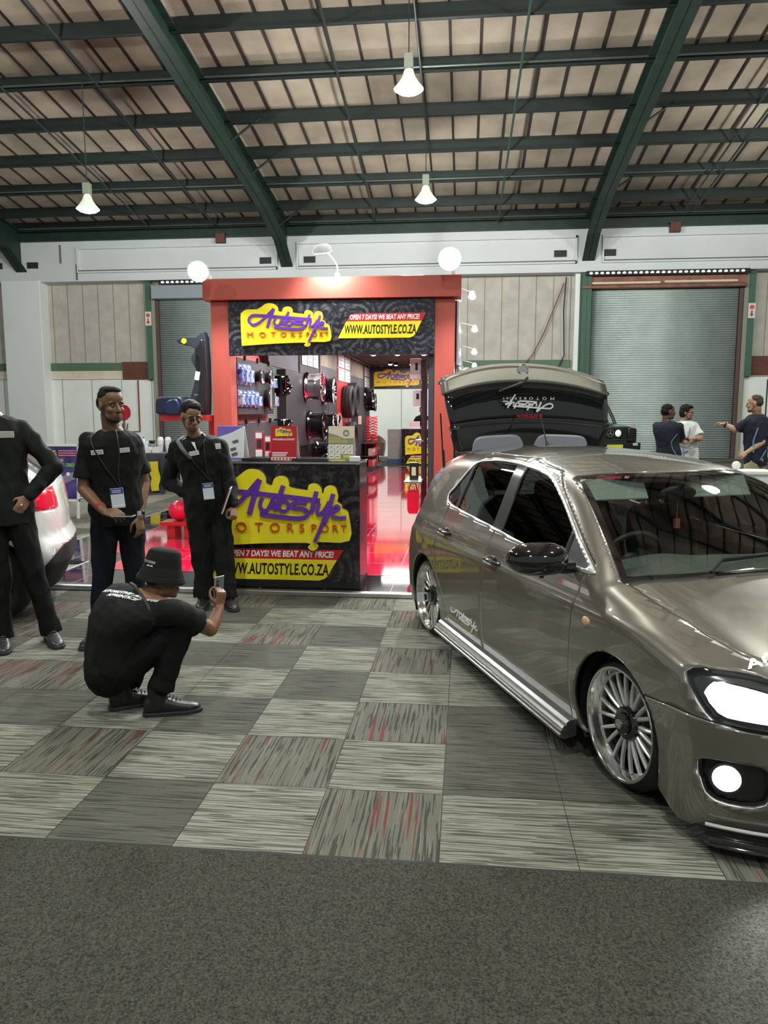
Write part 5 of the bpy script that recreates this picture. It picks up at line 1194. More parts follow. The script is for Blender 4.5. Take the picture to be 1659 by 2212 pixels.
# ---- cabin
cab = car
dashm = mat('dash_grey', (.16,.16,.15), .75, bump=.2, bscale=150)
mb = MB(); rings = []
for k in range(25):
    y = -.69+1.38*k/24; b_ = .035*math.exp(-((y+.36)/.20)**2)+.012*math.exp(-(y/.15)**2)
    xf_ = 1.06-.19*y*y
    rings.append([(xf_,y,.845),(xf_-.08,y,.880+b_*.2),(.92,y,.905+b_),(.80,y,.915+b_),(.70,y,.895+b_*.7),(.66,y,.83),(.70,y,.60),(.80,y,.35),(1.0,y,.3)])
mb.loft(rings); mb.build('dashboard', dashm, cab, smooth=True, angle=60)
ML = Matrix.Translation((.56,-.36,.855)) @ Matrix.Rotation(-PI/2+.42,4,'Y')
mb = MB(); mb.tube([tuple(ML @ Vector((.185*math.cos(a),.185*math.sin(a),0))) for a in [2*PI*i/36 for i in range(36)]], .014, 10, closed=True); sw = mb.build('steering_wheel', mat('leather_dark', (.03,.03,.03), .5), cab, smooth=True)
mb = MB(); mb.ball((0,0,0),(.07,.06,.03),16,M=ML); [mb.cyl(tuple(ML @ Vector((0,0,0))), tuple(ML @ Vector((.18*math.cos(a),.18*math.sin(a),0))), .02,.014,8) for a in (PI/2,-PI/2,PI)]; mb.build('wheel_hub', MATS['leather_dark'], sw, smooth=True, angle=50)
def seat(x, y, m, wid=.48, rear=False):
    mb = MB()
    mb.loft([[(x+.28,y-wid/2,.36),(x+.28,y+wid/2,.36),(x+.28,y+wid/2*.9,.52),(x+.28,y-wid/2*.9,.52)],[(x-.22,y-wid/2,.34),(x-.22,y+wid/2,.34),(x-.22,y+wid/2*.9,.49),(x-.22,y-wid/2*.9,.49)]]); s_ = mb.build('car_seat', m, cab, bevel=.05, smooth=True, bseg=3)
    mb = MB(); rings = []
    for z, dx, w_ in ((.44,-.18,.46),(.60,-.20,.48),(.80,-.25,.47),(.98,-.30,.40),(1.05,-.32,.30)):
        rings.append([(x+dx+.07,y-w_/2*(wid/.48),z),(x+dx+.04,y,z),(x+dx+.07,y+w_/2*(wid/.48),z),(x+dx-.06,y+w_/2*(wid/.48)*.95,z),(x+dx-.08,y,z),(x+dx-.06,y-w_/2*(wid/.48)*.95,z)])
    mb.loft(rings); mb.build('backrest', m, s_, smooth=True, bevel=.02)
    for yy in ((y,) if not rear else (y-.32,y+.32)):
        mb = MB(); mb.box((x-.34,yy,1.15),(.09,.24,.15)); mb.build('headrest', m, s_, bevel=.04, smooth=True, bseg=3)
        mb = MB(); mb.cyl((x-.33,yy-.06,1.02),(x-.34,yy-.06,1.1),.006,.006,6); mb.cyl((x-.33,yy+.06,1.02),(x-.34,yy+.06,1.1),.006,.006,6); mb.build('headrest_post', chr2, s_)
sf = mat('seat_fabric', (.045,.045,.045), .85, sheen=.3)
seat(.10,-.36,sf); seat(.10,.36,sf); seat(-.72,0,sf,1.20,rear=True)
vis = mat('visor_grey', (.42,.45,.43), .7)
for y in (-.36,.30):
    mb = MB(); mb.box((.41,y,1.225),(.012,.38,.125), rot=Matrix.Rotation(-.55,4,'Y')); mb.build('sun_visor', vis, cab, bevel=.012, smooth=True)
mb = MB(); mb.ball((.46,0.0,1.20),(.02,.115,.042),20); rm = mb.build('rear_view_mirror', trimb, cab, smooth=True); mb = MB(); mb.tube([(.47,0,1.22),(.50,0,1.26)],.012,8); mb.build('mirror_stem', trimb, rm)
mb = MB(); mb.tube([(.46,.0,1.16),(.46,.0,1.06)],.002,5); mb.box((.46,0,1.035),(.02,.028,.05)); mb.build('hanging_charm', mat('charm_pink', (.45,.15,.12), .5), cab)
mb = MB(); mb.bx(-1.15,.05,-.44,.44,1.285,1.295); mb.build('headliner', mat('headliner_grey', (.12,.12,.12), .9), cab)
mb = MB(); mb.bx(-1.5,1.0,-.68,-.66,.16,.85); mb.bx(-1.5,1.0,.66,.68,.16,.85); mb.build('door_card', rh_int, cab)
# ---- raised tailgate: outer skin faces the windscreen end now that it stands up
tg = car
def hatch_pt(u, v, d=0.):
    """u across (-1..1), v 0 at the hinge .. 1 at the lower edge of the lid"""
    hw = .60+.085*math.sin(min(1,v*1.25)*PI/2)-.0*v
    z = 1.360+.615*v-.13*(abs(u)**2.2)*(max(v,0)**1.3)-.02*abs(u)**2*(1-v); x = -1.385-.10*v+.07*u*u+.05*math.sin(PI*v)
    return (x+d, u*hw+.03, z)
def hpanel(name, u0, u1, v0, v1, m, d=0., th=.02, par=None, nu=24, nv=6, vf=None):
    mb = MB(); vs = []
    for j in range(nv+1):
        for i in range(nu+1):
            u = u0+(u1-u0)*i/nu; a = v0 if not callable(v0) else v0(u); b_ = v1 if not callable(v1) else v1(u); vs.append(hatch_pt(u, a+(b_-a)*j/nv, d))
    mb.add(vs, [(j*(nu+1)+i, j*(nu+1)+i+1, (j+1)*(nu+1)+i+1, (j+1)*(nu+1)+i) for j in range(nv) for i in range(nu)])
    o = mb.build(name, m, par or tg, smooth='all'); md = o.modifiers.new('thick','SOLIDIFY'); md.thickness = th; md.offset = 0; return o
hpanel('tailgate', -1,1, .80,1.0, paint, .0, .03); hpanel('lid_roll', -1.0,1.0, .985,1.03, paint, -.03, .06)
rgl = hpanel('rear_window', -.985,.985, .34,.80, mat('rear_glass_black', (.006,.007,.008), .03, coat=1), .004, .012)
sp = hpanel('roof_spoiler', -1.0,1.0, .0,.34, glossblk, .02, .05)
pale = mat('spoiler_inset_pale', (.30,.31,.36), .25, coat=1)
for a_, b_ in ((-.80,-.06),(.06,.80)): hpanel('spoiler_inset', a_, b_, -.02, lambda u,a_=a_,b_=b_: .17*(1-abs((u-(a_+b_)/2)/((b_-a_)/2))**8), pale, .048, .006, sp)
hpanel('spoiler_lip', -1.0,1.0, .33,.37, glossblk, .025, .02)
# lettering reads upside down because the lid is flipped up
MT = Matrix.Translation((-1.345,.04,1.695)) @ Matrix.Rotation(PI/2,4,'Z') @ Matrix.Rotation(PI/2,4,'X') @ Matrix.Rotation(PI,4,'Z')
logo(rgl, MT @ Matrix.Translation((0,0,.0)), .47/876, .17/503, 0, flat=True, script=wt, letters=wt)
text_obj('window_lettering', 'SUSPENSION', .034, mat('sticker_red', (.5,.01,.03), .4), rgl, Matrix.Translation((-1.350,.04,1.60)) @ Matrix.Rotation(PI/2,4,'Z') @ Matrix.Rotation(PI/2,4,'X') @ Matrix.Rotation(PI,4,'Z'), .0008, sx=1.1, bold=.001)
mb = MB(); mb.tube([hatch_pt(.02,.86,.05),hatch_pt(-.04,.80,.045),hatch_pt(-.35,.70,.035)], .010, 8); rw = mb.build('rear_wiper', trimb, tg, smooth=True)
mb = MB(); mb.lathe([(0,0),(.045,0),(.045,.008),(.036,.010),(.034,.004),(0,.004)], Matrix.Translation(hatch_pt(0,.955,.02)) @ Matrix.Rotation(PI/2,4,'Y'), 28); mb.build('lid_badge', chrome, tg, smooth=True, angle=30)
for sg in (-1,1):
    mb = MB(); mb.tube([(-1.42,sg*.60,1.02),(-1.44,sg*.62,1.35)], .011, 8); mb.tube([(-1.44,sg*.62,1.30),(-1.46,sg*.635,1.62)], .006, 8); mb.build('gas_strut', trimb, tg, smooth=True)
# lamps' own light
for sg in (-1,1):
    for (lx, ly, lz, pw) in ((1.93,sg*.56,.59,70),(1.80,sg*.73,.30,30)):
        M_ = Matrix.Translation(CARLOC) @ Matrix.Rotation(HEAD,4,'Z'); p0 = M_ @ Vector((lx+.05,ly*1.04,lz)); p1 = M_ @ Vector((lx+3,ly*1.3,lz-.6))
        light('car_lamp_light', 'SPOT', p0, pw, (.9,.95,1), .04, p1, 1.9)

# ---------------------------------------------------------- white hatchback at the left edge, seen from its rear quarter
wcar = thing('white_car', 'white hatchback with red tail lamp, cut off by the left picture edge', 'car', (-5.14,5.60,0), PI+.42)
wpaint = mat('white_car_paint', (.78,.78,.74), .25, coat=1)
rz2 = pchip([-2.1,-1.93,-1.86,-1.72,-1.55,-1.35,-1.0,-.4,.1,.5,1.0],[.4,.86,1.02,1.12,1.25,1.42,1.49,1.52,1.49,1.42,1.05])
hz2 = pchip([-2.1,.6,1.0,1.4,1.7,1.95,2.1],[1.05,1.05,1.02,.96,.88,.72,.4])
wx2 = pchip([-2.0,-1.8,-1.6,-1.3,0,1.3,1.7,2.1],[.74,.80,.84,.86,.86,.86,.83,.7])
def whiteF(x, y, z):
    ay = np.abs(y); side = ay-(wx2(x)-pchip([.1,.25,.45,.7,.92,1.0,1.5],[.08,.03,.0,.005,.03,.07,.29])(z)+.02*np.exp(-((z-.52)/.07)**2)*np.clip((-1.5-x)*4,0,1))
    top = smax(smin(rz2(x)-.10*y*y, 1.45-.62*(x-.5), .05), np.where(x<.9, hz2(x)-(.9-x), hz2(x))-.1*y*y, .02)
    f = smax(side, z-top, .05); f = smax(f, x-(2.05-.3*(ay/.8)**3), .06); f = smax(f, (-1.87+.15*(ay/.8)**3+.05*np.clip((z-.56)/.1,0,1)+.05*np.clip((z-.8)/.3,0,1)+.12*np.clip((.42-z)/.25,0,1))-x, .06)
    return smax(f, .20-z, .04)
CUR[0] = whiteF; V, F = hatch_body(whiteF, nst=80, nt=120, ncap=22); wb = Soup(V, F)
for cx in (-1.27, 1.25): wb.cut(lambda v, cx=cx: np.maximum(np.sqrt((v[:,0]-cx)**2+(v[:,2]-.32)**2)-.36, .5-np.abs(v[:,1])))
wc = wb.cut(lambda v: v[:,2]-(.26+.30*np.clip((-1.40-v[:,0])/.42,0,1)**1.6-.02*(v[:,0]>1.5))); wc.build('lower_bumper', mat('cladding_black', (.010,.010,.010), .8, spec=.3), wcar, solid=.015)
TLp = sm_poly([(-1.56,.90),(-1.72,.865),(-1.95,.855),(-1.97,.95),(-1.90,1.03),(-1.80,1.045),(-1.70,1.01)],3)
tls = wb.cut(lambda v: np.maximum(poly_sdf(TLp, v[:,0], v[:,2]), .45-np.abs(v[:,1])))
for sg in (-1,1): q_ = Soup([], list(tls.F)); q_.V = tls.V; q_.cut(lambda v, sg=sg: -sg*v[:,1]).build('tail_lamp', mat('tail_red_bright', (.62,.01,.035), .08, coat=1, emit=(.8,.0,.04), es=.25), wcar, push=.008, solid=.02)
wsg = wb.cut(lambda v: np.maximum(poly_sdf(sm_poly([(-1.45,1.10),(-1.30,1.30),(-.9,1.42),(.1,1.42),(.5,1.28),(.95,1.02),(.3,.98),(-.6,.98),(-1.3,1.02)],3), v[:,0], v[:,2]), .4-np.abs(v[:,1])))
for sg in (-1,1): q_ = Soup([], list(wsg.F)); q_.V = wsg.V; q_.cut(lambda v, sg=sg: -sg*v[:,1]).build('side_window', mat('dark_glazing', (.008,.008,.010), .04, coat=1), wcar, push=-.004)
wrg = wb.cut(lambda v: np.maximum.reduce([v[:,0]+1.42, 1.10-v[:,2], np.abs(v[:,1])-.56])); wrg.build('rear_window', MATS['dark_glazing'], wcar, push=-.003)
wwg = wb.cut(lambda v: np.maximum.reduce([.52-v[:,0], v[:,0]-1.12, np.abs(v[:,1])-.60, .98-v[:,2]])); wwg.build('windscreen', MATS['dark_glazing'], wcar, push=-.003)
wb.build('body_shell', wpaint, wcar, solid=.018)
for cx in (-1.27,1.25):
    for sg in (-1,1):
        mb = MB(); prof = [(.355*math.cos(a)+cx, .355*math.sin(a)+.32) for a in [PI*(-.1+1.2*k/20) for k in range(21)]]; mb.loft([[(x,sg*.80,z) for x,z in prof],[(x,sg*.5,z) for x,z in prof]], caps=False, closed=False); mb.add([(x,sg*.5,z) for x,z in prof],[tuple(range(21))]); mb.build('wheel_well', MATS['well_black'], wcar)
        M = Matrix.Translation((cx, sg*.82, .322)) @ Matrix.Rotation(-sg*PI/2,4,'X'); mb = MB(); R = .32; mb.lathe([(.205,-.012),(.215,-.004),(.26,-.0),(.30,-.008),(R,-.035),(R,-.17),(.30,-.20),(.22,-.20)], M, 56, closed=True); t_ = mb.build('wheel', rubber, wcar, smooth=True, angle=50); rim_parts(t_, .215, .18, M, 'five', blkrim, blkrim, blkrim, n=5)
mb = MB(); mb.bx(-1.7,1.8,-.7,.7,.21,.23); mb.build('floor_pan', MATS['well_black'], wcar)
# ---------------------------------------------------------- green off-roader beyond, by the right roller door
jeep = thing('off_road_vehicle', 'dark green boxy off-road vehicle with round lamps and yellow plate, behind the raised tailgate', 'off-road vehicle', (3.35,24.0,0), -PI/2+.42)
gr = mat('jeep_green', (.012,.040,.024), .3, coat=.8); jb = mat('jeep_black', (.008,.008,.009), .4)
JM = lambda: MB()
mb = MB(); mb.loft([[(x,-.72,z) for x,z in ((-2.2,.62),(1.75,.62),(1.75,1.22),(.75,1.30),(.70,1.34),(-2.2,1.34))],[(x,.72,z) for x,z in ((-2.2,.62),(1.75,.62),(1.75,1.22),(.75,1.30),(.70,1.34),(-2.2,1.34))]]); mb.build('lower_body', gr, jeep, bevel=.03, smooth=True)
mb = MB(); mb.loft([[(.72,-.70,1.33),(.72,.70,1.33),(-2.18,.70,1.33),(-2.18,-.70,1.33)],[(.40,-.64,1.95),(.40,.64,1.95),(-2.12,.64,1.97),(-2.12,-.64,1.97)]]); mb.build('cab', gr, jeep, bevel=.04, smooth=True)
mb = MB(); mb.add([(.715,-.60,1.38),(.715,.60,1.38),(.44,.56,1.88),(.44,-.56,1.88)], [(0,1,2,3)]); mb.build('windscreen', mat('jeep_glass', (.10,.20,.13), .06, coat=1), jeep, solid=.01)
for sg in (-1,1):
    mb = MB(); mb.loft([[(1.80,sg*.60,.75),(1.80,sg*.90,.75),(1.80,sg*.90,1.16),(1.80,sg*.60,1.20)],[(.75,sg*.60,.75),(.75,sg*.90,.75),(.75,sg*.90,1.22),(.75,sg*.60,1.25)]]); mb.build('fender', jb, jeep, bevel=.04, smooth=True)
    mb = MB(); mb.box((1.78,sg*.76,1.235),(.12,.09,.05)); mb.build('indicator', mat('amber_lens', (.75,.42,.22)), jeep, bevel=.01)
    for x in (1.15,-1.55):
        M = Matrix.Translation((x, sg*.86, .40)) @ Matrix.Rotation(-sg*PI/2,4,'X'); mb = MB(); mb.lathe([(0,-.02),(.2,-.02),(.22,0),(.36,-.01),(.40,-.05),(.40,-.2),(.36,-.24),(0,-.24)], M, 32); mb.build('wheel', rubber, jeep, smooth=True, angle=40)
    mb = MB(); mb.add([(.55,sg*.705,1.40),(-.25,sg*.705,1.40),(-.25,sg*.66,1.85),(.32,sg*.66,1.85)],[(0,1,2,3)]); mb.add([(-.35,sg*.705,1.40),(-1.1,sg*.705,1.40),(-1.1,sg*.66,1.85),(-.35,sg*.66,1.85)],[(0,1,2,3)]); mb.build('side_window', MATS['jeep_glass'], jeep)
    mb = MB(); mb.lathe([(0,0),(.09,0),(.10,.02),(.09,.03),(0,.05)], Matrix.Translation((1.77,sg*.27,1.03)) @ Matrix.Rotation(PI/2,4,'Y'), 24); mb.build('headlamp', mat('jeep_lamp', (.75,.75,.72), .08, coat=1, emit=(1,1,.95), es=.5), jeep, smooth=True)
mb = MB(); mb.box((1.76,0,1.02),(.05,1.15,.32)); mb.build('radiator_grille', jb, jeep, bevel=.01)
mb = MB()
for k in range(3): a = PI/2+k*2*PI/3; mb.prism([(.10*math.cos(a),.10*math.sin(a)),(.015*math.cos(a+PI/3),.015*math.sin(a+PI/3)),(.015*math.cos(a-PI/3),.015*math.sin(a-PI/3))],0,.012,Matrix.Translation((1.80,0,1.03)) @ Matrix.Rotation(PI/2,4,'Z') @ RX)
mb.tube([(1.805,.10*math.cos(a),1.03+.10*math.sin(a)) for a in [2*PI*k/28 for k in range(28)]], .008, 6, closed=True); mb.build('grille_badge', chrome, jeep, smooth=True)
mb = MB(); mb.box((1.93,0,.66),(.20,1.75,.20)); mb.box((1.98,0,.84),(.06,1.2,.05)); mb.build('front_bumper', jb, jeep, bevel=.03)
mb = MB(); mb.box((2.05,0,.66),(.01,.52,.115)); pl_ = mb.build('number_plate', mat('plate_yellow', (.75,.70,.03), .4), jeep)
for sg in (-1,1): mb = MB(); mb.box((2.04,sg*.68,.72),(.01,.16,.07)); mb.build('bumper_lamp', mat('lamp_cream', (.6,.6,.5), .2), jeep)
mb = MB(); mb.bx(-1.9,.35,-.66,.66,2.03,2.06); [mb.tube([(x,-.66,1.97),(x,-.66,2.06)],.02,6) for x in (-1.8,-.8,.2)]; [mb.tube([(x,.66,1.97),(x,.66,2.06)],.02,6) for x in (-1.8,-.8,.2)]; mb.build('roof_rack', jb, jeep)
for sg in (-.5,.5): mb = MB(); mb.cyl((.36,sg,2.12),(.46,sg,2.12),.07,.085,16); mb.build('roof_lamp', chrome, jeep, smooth=True, angle=40)
mb = MB(); mb.tube(catmull([(.9,.78,1.25),(.75,.76,1.5),(.48,.70,1.9),(.48,.70,2.1),(.58,.70,2.18)],5), .05, 10); mb.build('snorkel', jb, jeep, smooth=True)
# white service counter and globe in front of the man in khaki trousers
o = thing('white_pedestal', 'white pedestal table beside the man in khaki trousers, beyond the car roof', 'table', (3.62,10.35,0))
mb = MB(); mb.box((0,0,.86),(.62,.4,.05)); mb.build('table_top', white, o, bevel=.01); mb = MB(); mb.box((0,0,.42),(.5,.32,.83)); mb.build('pedestal', white, o, bevel=.01)
mb = MB(); mb.ball((0,0,.055),(.055,.055,.055),20); o = mb.build('white_globe', mat('globe_white', (.75,.75,.72), .4), smooth='all'); o.location = (3.52,10.4,.886); tag(o, 'round white globe standing on the white pedestal table', 'globe')
# ============================================================ PEOPLE
def V3(p): return Vector(p)
def capsule(mb, a, b, ra, rb, n=12):
    a, b = V3(a), V3(b); L = (b-a).length
    if L < 1e-4: b = a+Vector((0,0,1e-3)); L = 1e-3
    prof = [(ra*math.sin(t), -ra*math.cos(t)) for t in (.0,.4,.8,1.2)]+[(ra,0),(rb,L)]+[(rb*math.sin(t), L+rb*math.cos(t)) for t in (1.2,.8,.4,.0)]
    prof[0] = (0.,-ra); prof[-1] = (0.,L+rb)
    mb.lathe(prof, frame_to(a,b), n)
def oval_loft(mb, rings, n=20, sq=2.3):
    """rings: (centre, right axis * half width, forward axis * half depth)"""
    out = []
    for c, a, b in rings:
        c, a, b = V3(c), V3(a), V3(b); r_ = []
        for k in range(n):
            t = 2*PI*k/n; ct, st = math.cos(t), math.sin(t); f_ = (abs(ct)**sq+abs(st)**sq)**(-1/sq)
            r_.append(tuple(c+a*ct*f_+b*st*f_))
        out.append(r_)
    mb.loft(out)
def fuse(mb, name, m, parent, voxel, smooth=5, fac=.5, off=(0,0,0), wr=0., wf=9., seed=0, keep=None):
    """merges overlapping closed shells into one continuous skin; wr adds cloth folds"""
    me = bpy.data.meshes.new('t'); me.from_pydata([tuple(p) for p in mb.v], [], mb.f); me.update()
    bm = bmesh.new(); bm.from_mesh(me); bmesh.ops.recalc_face_normals(bm, faces=bm.faces); bm.to_mesh(me); bm.free()
    o = link(bpy.data.objects.new('t', me)); r = o.modifiers.new('r','REMESH'); r.mode = 'VOXEL'; r.voxel_size = voxel
    s = o.modifiers.new('s','SMOOTH'); s.factor = fac; s.iterations = smooth
    bpy.context.view_layer.update(); dg = bpy.context.evaluated_depsgraph_get()
    out = bpy.data.meshes.new_from_object(o.evaluated_get(dg)); bpy.data.objects.remove(o); bpy.data.meshes.remove(me)
    n = len(out.vertices); co = np.empty(n*3); out.vertices.foreach_get('co', co); co = co.reshape(-1,3)
    if wr:
        nm = np.empty(n*3); out.vertices.foreach_get('normal', nm); nm = nm.reshape(-1,3)
        for i in range(n):
            p = co[i]; q = Vector((p[0]*wf*1.3+seed, p[1]*wf*1.3, p[2]*wf*.8)); a = mnoise.noise(q); c_ = mnoise.noise(q*2.3+Vector((5,5,5)))
            d_ = -abs(a)*1.4+.35*c_+.3; co[i] += nm[i]*d_*wr
    co -= np.array(off); out.vertices.foreach_set('co', co.ravel()); out.name = name; out.materials.clear(); out.materials.append(m)
    out.polygons.foreach_set('use_smooth', [True]*len(out.polygons)); out.update()
    ob = link(bpy.data.objects.new(name, out)); ob.parent = parent
    return ob
def hand(mb, M, curl=(.5,.5,.55,.6), thumb=.4, mirror=1, spread=.06):
    """local frame: origin at the wrist, +X along the fingers, +Z out of the back, +Y*mirror thumb side"""
    def q(x,y,z): return M @ Vector((x,y*mirror,z))
    rings = []
    for x, w_, t_ in ((-.02,.024,.020),(.01,.030,.017),(.045,.039,.016),(.075,.041,.014),(.090,.038,.011)):
        rings.append([q(x, w_*math.cos(a), t_*math.sin(a)*.95) for a in [2*PI*k/12 for k in range(12)]])
    mb.loft(rings)
    for i, (y, L, r) in enumerate(((.029,.070,.0088),(.010,.079,.0092),(-.010,.073,.0088),(-.029,.058,.0078))):
        p = Vector((.082,y,0)); ang = 0; d_ = Vector((1,0,0)); sp = (y/.03)*spread
        for k, s_ in enumerate((.46,.31,.27)):
            ang += curl[i]*(1.0,1.15,.8)[k]; d_ = Vector((math.cos(ang)*math.cos(sp), math.sin(sp)*math.cos(ang), -math.sin(ang))); p2 = p+d_*L*s_
            capsule(mb, q(*p), q(*p2), r*(1-.06*k), r*(1-.06*(k+1)), 8); p = p2
    p = Vector((.018,.026,-.004)); d_ = Vector((.62,.70,-.30)).normalized(); p2 = p+d_*.040; capsule(mb, q(*p), q(*p2), .0125, .0105, 8)
    d2 = Vector((.85,.30-thumb*.6,-.25-thumb*.6)).normalized(); p3 = p2+d2*.032; capsule(mb, q(*p2), q(*p3), .0105, .0095, 8)
    d3 = Vector((.90,.05-thumb*.8,-.2-thumb*.5)).normalized(); capsule(mb, q(*p3), q(*(p3+d3*.024)), .0095, .008, 8)
def hand_frame(wr, direction, back, ):
    x = V3(direction).normalized(); z = V3(back); z = (z-x*z.dot(x)).normalized(); y = z.cross(x)
    m = Matrix((x,y,z)).transposed().to_4x4(); m.translation = V3(wr); return m
def head_matrix(c, yaw, pitch=0., roll=0.):
    return Matrix.Translation(c) @ Matrix.Rotation(yaw,4,'Z') @ Matrix.Rotation(pitch,4,'Y') @ Matrix.Rotation(roll,4,'X')
def head_shapes(mb, M):
    B_ = lambda c, r, rot=None: mb.ball(c, r, 20, M=M, rot=rot)
    B_((-.012,0,.040),(.098,.076,.086)); B_((.022,0,-.030),(.066,.058,.076)); B_((.050,0,-.075),(.036,.036,.030)); B_((.066,0,-.090),(.020,.022,.017))
    for s_ in (-1,1):
        B_((.022,s_*.040,-.062),(.040,.020,.030)); B_((.058,s_*.036,-.020),(.026,.024,.024)); B_((-.004,s_*.077,.0),(.019,.009,.032)); B_((.072,s_*.028,.026),(.016,.028,.009))
        B_((.098,s_*.011,-.028),(.011,.009,.009))
    capsule(mb, M @ V3((.084,0,.016)), M @ V3((.106,0,-.022)), .009, .0125, 10)
    B_((.083,0,-.052),(.011,.025,.0065)); B_((.081,0,-.064),(.011,.021,.007)); B_((.060,0,-.050),(.030,.034,.030))
    B_((.040,0,.060),(.050,.062,.055))
eye_w = mat('eye_white', (.22,.19,.17), .25); eye_d = mat('eye_iris', (.02,.010,.006), .15)
lipm_ = {}
def head_details(parent, M, off, skin_c, hair=None, beard=None, glasses=None, hairc=(.012,.010,.009), voxel=.004, hk='short', dist=False):
    T_ = Matrix.Translation([-a for a in off])
    if not dist:
        for s_ in (-1,1):
            mb = MB(); mb.ball((.0765,s_*.030,.008),(.0105,.0115,.0065),12,M=T_ @ M); e = mb.build('eye', eye_w, parent, smooth='all'); mb = MB(); mb.ball((.0850,s_*.030,.008),(.003,.0052,.0052),12,M=T_ @ M); mb.build('iris', eye_d, e, smooth='all')
            mb = MB(); pts = [T_ @ M @ V3((.0895-.008*(u+.2 if u>0 else .2), s_*(.030+u*.021), .029+.004*(1-u*u)-.002*u)) for u in (-1,-.5,0,.5,1)]; mb.tube(pts, [.0022,.0042,.0042,.0036,.0016], 8); mb.build('eyebrow', mat('brow_dark', (.012,.009,.008), .8), parent, smooth='all')
        mb = MB(); mb.ball((.0885,0,-.052),(.0065,.023,.0045),12,M=T_ @ M); mb.ball((.0870,0,-.0625),(.0065,.019,.0055),12,M=T_ @ M)
        mb.build('lips', mat('lips_%s' % hk, (skin_c[0]*.85,skin_c[1]*.55,skin_c[2]*.55), .45), parent, smooth='all')
    hm = mat('hair_%.3f_%.3f' % (hairc[0],hairc[1]), tuple(c*.6 for c in hairc), .75, spec=.25)
    mb = MB(); B_ = lambda c, r, rot=None: mb.ball(c, r, 20, M=M, rot=rot)
    if hk == 'quiff': B_((-.020,0,.068),(.088,.076,.068)); B_((-.050,0,.025),(.064,.077,.070)); B_((.018,0,.112),(.062,.058,.026)); B_((-.03,0,.11),(.06,.06,.03))
    elif hk == 'side': B_((-.014,0,.070),(.096,.083,.072)); B_((-.046,0,.020),(.070,.083,.080)); B_((.035,.010,.105),(.052,.058,.030)); B_((.050,.035,.085),(.030,.032,.026))
    elif hk == 'thick': B_((-.018,0,.070),(.100,.090,.080)); B_((-.045,0,.010),(.075,.092,.100)); B_((.040,.0,.098),(.055,.072,.036)); B_((.012,-.062,.05),(.035,.026,.045)); B_((.012,.062,.05),(.035,.026,.045))
    elif hk == 'buzz': B_((-.020,0,.058),(.090,.0775,.072)); B_((-.048,0,.025),(.064,.078,.068))
    else: B_((-.018,0,.066),(.092,.080,.070)); B_((-.048,0,.018),(.068,.080,.078))
    fuse(mb, 'hair', hm, parent, max(voxel,.005), 3, off=off, wr=.0022 if hk!='buzz' else .0, wf=55)
    if beard:
        mb = MB(); 
        for c, r in (((.052,0,-.080),(.039,.037,.031)),((.066,0,-.090),(.0225,.024,.0195)),((.076,0,-.0415),(.016,.027,.006))): mb.ball(c, r, 18, M=M)
        for s_ in (-1,1):
            pts = [(-.002,s_*.0655,-.012),(.008,s_*.061,-.040),(.030,s_*.052,-.066),(.056,s_*.032,-.082)]
            for a_, b_ in zip(pts[:-1],pts[1:]): capsule(mb, M @ V3(a_), M @ V3(b_), .0125, .0135, 10)
        fuse(mb, 'beard', mat('beard_%.3f' % beard[0], beard, .9), parent, max(voxel,.004), 2, off=off, wr=.0015, wf=80)
    if glasses:
        mb = MB(); g = mat('glasses_frame_%.2f' % glasses[0], glasses, .3)
        for s_ in (-1,1):
            mb.tube([T_ @ M @ V3((.099-.008*abs(math.cos(a)*.8+s_*0), s_*.033+.024*math.cos(a), .006+.019*math.sin(a))) for a in [2*PI*k/20 for k in range(20)]], .0017 if not dist else .003, 6, closed=True)
            mb.tube([T_ @ M @ V3(p) for p in ((.092,s_*.058,.012),(.06,s_*.076,.012),(.0,s_*.083,.010))], .0017 if not dist else .003, 6)
        mb.tube([T_ @ M @ V3(p) for p in ((.099,-.010,.010),(.103,0,.013),(.099,.010,.010))], .0017, 6)
        gl = mb.build('glasses', g, parent, smooth='all')
        if not dist:
            mb = MB()
            for s_ in (-1,1): mb.lathe([(0,0),(.022,0),(.022,.0008),(0,.0008)], T_ @ M @ Matrix.Translation((.095,s_*.033,.006)) @ Matrix.Rotation(PI/2,4,'Y'), 20)
            mb.build('glasses_lens', MATS.get('spectacle_lens') or glass_mat('spectacle_lens', (.95,.95,.95), .95), gl)
def unit(v): return V3(v).normalized()
def torso_rings(J, scale=1., extra=0., belly=0., low=-.06, crouch=False):
    pel, neck = V3(J['pel']), V3(J['neck']); hr = unit(V3(J['hipR'])-V3(J['hipL'])); sr = unit(V3(J['shR'])-V3(J['shL']))
    up = (neck-pel); L = up.length; up.normalize(); bend = J.get('bend'); rings = []
    for t, w_, d_ in ((low,.150,.105),(.02,.172,.115),(.12,.170,.112),(.28,.150,.100+belly*.5),(.42,.150,.102+belly),(.58,.165,.112+belly*.4),(.72,.182,.118),(.84,.185,.108),(.93,.150,.088),(1.0,.080,.068),(1.05,.055,.056)):
        tt = min(max(t,0),1); r_ = (hr*(1-tt)+sr*tt).normalized(); ax = up
        c = pel+up*(L*t)
        if bend is not None: c = c+V3(bend)*math.sin(PI*min(max(t,0),1))
        f_ = ax.cross(r_).normalized()*-1; r2 = f_.cross(ax).normalized()
        e = extra if t < .95 else extra*.4
        rings.append((c, r2*(w_*scale+e), f_*(d_*scale+e)))
    return rings
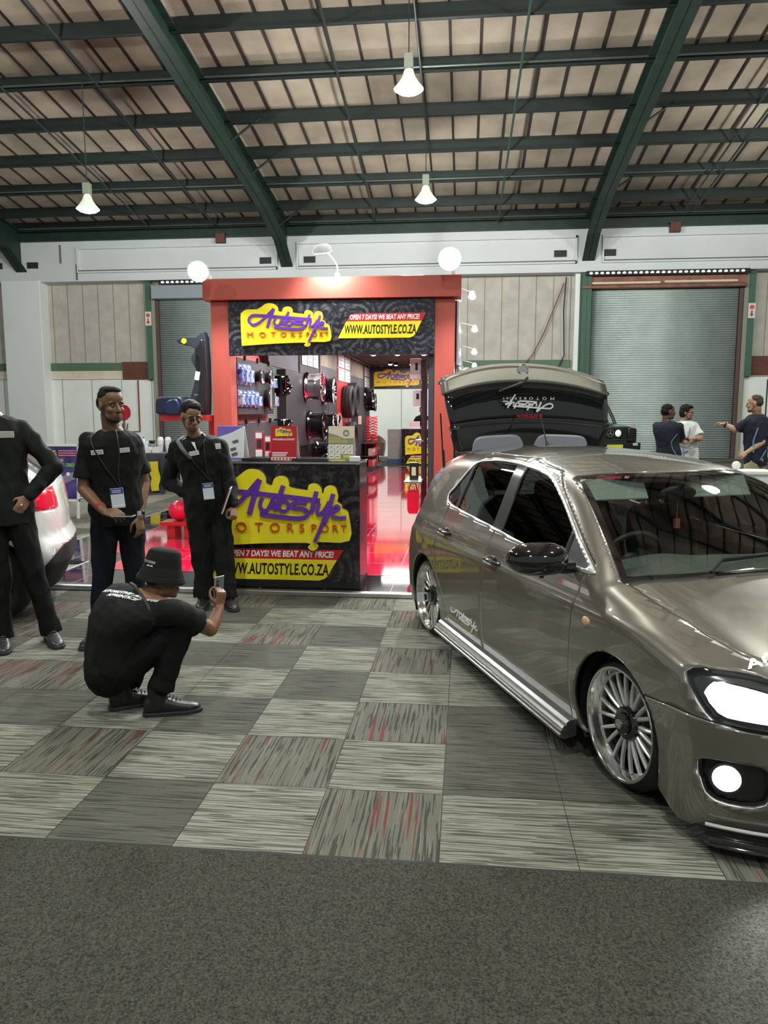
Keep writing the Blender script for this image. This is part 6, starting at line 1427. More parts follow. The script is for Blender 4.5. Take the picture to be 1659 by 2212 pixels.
def shoe_mesh(mb, heel, toe, w_=.050, h_=.11, up=None):
    heel, toe = V3(heel), V3(toe); d_ = toe-heel; d_.z = 0; d_.normalize(); s_ = Vector((-d_.y,d_.x,0)); z = Vector((0,0,1)); out = []
    for x, wd, z0, z1 in ((-.012,.026,.012,.085),(.0,.036,.0,.105),(.05,.041,.0,h_),(.10,.043,.0,.098),(.15,.047,.0,.078),(.20,.051,.0,.064),(.245,.045,.0,.054),(.275,.030,.004,.042),(.288,.014,.012,.030)):
        c = Vector((heel.x,heel.y,0))+d_*x; k = w_/.05; r_ = []
        for a in [2*PI*q/16 for q in range(16)]:
            ca, sa = math.cos(a), math.sin(a); r_.append(tuple(c+s_*(wd*k*math.copysign(abs(ca)**.75,ca))+z*((z0+z1)/2+(z1-z0)/2*math.copysign(abs(sa)**.7,sa))))
        out.append(r_)
    mb.loft(out)
def person(label, J, skin, look, group=None):
    """look: dict with voxel, head (yaw, pitch, roll), sleeve ('long','short'), top, trousers materials ..."""
    off = (J['pel'][0], J['pel'][1], 0.); p = thing('person', label, 'person', off, group=group); vx = look.get('voxel',.006); M = head_matrix(J['head'], *look['head'])
    body = MB(); head_shapes(body, M); fwd = M.to_3x3() @ Vector((1,0,0))
    hb = M @ V3((-.035,0,-.055)); capsule(body, hb, V3(J['neck'])-Vector((0,0,.04)), .054, .062, 16)
    oval_loft(body, torso_rings(J, .90))
    for s_ in 'RL':
        sh, el, wr = V3(J['sh'+s_]), V3(J['el'+s_]), V3(J['wr'+s_])
        capsule(body, sh, el, .050, .041); mid = el.lerp(wr,.3); capsule(body, el, mid, .041, .041); capsule(body, mid, wr, .041, .027)
        capsule(body, V3(J['neck'])-Vector((0,0,.03)), sh, .050, .048)
        hp, kn, an = V3(J['hip'+s_]), V3(J['kn'+s_]), V3(J['an'+s_]); capsule(body, hp, kn, .080, .055); capsule(body, kn, an, .055, .038)
        hd = look.get('hand'+s_) 
        if hd: hand(body, hand_frame(wr, hd['dir'], hd['back']), hd.get('curl',(.4,.45,.5,.55)), hd.get('thumb',.3), hd.get('m', 1), hd.get('spread',.06))
    skm = mat('skin_%.3f_%.3f' % skin[:2], skin, .48, vary=.08, vscale=12); skm.node_tree.nodes['Principled BSDF'].inputs['Subsurface Weight'].default_value = .06
    b_ = fuse(body, 'body', skm, p, vx, 3, off=off)
    head_details(p, M, off, skin, beard=look.get('beard'), glasses=look.get('glasses'), hk=look.get('hair','short'), voxel=vx*.8, dist=look.get('dist',False), hairc=look.get('hairc',(.012,.010,.009)))
    # top
    mb = MB(); ex = look.get('loose',.020); oval_loft(mb, torso_rings(J, look.get('ts',1.0), ex, look.get('belly',0), low=look.get('low',-.12))[:-1])
    for s_ in 'RL':
        sh, el, wr = V3(J['sh'+s_]), V3(J['el'+s_]), V3(J['wr'+s_])
        nk = V3(J['neck'])-Vector((0,0,.075)); capsule(mb, nk, sh, .058, .060+ex*.35, 14); ch = V3(J['pel']).lerp(V3(J['neck']), .68); capsule(mb, ch.lerp(sh,.45), sh, .085, .062+ex*.3, 14)
        if look['sleeve'] == 'long': capsule(mb, sh, el, .060+ex*.35, .050+ex*.5, 14); capsule(mb, el, el.lerp(wr,.90), .052+ex*.5, .036+ex*.35, 14)
        else:
            e2 = sh.lerp(el,look.get('slv',.78)); capsule(mb, sh, sh.lerp(el,.3), .060+ex*.35, .060+ex*.45, 14)
            d_ = (el-sh).normalized(); x = d_.orthogonal().normalized(); y = d_.cross(x); r0, r1 = .058+ex*.35, .058+ex*.8
            mb.loft([[tuple(c+(x*math.cos(a)+y*math.sin(a))*r) for a in [2*PI*k/16 for k in range(16)]] for c, r in ((sh,r0),(sh.lerp(el,.4),r0),(e2,r1))])
    top = fuse(mb, 'shirt' if look['sleeve']=='short' else 'work_jacket', look['top'], p, vx*1.15, 5, off=off, wr=look.get('wr',.012), wf=look.get('wf',8), seed=look.get('seed',0))
    # trousers
    mb = MB(); R_ = torso_rings(J, 1.0, .012); oval_loft(mb, [(V3(R_[0][0]),R_[0][1]*.98,R_[0][2]),R_[1],R_[2]])
    for s_ in 'RL':
        hp, kn, an = V3(J['hip'+s_]), V3(J['kn'+s_]), V3(J['an'+s_]); lw = look.get('legw',1.)
        capsule(mb, hp, kn, .098*lw, .074*lw, 16); capsule(mb, kn, an.lerp(kn,.10), .074*lw, .062*lw, 16)
        d_ = (an-kn).normalized(); x = d_.orthogonal().normalized(); y = d_.cross(x); c0 = kn.lerp(an,.80); c1 = kn.lerp(an,look.get('hem',1.04))
        mb.loft([[tuple(c+(x*math.cos(a)+y*math.sin(a))*r) for a in [2*PI*k/16 for k in range(16)]] for c, r in ((c0,.066*lw),(c1,.074*lw))])
    for g_ in look.get('glutes',()): mb.ball(g_[0], g_[1], 18)
    fuse(mb, 'trousers', look['trousers'], p, vx*1.25, 5, off=off, wr=look.get('wr',.012)*1.1, wf=7, seed=3)
    # shoes
    for s_ in 'RL':
        an = V3(J['an'+s_]); toe = V3(J.get('toe'+s_, tuple(an+Vector((look.get('fx',.1),-.25,0))))); d_ = toe-an; d_.z = 0; d_.normalize(); heel = Vector((an.x,an.y,0))-d_*.07
        mb = MB(); shoe_mesh(mb, heel, heel+d_*.28); capsule(mb, (heel+d_*.065)+Vector((0,0,.05)), (heel+d_*.06)+Vector((0,0,.15)), .050, .052, 14)
        sh_ = fuse(mb, 'shoe', look.get('shoe') or mat('boot_black', (.012,.012,.013), .38), p, .007, 3, off=off)
        q = Vector(off); mb = MB(); sd = Vector((-d_.y,d_.x,0)); rr = []
        for x, wd in ((-.018,.026),(.0,.042),(.06,.047),(.12,.048),(.19,.056),(.25,.050),(.285,.032),(.297,.014)):
            c = heel+d_*x-q; rr.append([tuple(c+sd*wd+Vector((0,0,.0))), tuple(c-sd*wd), tuple(c-sd*wd+Vector((0,0,.022))), tuple(c+sd*wd+Vector((0,0,.022)))])
        mb.loft(rr); mb.build('sole', mat('sole_dark', (.02,.02,.022), .6), sh_, bevel=.004)
        if not look.get('dist'):
            mb = MB()
            for k in range(5):
                c = heel+d_*(.105+.018*k)-q+Vector((0,0,.112-.010*k)); mb.tube([tuple(c-sd*.022+Vector((0,0,-.006))), tuple(c+d_*.006+Vector((0,0,.004))), tuple(c+sd*.022+Vector((0,0,-.006)))], .0026, 6)
            mb.build('laces', look.get('lace') or mat('lace_black', (.02,.02,.02), .6), sh_, smooth='all')
    return p, M, off, top
def patch(p, off, c, u, v, w_, h_, m, name, lines=True):
    """small flat cloth patch or badge: centre c, u to the right, v up"""
    c, u, v = V3(c)-V3(off), unit(u), unit(v); n = u.cross(v); v = n.cross(u); mm = Matrix((u,v,n)).transposed().to_4x4(); mm.translation = c
    mb = MB(); mb.box((0,0,0),(w_,h_,.003),M=mm); o = mb.build(name, m, p, bevel=.001)
    return o, mm
def patch_on(p, top, off, xz, w_, h_, m, name, roll=0.):
    hit, loc_, nor, _ = top.ray_cast(Vector((xz[0]-off[0], -1.2, xz[1])), Vector((0,1,0)))
    if not hit: return None
    n_ = nor.normalized(); u = Vector((0,0,1)).cross(n_).normalized(); u = (Matrix.Rotation(roll,3,n_) @ u); v = n_.cross(u); mm = Matrix((u,v,n_)).transposed().to_4x4(); mm.translation = loc_+n_*.004
    mb = MB(); mb.box((0,0,0),(w_,h_,.004),M=mm); o = mb.build(name, m, p, bevel=.001)
    mb = MB()
    for k in (-1,1): mb.box((0,k*h_*.18,.0024),(w_*.8,h_*.10,.001),M=mm)
    mb.build('patch_lettering', mat('patch_ink', (.25,.25,.25), .7), o); return o
def lanyard(p, off, pts, badge_c, u, v, top=None, strap=mat('lanyard_black', (.015,.015,.018), .5), scale=1., hdr=mat('badge_blue', (.03,.05,.20), .4)):
    P_ = []
    for q in catmull(pts,5):
        c = V3(q)-V3(off)
        if top is not None:
            hit, loc_, nor, _ = top.ray_cast(Vector((c.x,-1.2,c.z)), Vector((0,1,0)))
            if hit and abs(loc_.y-c.y) < .14: c.y = loc_.y-.005
        P_.append(tuple(c))
    mb = MB(); mb.tube(P_, .0060*scale, 6); lo = mb.build('lanyard', strap, p, smooth='all')
    b_, mm = patch(p, off, badge_c, u, v, .088*scale, .135*scale, mat('badge_white', (.62,.66,.74), .35, coat=.5), 'name_badge'); 
    mb = MB(); mb.box((0,.047*scale,.0022),(.086*scale,.036*scale,.002),M=mm); mb.build('badge_header', hdr, b_)
    mb = MB(); [mb.box((0,(.052-.012*k)*scale,.0035),(.06*scale,.004*scale,.001),M=mm) for k in range(2)]; mb.box((0,-.052*scale,.0022),(.08*scale,.006*scale,.001),M=mm); mb.build('badge_lines', wht, b_)
    return b_
bk_tee = mat('cloth_black_tee', (.0085,.0085,.0083), .9, spec=.25, bump=.25, bscale=260)
bk_jac = mat('cloth_black_overall', (.0042,.0043,.0044), .85, spec=.3, bump=.25, bscale=260)
bk_tro = mat('cloth_black_trousers', (.0035,.0035,.004), .88, spec=.25)
navyt = mat('cloth_navy_jeans', (.0045,.005,.010), .88, spec=.25)
S1, S2, S3 = (.17,.085,.042), (.30,.165,.095), (.115,.058,.034)
wp = mat('patch_white', (.60,.58,.54), .7)
UP = Vector((0,0,1))

# --- man with the badge, second from the left
J = {'head': (-2.392,5.0,1.665), 'neck': (-2.414,5.05,1.51), 'shR': (-2.575,5.02,1.43), 'shL': (-2.335,5.18,1.43), 'elR': (-2.61,4.98,1.105), 'wrR': (-2.375,4.80,.975), 'elL': (-2.275,5.22,1.13), 'wrL': (-2.262,5.08,.90), 'pel': (-2.43,5.10,.93), 'hipR': (-2.51,5.07,.885), 'hipL': (-2.345,5.13,.88), 'knR': (-2.53,5.04,.475), 'knL': (-2.34,5.14,.46), 'anR': (-2.585,5.05,.08), 'anL': (-2.36,5.18,.08), 'toeR': (-2.60,4.85,0), 'toeL': (-2.25,5.0,0)}
p, M, off, top = person('standing young man in black short-sleeved work shirt with lanyard badge, looking right', J, S1,
    dict(head=(-.62,.04,0), hair='quiff', beard=(.030,.018,.012), sleeve='short', top=mat('cloth_black_shirt', (.0055,.0055,.0058), .85, spec=.25, bump=.25, bscale=260), trousers=navyt, voxel=.0055, belly=.004, low=-.14, wr=.011,
    handR=dict(dir=(.78,-.30,-.05), back=(-.15,-.5,.85), curl=(.30,.38,.45,.55), thumb=.35, m=1), handL=dict(dir=(.15,-.15,-1), back=(.9,-.4,0), curl=(.35,.4,.45,.5), m=-1),
    lace=mat('lace_white', (.5,.5,.5), .6)))
for c, w_ in (((-2.458,1.362),.080),((-2.300,1.374),.066)): patch_on(p, top, off, c, w_, .032, wp, 'name_patch', .08)
lanyard(p, off, [(-2.475,5.10,1.50),(-2.50,5.0,1.45),(-2.46,4.925,1.35),(-2.385,4.925,1.20),(-2.345,4.925,1.12),(-2.345,4.925,1.20),(-2.33,4.965,1.36),(-2.345,5.03,1.46),(-2.37,5.11,1.51)], (-2.325,4.895,1.055), (1,.2,.10), UP, top)
mb = MB(); mb.tube([(-2.475-off[0],4.80-off[1]+.08,1.00) for _ in (0,)]+[(-2.47-off[0],4.87-off[1],1.0)], .001, 4)
mb = MB(); Mw = frame_to(V3((-2.43,4.845,1.005))-V3(off), V3((-2.405,4.825,.992))-V3(off)); mb.lathe([(.031,0),(.036,.006),(.036,.022),(.031,.028)], Mw, 20); mb.build('red_wristband', mat('wristband_red', (.35,.015,.02), .6), p, smooth='all')
mb = MB(); Mw = frame_to(V3((-2.264,5.105,.945))-V3(off), V3((-2.263,5.095,.915))-V3(off)); mb.lathe([(.029,0),(.034,.004),(.034,.026),(.029,.03)], Mw, 20); wt_ = mb.build('wristwatch', blk, p, smooth='all'); mb = MB(); mb.box((-2.252-off[0],5.06-off[1],.93),(.03,.008,.03)); mb.build('watch_face', mat('watch_face', (.5,.5,.5), .2), wt_, bevel=.003)
ph = thing('mobile_phone', 'silver-edged phone held flat by the man with the badge', 'phone', (-2.225,4.755,.955)); mb = MB(); mb.box((0,0,0),(.145,.072,.009), rz=.05); mb.build('phone_body', mat('phone_silver', (.6,.62,.66), .25, .6), ph, bevel=.003); mb = MB(); mb.box((0,0,.0055),(.136,.066,.001), rz=.05); mb.build('phone_screen', glossblk, ph)

# --- bespectacled man beside the counter
J = {'head': (-2.25,6.13,1.59), 'neck': (-2.245,6.24,1.43), 'shR': (-2.40,6.20,1.335), 'shL': (-2.075,6.30,1.345), 'elR': (-2.53,6.28,1.04), 'wrR': (-2.285,6.19,.925), 'elL': (-1.985,6.27,1.05), 'wrL': (-1.915,6.15,.845), 'pel': (-2.187,6.30,.865), 'hipR': (-2.263,6.27,.83), 'hipL': (-2.10,6.33,.83), 'knR': (-2.22,6.20,.45), 'knL': (-2.04,6.22,.44), 'anR': (-2.195,6.15,.08), 'anL': (-1.975,6.13,.08), 'toeR': (-2.14,5.90,0), 'toeL': (-1.85,5.93,0)}
p, M, off, top = person('standing man in black overalls and glasses beside the counter, looking down, hand in pocket', J, S2,
    dict(head=(-.85,.30,.05), hair='side', beard=(.10,.055,.038), glasses=(.03,.02,.02), sleeve='long', top=bk_jac, trousers=bk_tro, voxel=.0055, loose=.030, low=-.30, legw=1.22, wr=.016,
    handR=dict(dir=(.55,.15,-.80), back=(-.1,-.95,.1), curl=(.2,.2,.25,.3), m=1), handL=dict(dir=(.15,-.45,-.8), back=(.75,-.5,.2), curl=(.9,.95,1.,1.), thumb=.9, m=-1)))
patch_on(p, top, off, (-2.224,1.293), .080, .038, wp, 'name_patch', .2); patch_on(p, top, off, (-2.055,1.347), .060, .048, mat('patch_grey', (.40,.38,.34), .7), 'name_patch', .05)
lanyard(p, off, [(-2.31,6.27,1.43),(-2.33,6.17,1.38),(-2.27,6.10,1.28),(-2.16,6.075,1.12),(-2.115,6.075,1.06),(-2.135,6.085,1.14),(-2.145,6.13,1.30),(-2.16,6.21,1.40),(-2.20,6.29,1.44)], (-2.095,6.055,.985), (1,.15,.10), UP, top)
mb = MB(); mb.loft([[(x-off[0],y-off[1],z) for x,y,z in (a_,(a_[0]+.03,a_[1]-.0,a_[2]+.01),(a_[0]+.03,a_[1]+.012,a_[2]+.012),(a_[0],a_[1]+.012,a_[2]+.002))] for a_ in ((-2.37,6.22,1.425),(-2.385,6.12,1.39),(-2.34,6.085,1.33),(-2.26,6.075,1.24))]); mb.build('bag_strap', mat('strap_grey', (.15,.16,.15), .7), p, smooth='all')
mb = MB(); mb.prism([(-2.245-off[0],1.385),(-2.215-off[0],1.385),(-2.195-off[0],1.30)], 0, .004, Matrix.Translation((0,6.105-off[1],0)) @ RX); mb.build('undershirt_collar', wht, p)
for s_ in (-1,1):
    mb = MB(); mb.loft([[(-2.23-off[0]+s_*.035+q[0]*1.0, 6.20-off[1]+q[1], 1.43+q[2]) for q in ((0,0,.02),(s_*.02,-.0,.03),(s_*.05,-.03,-.005),(s_*.03,-.06,-.01))],[(-2.23-off[0]+s_*.012+q[0], 6.12-off[1]+q[1], 1.35+q[2]) for q in ((0,0,.02),(s_*.02,-.005,.02),(s_*.06,-.015,-.005),(s_*.03,-.02,-.04))]]); mb.build('collar', bk_jac, p, bevel=.006, smooth='all')
tb = thing('tablet', 'thin tablet in a red and black sleeve held at the side of the bespectacled man', 'tablet', (-1.925,6.10,.89)); mb = MB(); R__ = Matrix.Rotation(.35,4,'Y') @ Matrix.Rotation(.2,4,'Z'); mb.box((-.03,-.02,.02),(.012,.13,.22),rot=R__); mb.build('tablet_sleeve', mat('sleeve_red', (.12,.01,.02), .5), tb, bevel=.004); mb = MB(); mb.box((-.022,-.022,.02),(.006,.134,.225),rot=R__); mb.build('tablet_edge', mat('tablet_white', (.6,.6,.6)), tb, bevel=.002)

# --- man at the left edge, hand on hip
J = {'head': (-3.30,4.97,1.765), 'neck': (-3.262,5.02,1.60), 'shR': (-3.42,4.94,1.51), 'shL': (-3.085,5.07,1.505), 'elL': (-2.895,5.13,1.245), 'wrL': (-3.005,4.95,1.045), 'elR': (-3.60,5.0,1.23), 'wrR': (-3.42,4.87,1.05), 'pel': (-3.20,5.0,.945), 'hipR': (-3.275,4.95,.89), 'hipL': (-3.115,5.03,.89), 'knR': (-3.205,4.90,.48), 'knL': (-3.01,5.0,.48), 'anR': (-3.20,4.87,.08), 'anL': (-2.925,5.02,.08), 'toeR': (-3.06,4.66,0), 'toeL': (-2.78,4.86,0)}
p, M, off, top = person('person in black work jacket at the left picture edge, hand on hip, boots apart', J, S2,
    dict(head=(-.5,.0,0), hair='short', sleeve='long', top=mat('cloth_black_jacket', (.0075,.0085,.0075), .85, spec=.3, bump=.25, bscale=260), trousers=bk_tro, voxel=.0065, loose=.026, low=-.16, wr=.014, seed=8,
    handL=dict(dir=(-.42,-.25,-.75), back=(.55,-.75,.0), curl=(.25,.3,.35,.4), m=-1), handR=dict(dir=(.4,-.3,-.6), back=(-.5,-.7,0), m=1), shoe=mat('boot_grey', (.03,.03,.032), .35), lace=mat('lace_tan', (.22,.17,.11), .6)))
patch_on(p, top, off, (-3.115,1.478), .10, .045, mat('patch_grey', (.4,.38,.34)), 'name_patch', 0)
mb = MB(); mb.tube([(-3.03+.006-off[0],4.925-off[1],1.0),(-3.04-off[0],4.92-off[1],.985)], .012, 10); mb.build('ring', chrome, p, smooth='all')

# --- crouching man with the bucket hat
J = {'head': (-1.662,4.01,.712), 'neck': (-1.715,3.925,.635), 'shR': (-1.525,3.82,.575), 'shL': (-1.835,4.02,.560), 'elR': (-1.392,3.99,.435), 'wrR': (-1.38,4.12,.528), 'elL': (-1.84,4.24,.38), 'wrL': (-1.72,4.30,.40), 'pel': (-1.925,3.87,.255), 'hipR': (-1.83,3.79,.250), 'hipL': (-1.99,3.98,.24), 'knR': (-1.515,3.90,.495), 'knL': (-1.72,4.22,.46), 'anR': (-1.635,3.83,.115), 'anL': (-1.865,3.90,.115), 'toeR': (-1.45,3.90,0), 'toeL': (-1.69,4.02,0), 'bend': (-.035,-.05,.055)}
p, M, off, top = person('crouching man in black T-shirt and black bucket hat, seen from behind, taking a phone photo', J, (.20,.095,.050),
    dict(head=(.42,.12,0), hair='buzz', sleeve='short', top=bk_tee, trousers=bk_tro, voxel=.0055, loose=.028, belly=.02, low=-.05, legw=1.02, wr=.010, wf=6, slv=.62, hem=.93, glutes=(((-1.90,3.80,.24),(.125,.125,.14)),((-1.98,3.93,.23),(.12,.12,.135))),
    handR=dict(dir=(.10,.15,.95), back=(.85,-.45,.0), curl=(.75,.8,.85,.95), thumb=.55, m=1), handL=dict(dir=(.8,.3,.4), back=(0,0,1), m=-1)))
T_ = Matrix.Translation([-a for a in off])
hm_ = mat('hat_black', (.012,.012,.0115), .9, spec=.25, bump=.4, bscale=300)
mb = MB(); prof = [(.0,.150),(.045,.149),(.072,.141),(.084,.126),(.092,.085),(.098,.045),(.102,.035),(.114,.008),(.126,-.028),(.128,-.032),(.123,-.032),(.110,.004),(.096,.032),(.090,.05),(.086,.09),(.078,.12),(.0,.138)]
MH = T_ @ M @ Matrix.Translation((-.010,0,.022)) @ Matrix.Rotation(.06,4,'Y') @ Matrix.Scale(.90,4,(0,1,0)) @ Matrix.Scale(1.06,4,(1,0,0)); mb.lathe(prof, MH, 40); hat = mb.build('bucket_hat', hm_, p, smooth='all')
mb = MB()
for z_, r_ in ((.138,.076),(.040,.1005),(-.006,.1195),(-.018,.1235)): mb.lathe([(r_,z_-.001),(r_+.0015,z_),(r_,z_+.001)], MH, 40)
mb.build('hat_stitching', mat('stitch_dark', (.03,.03,.03), .9), hat)
def on_cyl(M_, ang, z, r, tilt): return M_ @ Matrix.Rotation(ang,4,'Z') @ Matrix.Translation((r,0,z)) @ Matrix.Rotation(PI/2,4,'Z') @ Matrix.Rotation(PI/2-tilt,4,'X')
text_obj('hat_lettering', 'TOP ADDRESS', .020, mat('stitch_grey', (.35,.35,.34), .6), hat, on_cyl(MH, PI+.75, .074, .0970, .12), .001, bold=.0006, sx=.62)
text_obj('hat_lettering', 'EST. 1998', .010, wht, hat, on_cyl(MH, PI+.82, .054, .0990, .12), .001, bold=.0005, sx=.9)
# print on the back: follows the shoulder line
bc = V3((-1.765,3.865,.62)); 
def back_text(s_, size, along, dz, dy=0.):
    c = bpy.data.curves.new('c','FONT'); c.body = s_; c.size = size; c.align_x = 'CENTER'; c.align_y = 'CENTER'; c.extrude = .0006; c.offset = .001; c.resolution_u = 2
    t = link(bpy.data.objects.new('t', c)); bpy.context.view_layer.update(); me = bpy.data.meshes.new_from_object(t.evaluated_get(bpy.context.evaluated_depsgraph_get())); bpy.data.objects.remove(t); bpy.data.curves.remove(c)
    dg = bpy.context.evaluated_depsgraph_get(); u = Vector((.82,-.50,.20)).normalized(); v = Vector((.30,.50,.80)).normalized(); v = (v-u*v.dot(u)).normalized(); n_ = u.cross(v)
    for vt in me.vertices:
        q = bc+u*(vt.co.x*1.0)+v*(vt.co.y+dz)+n_*.25-V3(off)
        hit, loc_, nor, _ = top.ray_cast(q, -n_)
        if hit: vt.co = loc_+n_*(.003+vt.co.z)
        else: vt.co = q-n_*.25
    me.materials.append(wht); me.name = 'back_print'; o = link(bpy.data.objects.new('back_print', me)); o.parent = top
back_text('AUTOMOTIVE MOTORS', .027, 0, .012); back_text('APPRENTICE', .027, 0, -.016)
mb = MB(); pts = [(-1.85,4.02,.66),(-1.79,3.93,.69),(-1.73,3.86,.665),(-1.66,3.80,.60),(-1.62,3.76,.52)]
rr = []
for i, q in enumerate(pts):
    hit, loc_, nor, _ = top.ray_cast(V3(q)-V3(off)+Vector((.1,-.3,.25)), Vector((-.1,.3,-.25)).normalized()); c = (loc_ if hit else V3(q)-V3(off))+Vector((.0,-.006,.006)); rr.append(tuple(c))
mb.tube(rr, .010, 8); mb.build('bag_strap', mat('strap_black', (.028,.026,.022), .7), p, smooth='all')
mb = MB(); Mw = frame_to(V3((-1.386,4.10,.508))-V3(off), V3((-1.381,4.115,.523))-V3(off)); mb.tube([tuple(Mw @ V3((.031*math.cos(a),.031*math.sin(a),0))) for a in [2*PI*k/20 for k in range(20)]], .003, 6, closed=True); mb.build('bracelet', mat('bracelet_cream', (.65,.5,.35), .5), p, smooth='all')
ph = thing('mobile_phone', 'phone held upright by the crouching man', 'phone', (-1.397,4.165,.622)); Rp = Matrix.Rotation(.08,4,'Y') @ Matrix.Rotation(1.15,4,'Z')
mb = MB(); mb.box((0,0,0),(.072,.009,.15),rot=Rp); mb.build('phone_body', mat('phone_case_grey', (.16,.17,.17), .3), ph, bevel=.004); mb = MB(); mb.tube([tuple(Rp @ V3(q)) for q in ((-.035,0,-.074),(.035,0,-.074),(.035,0,.074),(-.035,0,.074))], .004, 6, closed=True); mb.build('phone_edge', mat('phone_silver', (.6,.62,.66)), ph)
mb = MB(); [mb.lathe([(0,0),(.008,0),(.008,.003),(0,.003)], Rp.to_4x4() @ Matrix.Translation((-.018,-.0045,.05-k*.022)) @ RX, 12) for k in range(3)]; mb.build('phone_lens', glossblk, ph)

# --- three men by the right roller door (mostly above the car roof)
nv = mat('polo_navy', (.006,.009,.022), .85, vary=.1); whs = mat('shirt_white', (.70,.72,.72), .8); whb = mat('cloth_white_skirt', (.60,.62,.66), .85); kh = mat('trousers_khaki', (.36,.33,.21), .85)
J = {'head': (3.085,12.2,1.622), 'neck': (3.055,12.2,1.49), 'shR': (3.235,12.12,1.405), 'shL': (2.95,12.30,1.415), 'elR': (3.315,12.28,1.20), 'wrR': (3.24,12.50,1.22), 'elL': (3.14,12.48,1.20), 'wrL': (3.34,12.42,1.22), 'pel': (3.12,12.2,.95), 'hipR': (3.20,12.15,.90), 'hipL': (3.04,12.25,.90), 'knR': (3.22,12.18,.48), 'knL': (3.05,12.28,.48), 'anR': (3.22,12.18,.08), 'anL': (3.05,12.28,.08), 'toeR': (3.40,12.32,0), 'toeL': (3.22,12.45,0)}
p, M, off, _ = person('man in navy polo shirt with arms crossed, seen from behind, before the right roller door', J, S3, dict(head=(.15,0,0), hair='short', glasses=(.3,.25,.15), sleeve='short', top=nv, trousers=bk_tro, voxel=.009, dist=True, low=-.16, handR=dict(dir=(-.3,.6,0), back=(.5,.5,.6)), handL=dict(dir=(.9,-.2,0), back=(0,.5,.8), m=-1)))
mb = MB(); mb.tube([tuple(V3(q)-V3(off)) for q in ((3.19,12.035,1.30),(3.11,12.05,1.18),(3.13,12.05,1.08),(3.20,12.02,.96))], .006, 6); mb.tube([tuple(V3(q)-V3(off)) for q in ((3.29,12.06,1.10),(3.30,12.05,.96))], .010, 6); mb.build('piping', mat('piping_blue', (.15,.25,.42), .6), p)
J = {'head': (3.505,12.6,1.612), 'neck': (3.475,12.62,1.485), 'shR': (3.345,12.52,1.405), 'shL': (3.655,12.68,1.40), 'elR': (3.385,12.40,1.17), 'wrR': (3.60,12.38,1.21), 'elL': (3.73,12.55,1.21), 'wrL': (3.53,12.37,1.165), 'pel': (3.55,12.62,.93), 'hipR': (3.48,12.58,.89), 'hipL': (3.62,12.66,.89), 'knR': (3.48,12.56,.48), 'knL': (3.63,12.62,.48), 'anR': (3.48,12.6,.08), 'anL': (3.62,12.66,.08)}
J = {k:(v[0]+.04,v[1]+.28,v[2]) for k,v in J.items()}
p, M, off, _ = person('man in white with thick black hair and glasses, arms crossed, before the right roller door', J, (.33,.185,.11), dict(head=(-.50,.05,0), hair='thick', beard=(.12,.065,.045), glasses=(.06,.04,.04), sleeve='short', top=whs, trousers=whb, legw=1.25, voxel=.009, dist=True, low=-.34, loose=.03, handR=dict(dir=(.9,.0,.1), back=(0,-.9,.3)), handL=dict(dir=(-.9,-.1,.0), back=(0,-.8,.5), m=-1)))
mb = MB(); mb.tube([tuple(V3(q)+Vector((.04,.28,0))-V3(off)) for q in ((3.42,12.56,1.46),(3.45,12.475,1.36),(3.515,12.46,1.20),(3.53,12.47,1.36),(3.53,12.57,1.46))], .006, 6); mb.build('lanyard', mat('lanyard_blue', (.08,.12,.22), .5), p)
mb = MB(); mb.box((3.50-off[0],12.68-off[1],.99),(.09,.02,.02),rot=Matrix.Rotation(-.4,4,'Y')); mb.build('pen', mat('pen_blue', (.1,.15,.35)), p)
J = {'head': (3.915,11.0,1.735), 'neck': (3.965,11.05,1.60), 'shR': (3.83,10.97,1.49), 'shL': (4.10,11.15,1.485), 'elR': (3.72,11.10,1.385), 'wrR': (3.595,11.2,1.465), 'elL': (4.02,10.93,1.22), 'wrL': (3.80,10.86,1.085), 'pel': (3.99,11.05,.96), 'hipR': (3.92,10.98,.91), 'hipL': (4.06,11.12,.91), 'knR': (3.90,10.97,.48), 'knL': (4.06,11.12,.48), 'anR': (3.92,11.0,.08), 'anL': (4.08,11.15,.08), 'toeR': (3.7,10.9,0), 'toeL': (3.85,11.1,0)}
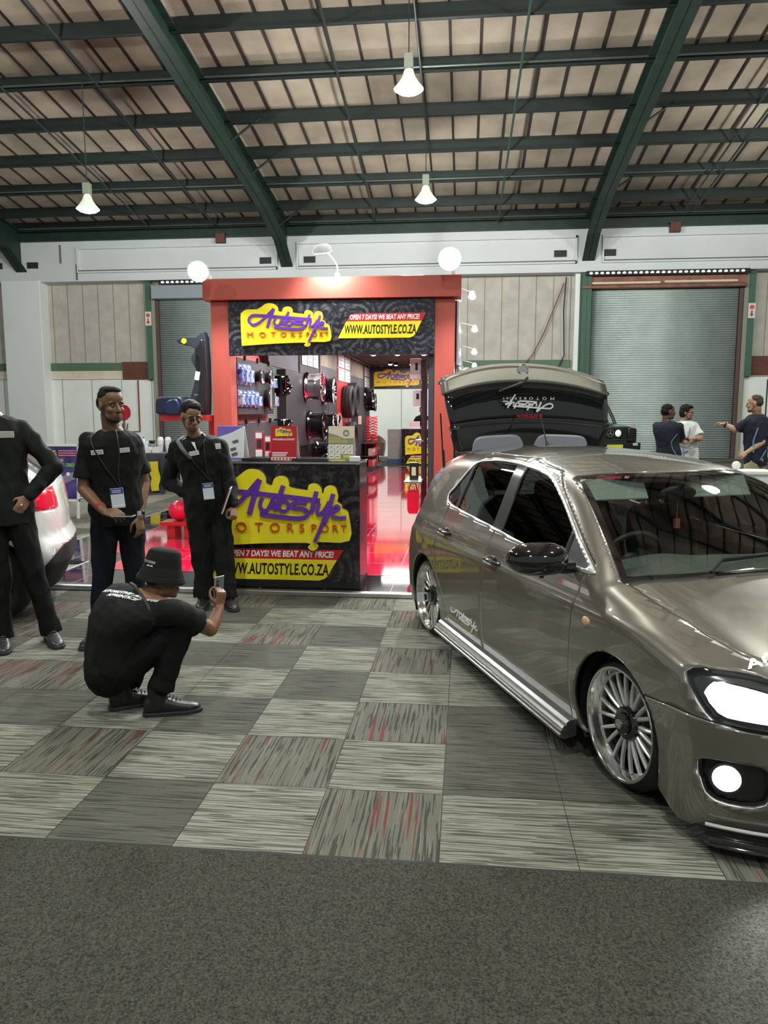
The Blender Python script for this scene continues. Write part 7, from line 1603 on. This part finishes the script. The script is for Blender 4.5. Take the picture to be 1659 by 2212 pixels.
p, M, off, _ = person('man in navy polo shirt and khaki trousers pointing left with a watch on his wrist', J, (.42,.25,.16), dict(head=(2.75,.04,0), hair='buzz', hairc=(.10,.07,.05), beard=(.16,.10,.07), glasses=(.2,.12,.06), sleeve='short', top=nv, trousers=kh, voxel=.008, dist=True, belly=.03, low=-.10, handR=dict(dir=(-.9,.35,.1), back=(0,.1,.9), curl=(.6,.9,1.1,1.2), m=1), handL=dict(dir=(-.7,-.2,-.5), back=(-.2,-.9,.2), curl=(.7,.8,.8,.8), m=-1)))
mb = MB(); mb.tube([tuple(V3(q)-V3(off)) for q in ((3.92,10.83,1.42),(3.88,10.86,1.25),(3.89,10.87,1.08))], .010, 6); mb.tube([tuple(V3(q)-V3(off)) for q in ((4.06,10.88,1.12),(3.97,10.83,.98))], .006, 6); mb.build('piping', mat('piping_blue', (.15,.25,.42)), p)
mb = MB(); Mw = frame_to(V3((3.625,11.18,1.445))-V3(off), V3((3.60,11.195,1.46))-V3(off)); mb.lathe([(.030,0),(.038,.004),(.038,.026),(.030,.03)], Mw, 16); mb.build('wristwatch', blk, p)
# --- attendant behind the far counter
J = {'head': (-1.37,24.0,1.665), 'neck': (-1.373,24.05,1.53), 'shR': (-1.53,24.1,1.44), 'shL': (-1.21,24.1,1.44), 'elR': (-1.62,24.05,1.22), 'elL': (-1.12,24.05,1.22), 'wrR': (-1.47,23.92,1.19), 'wrL': (-1.25,23.92,1.19), 'pel': (-1.372,24.1,.96), 'hipR': (-1.45,24.1,.91), 'hipL': (-1.29,24.1,.91), 'knR': (-1.46,24.08,.48), 'knL': (-1.28,24.08,.48), 'anR': (-1.46,24.1,.08), 'anL': (-1.28,24.1,.08)}
J = {k:(v[0],v[1]+.14,v[2]) for k,v in J.items()}
person('person in black shirt standing behind the far counter at the end of the stand', J, S2, dict(head=(-1.57,.35,0), hair='short', sleeve='short', top=bk_tee, trousers=bk_tro, voxel=.012, dist=True, handR=dict(dir=(.5,-.6,-.1), back=(0,0,1)), handL=dict(dir=(-.5,-.6,-.1), back=(0,0,1), m=-1)))
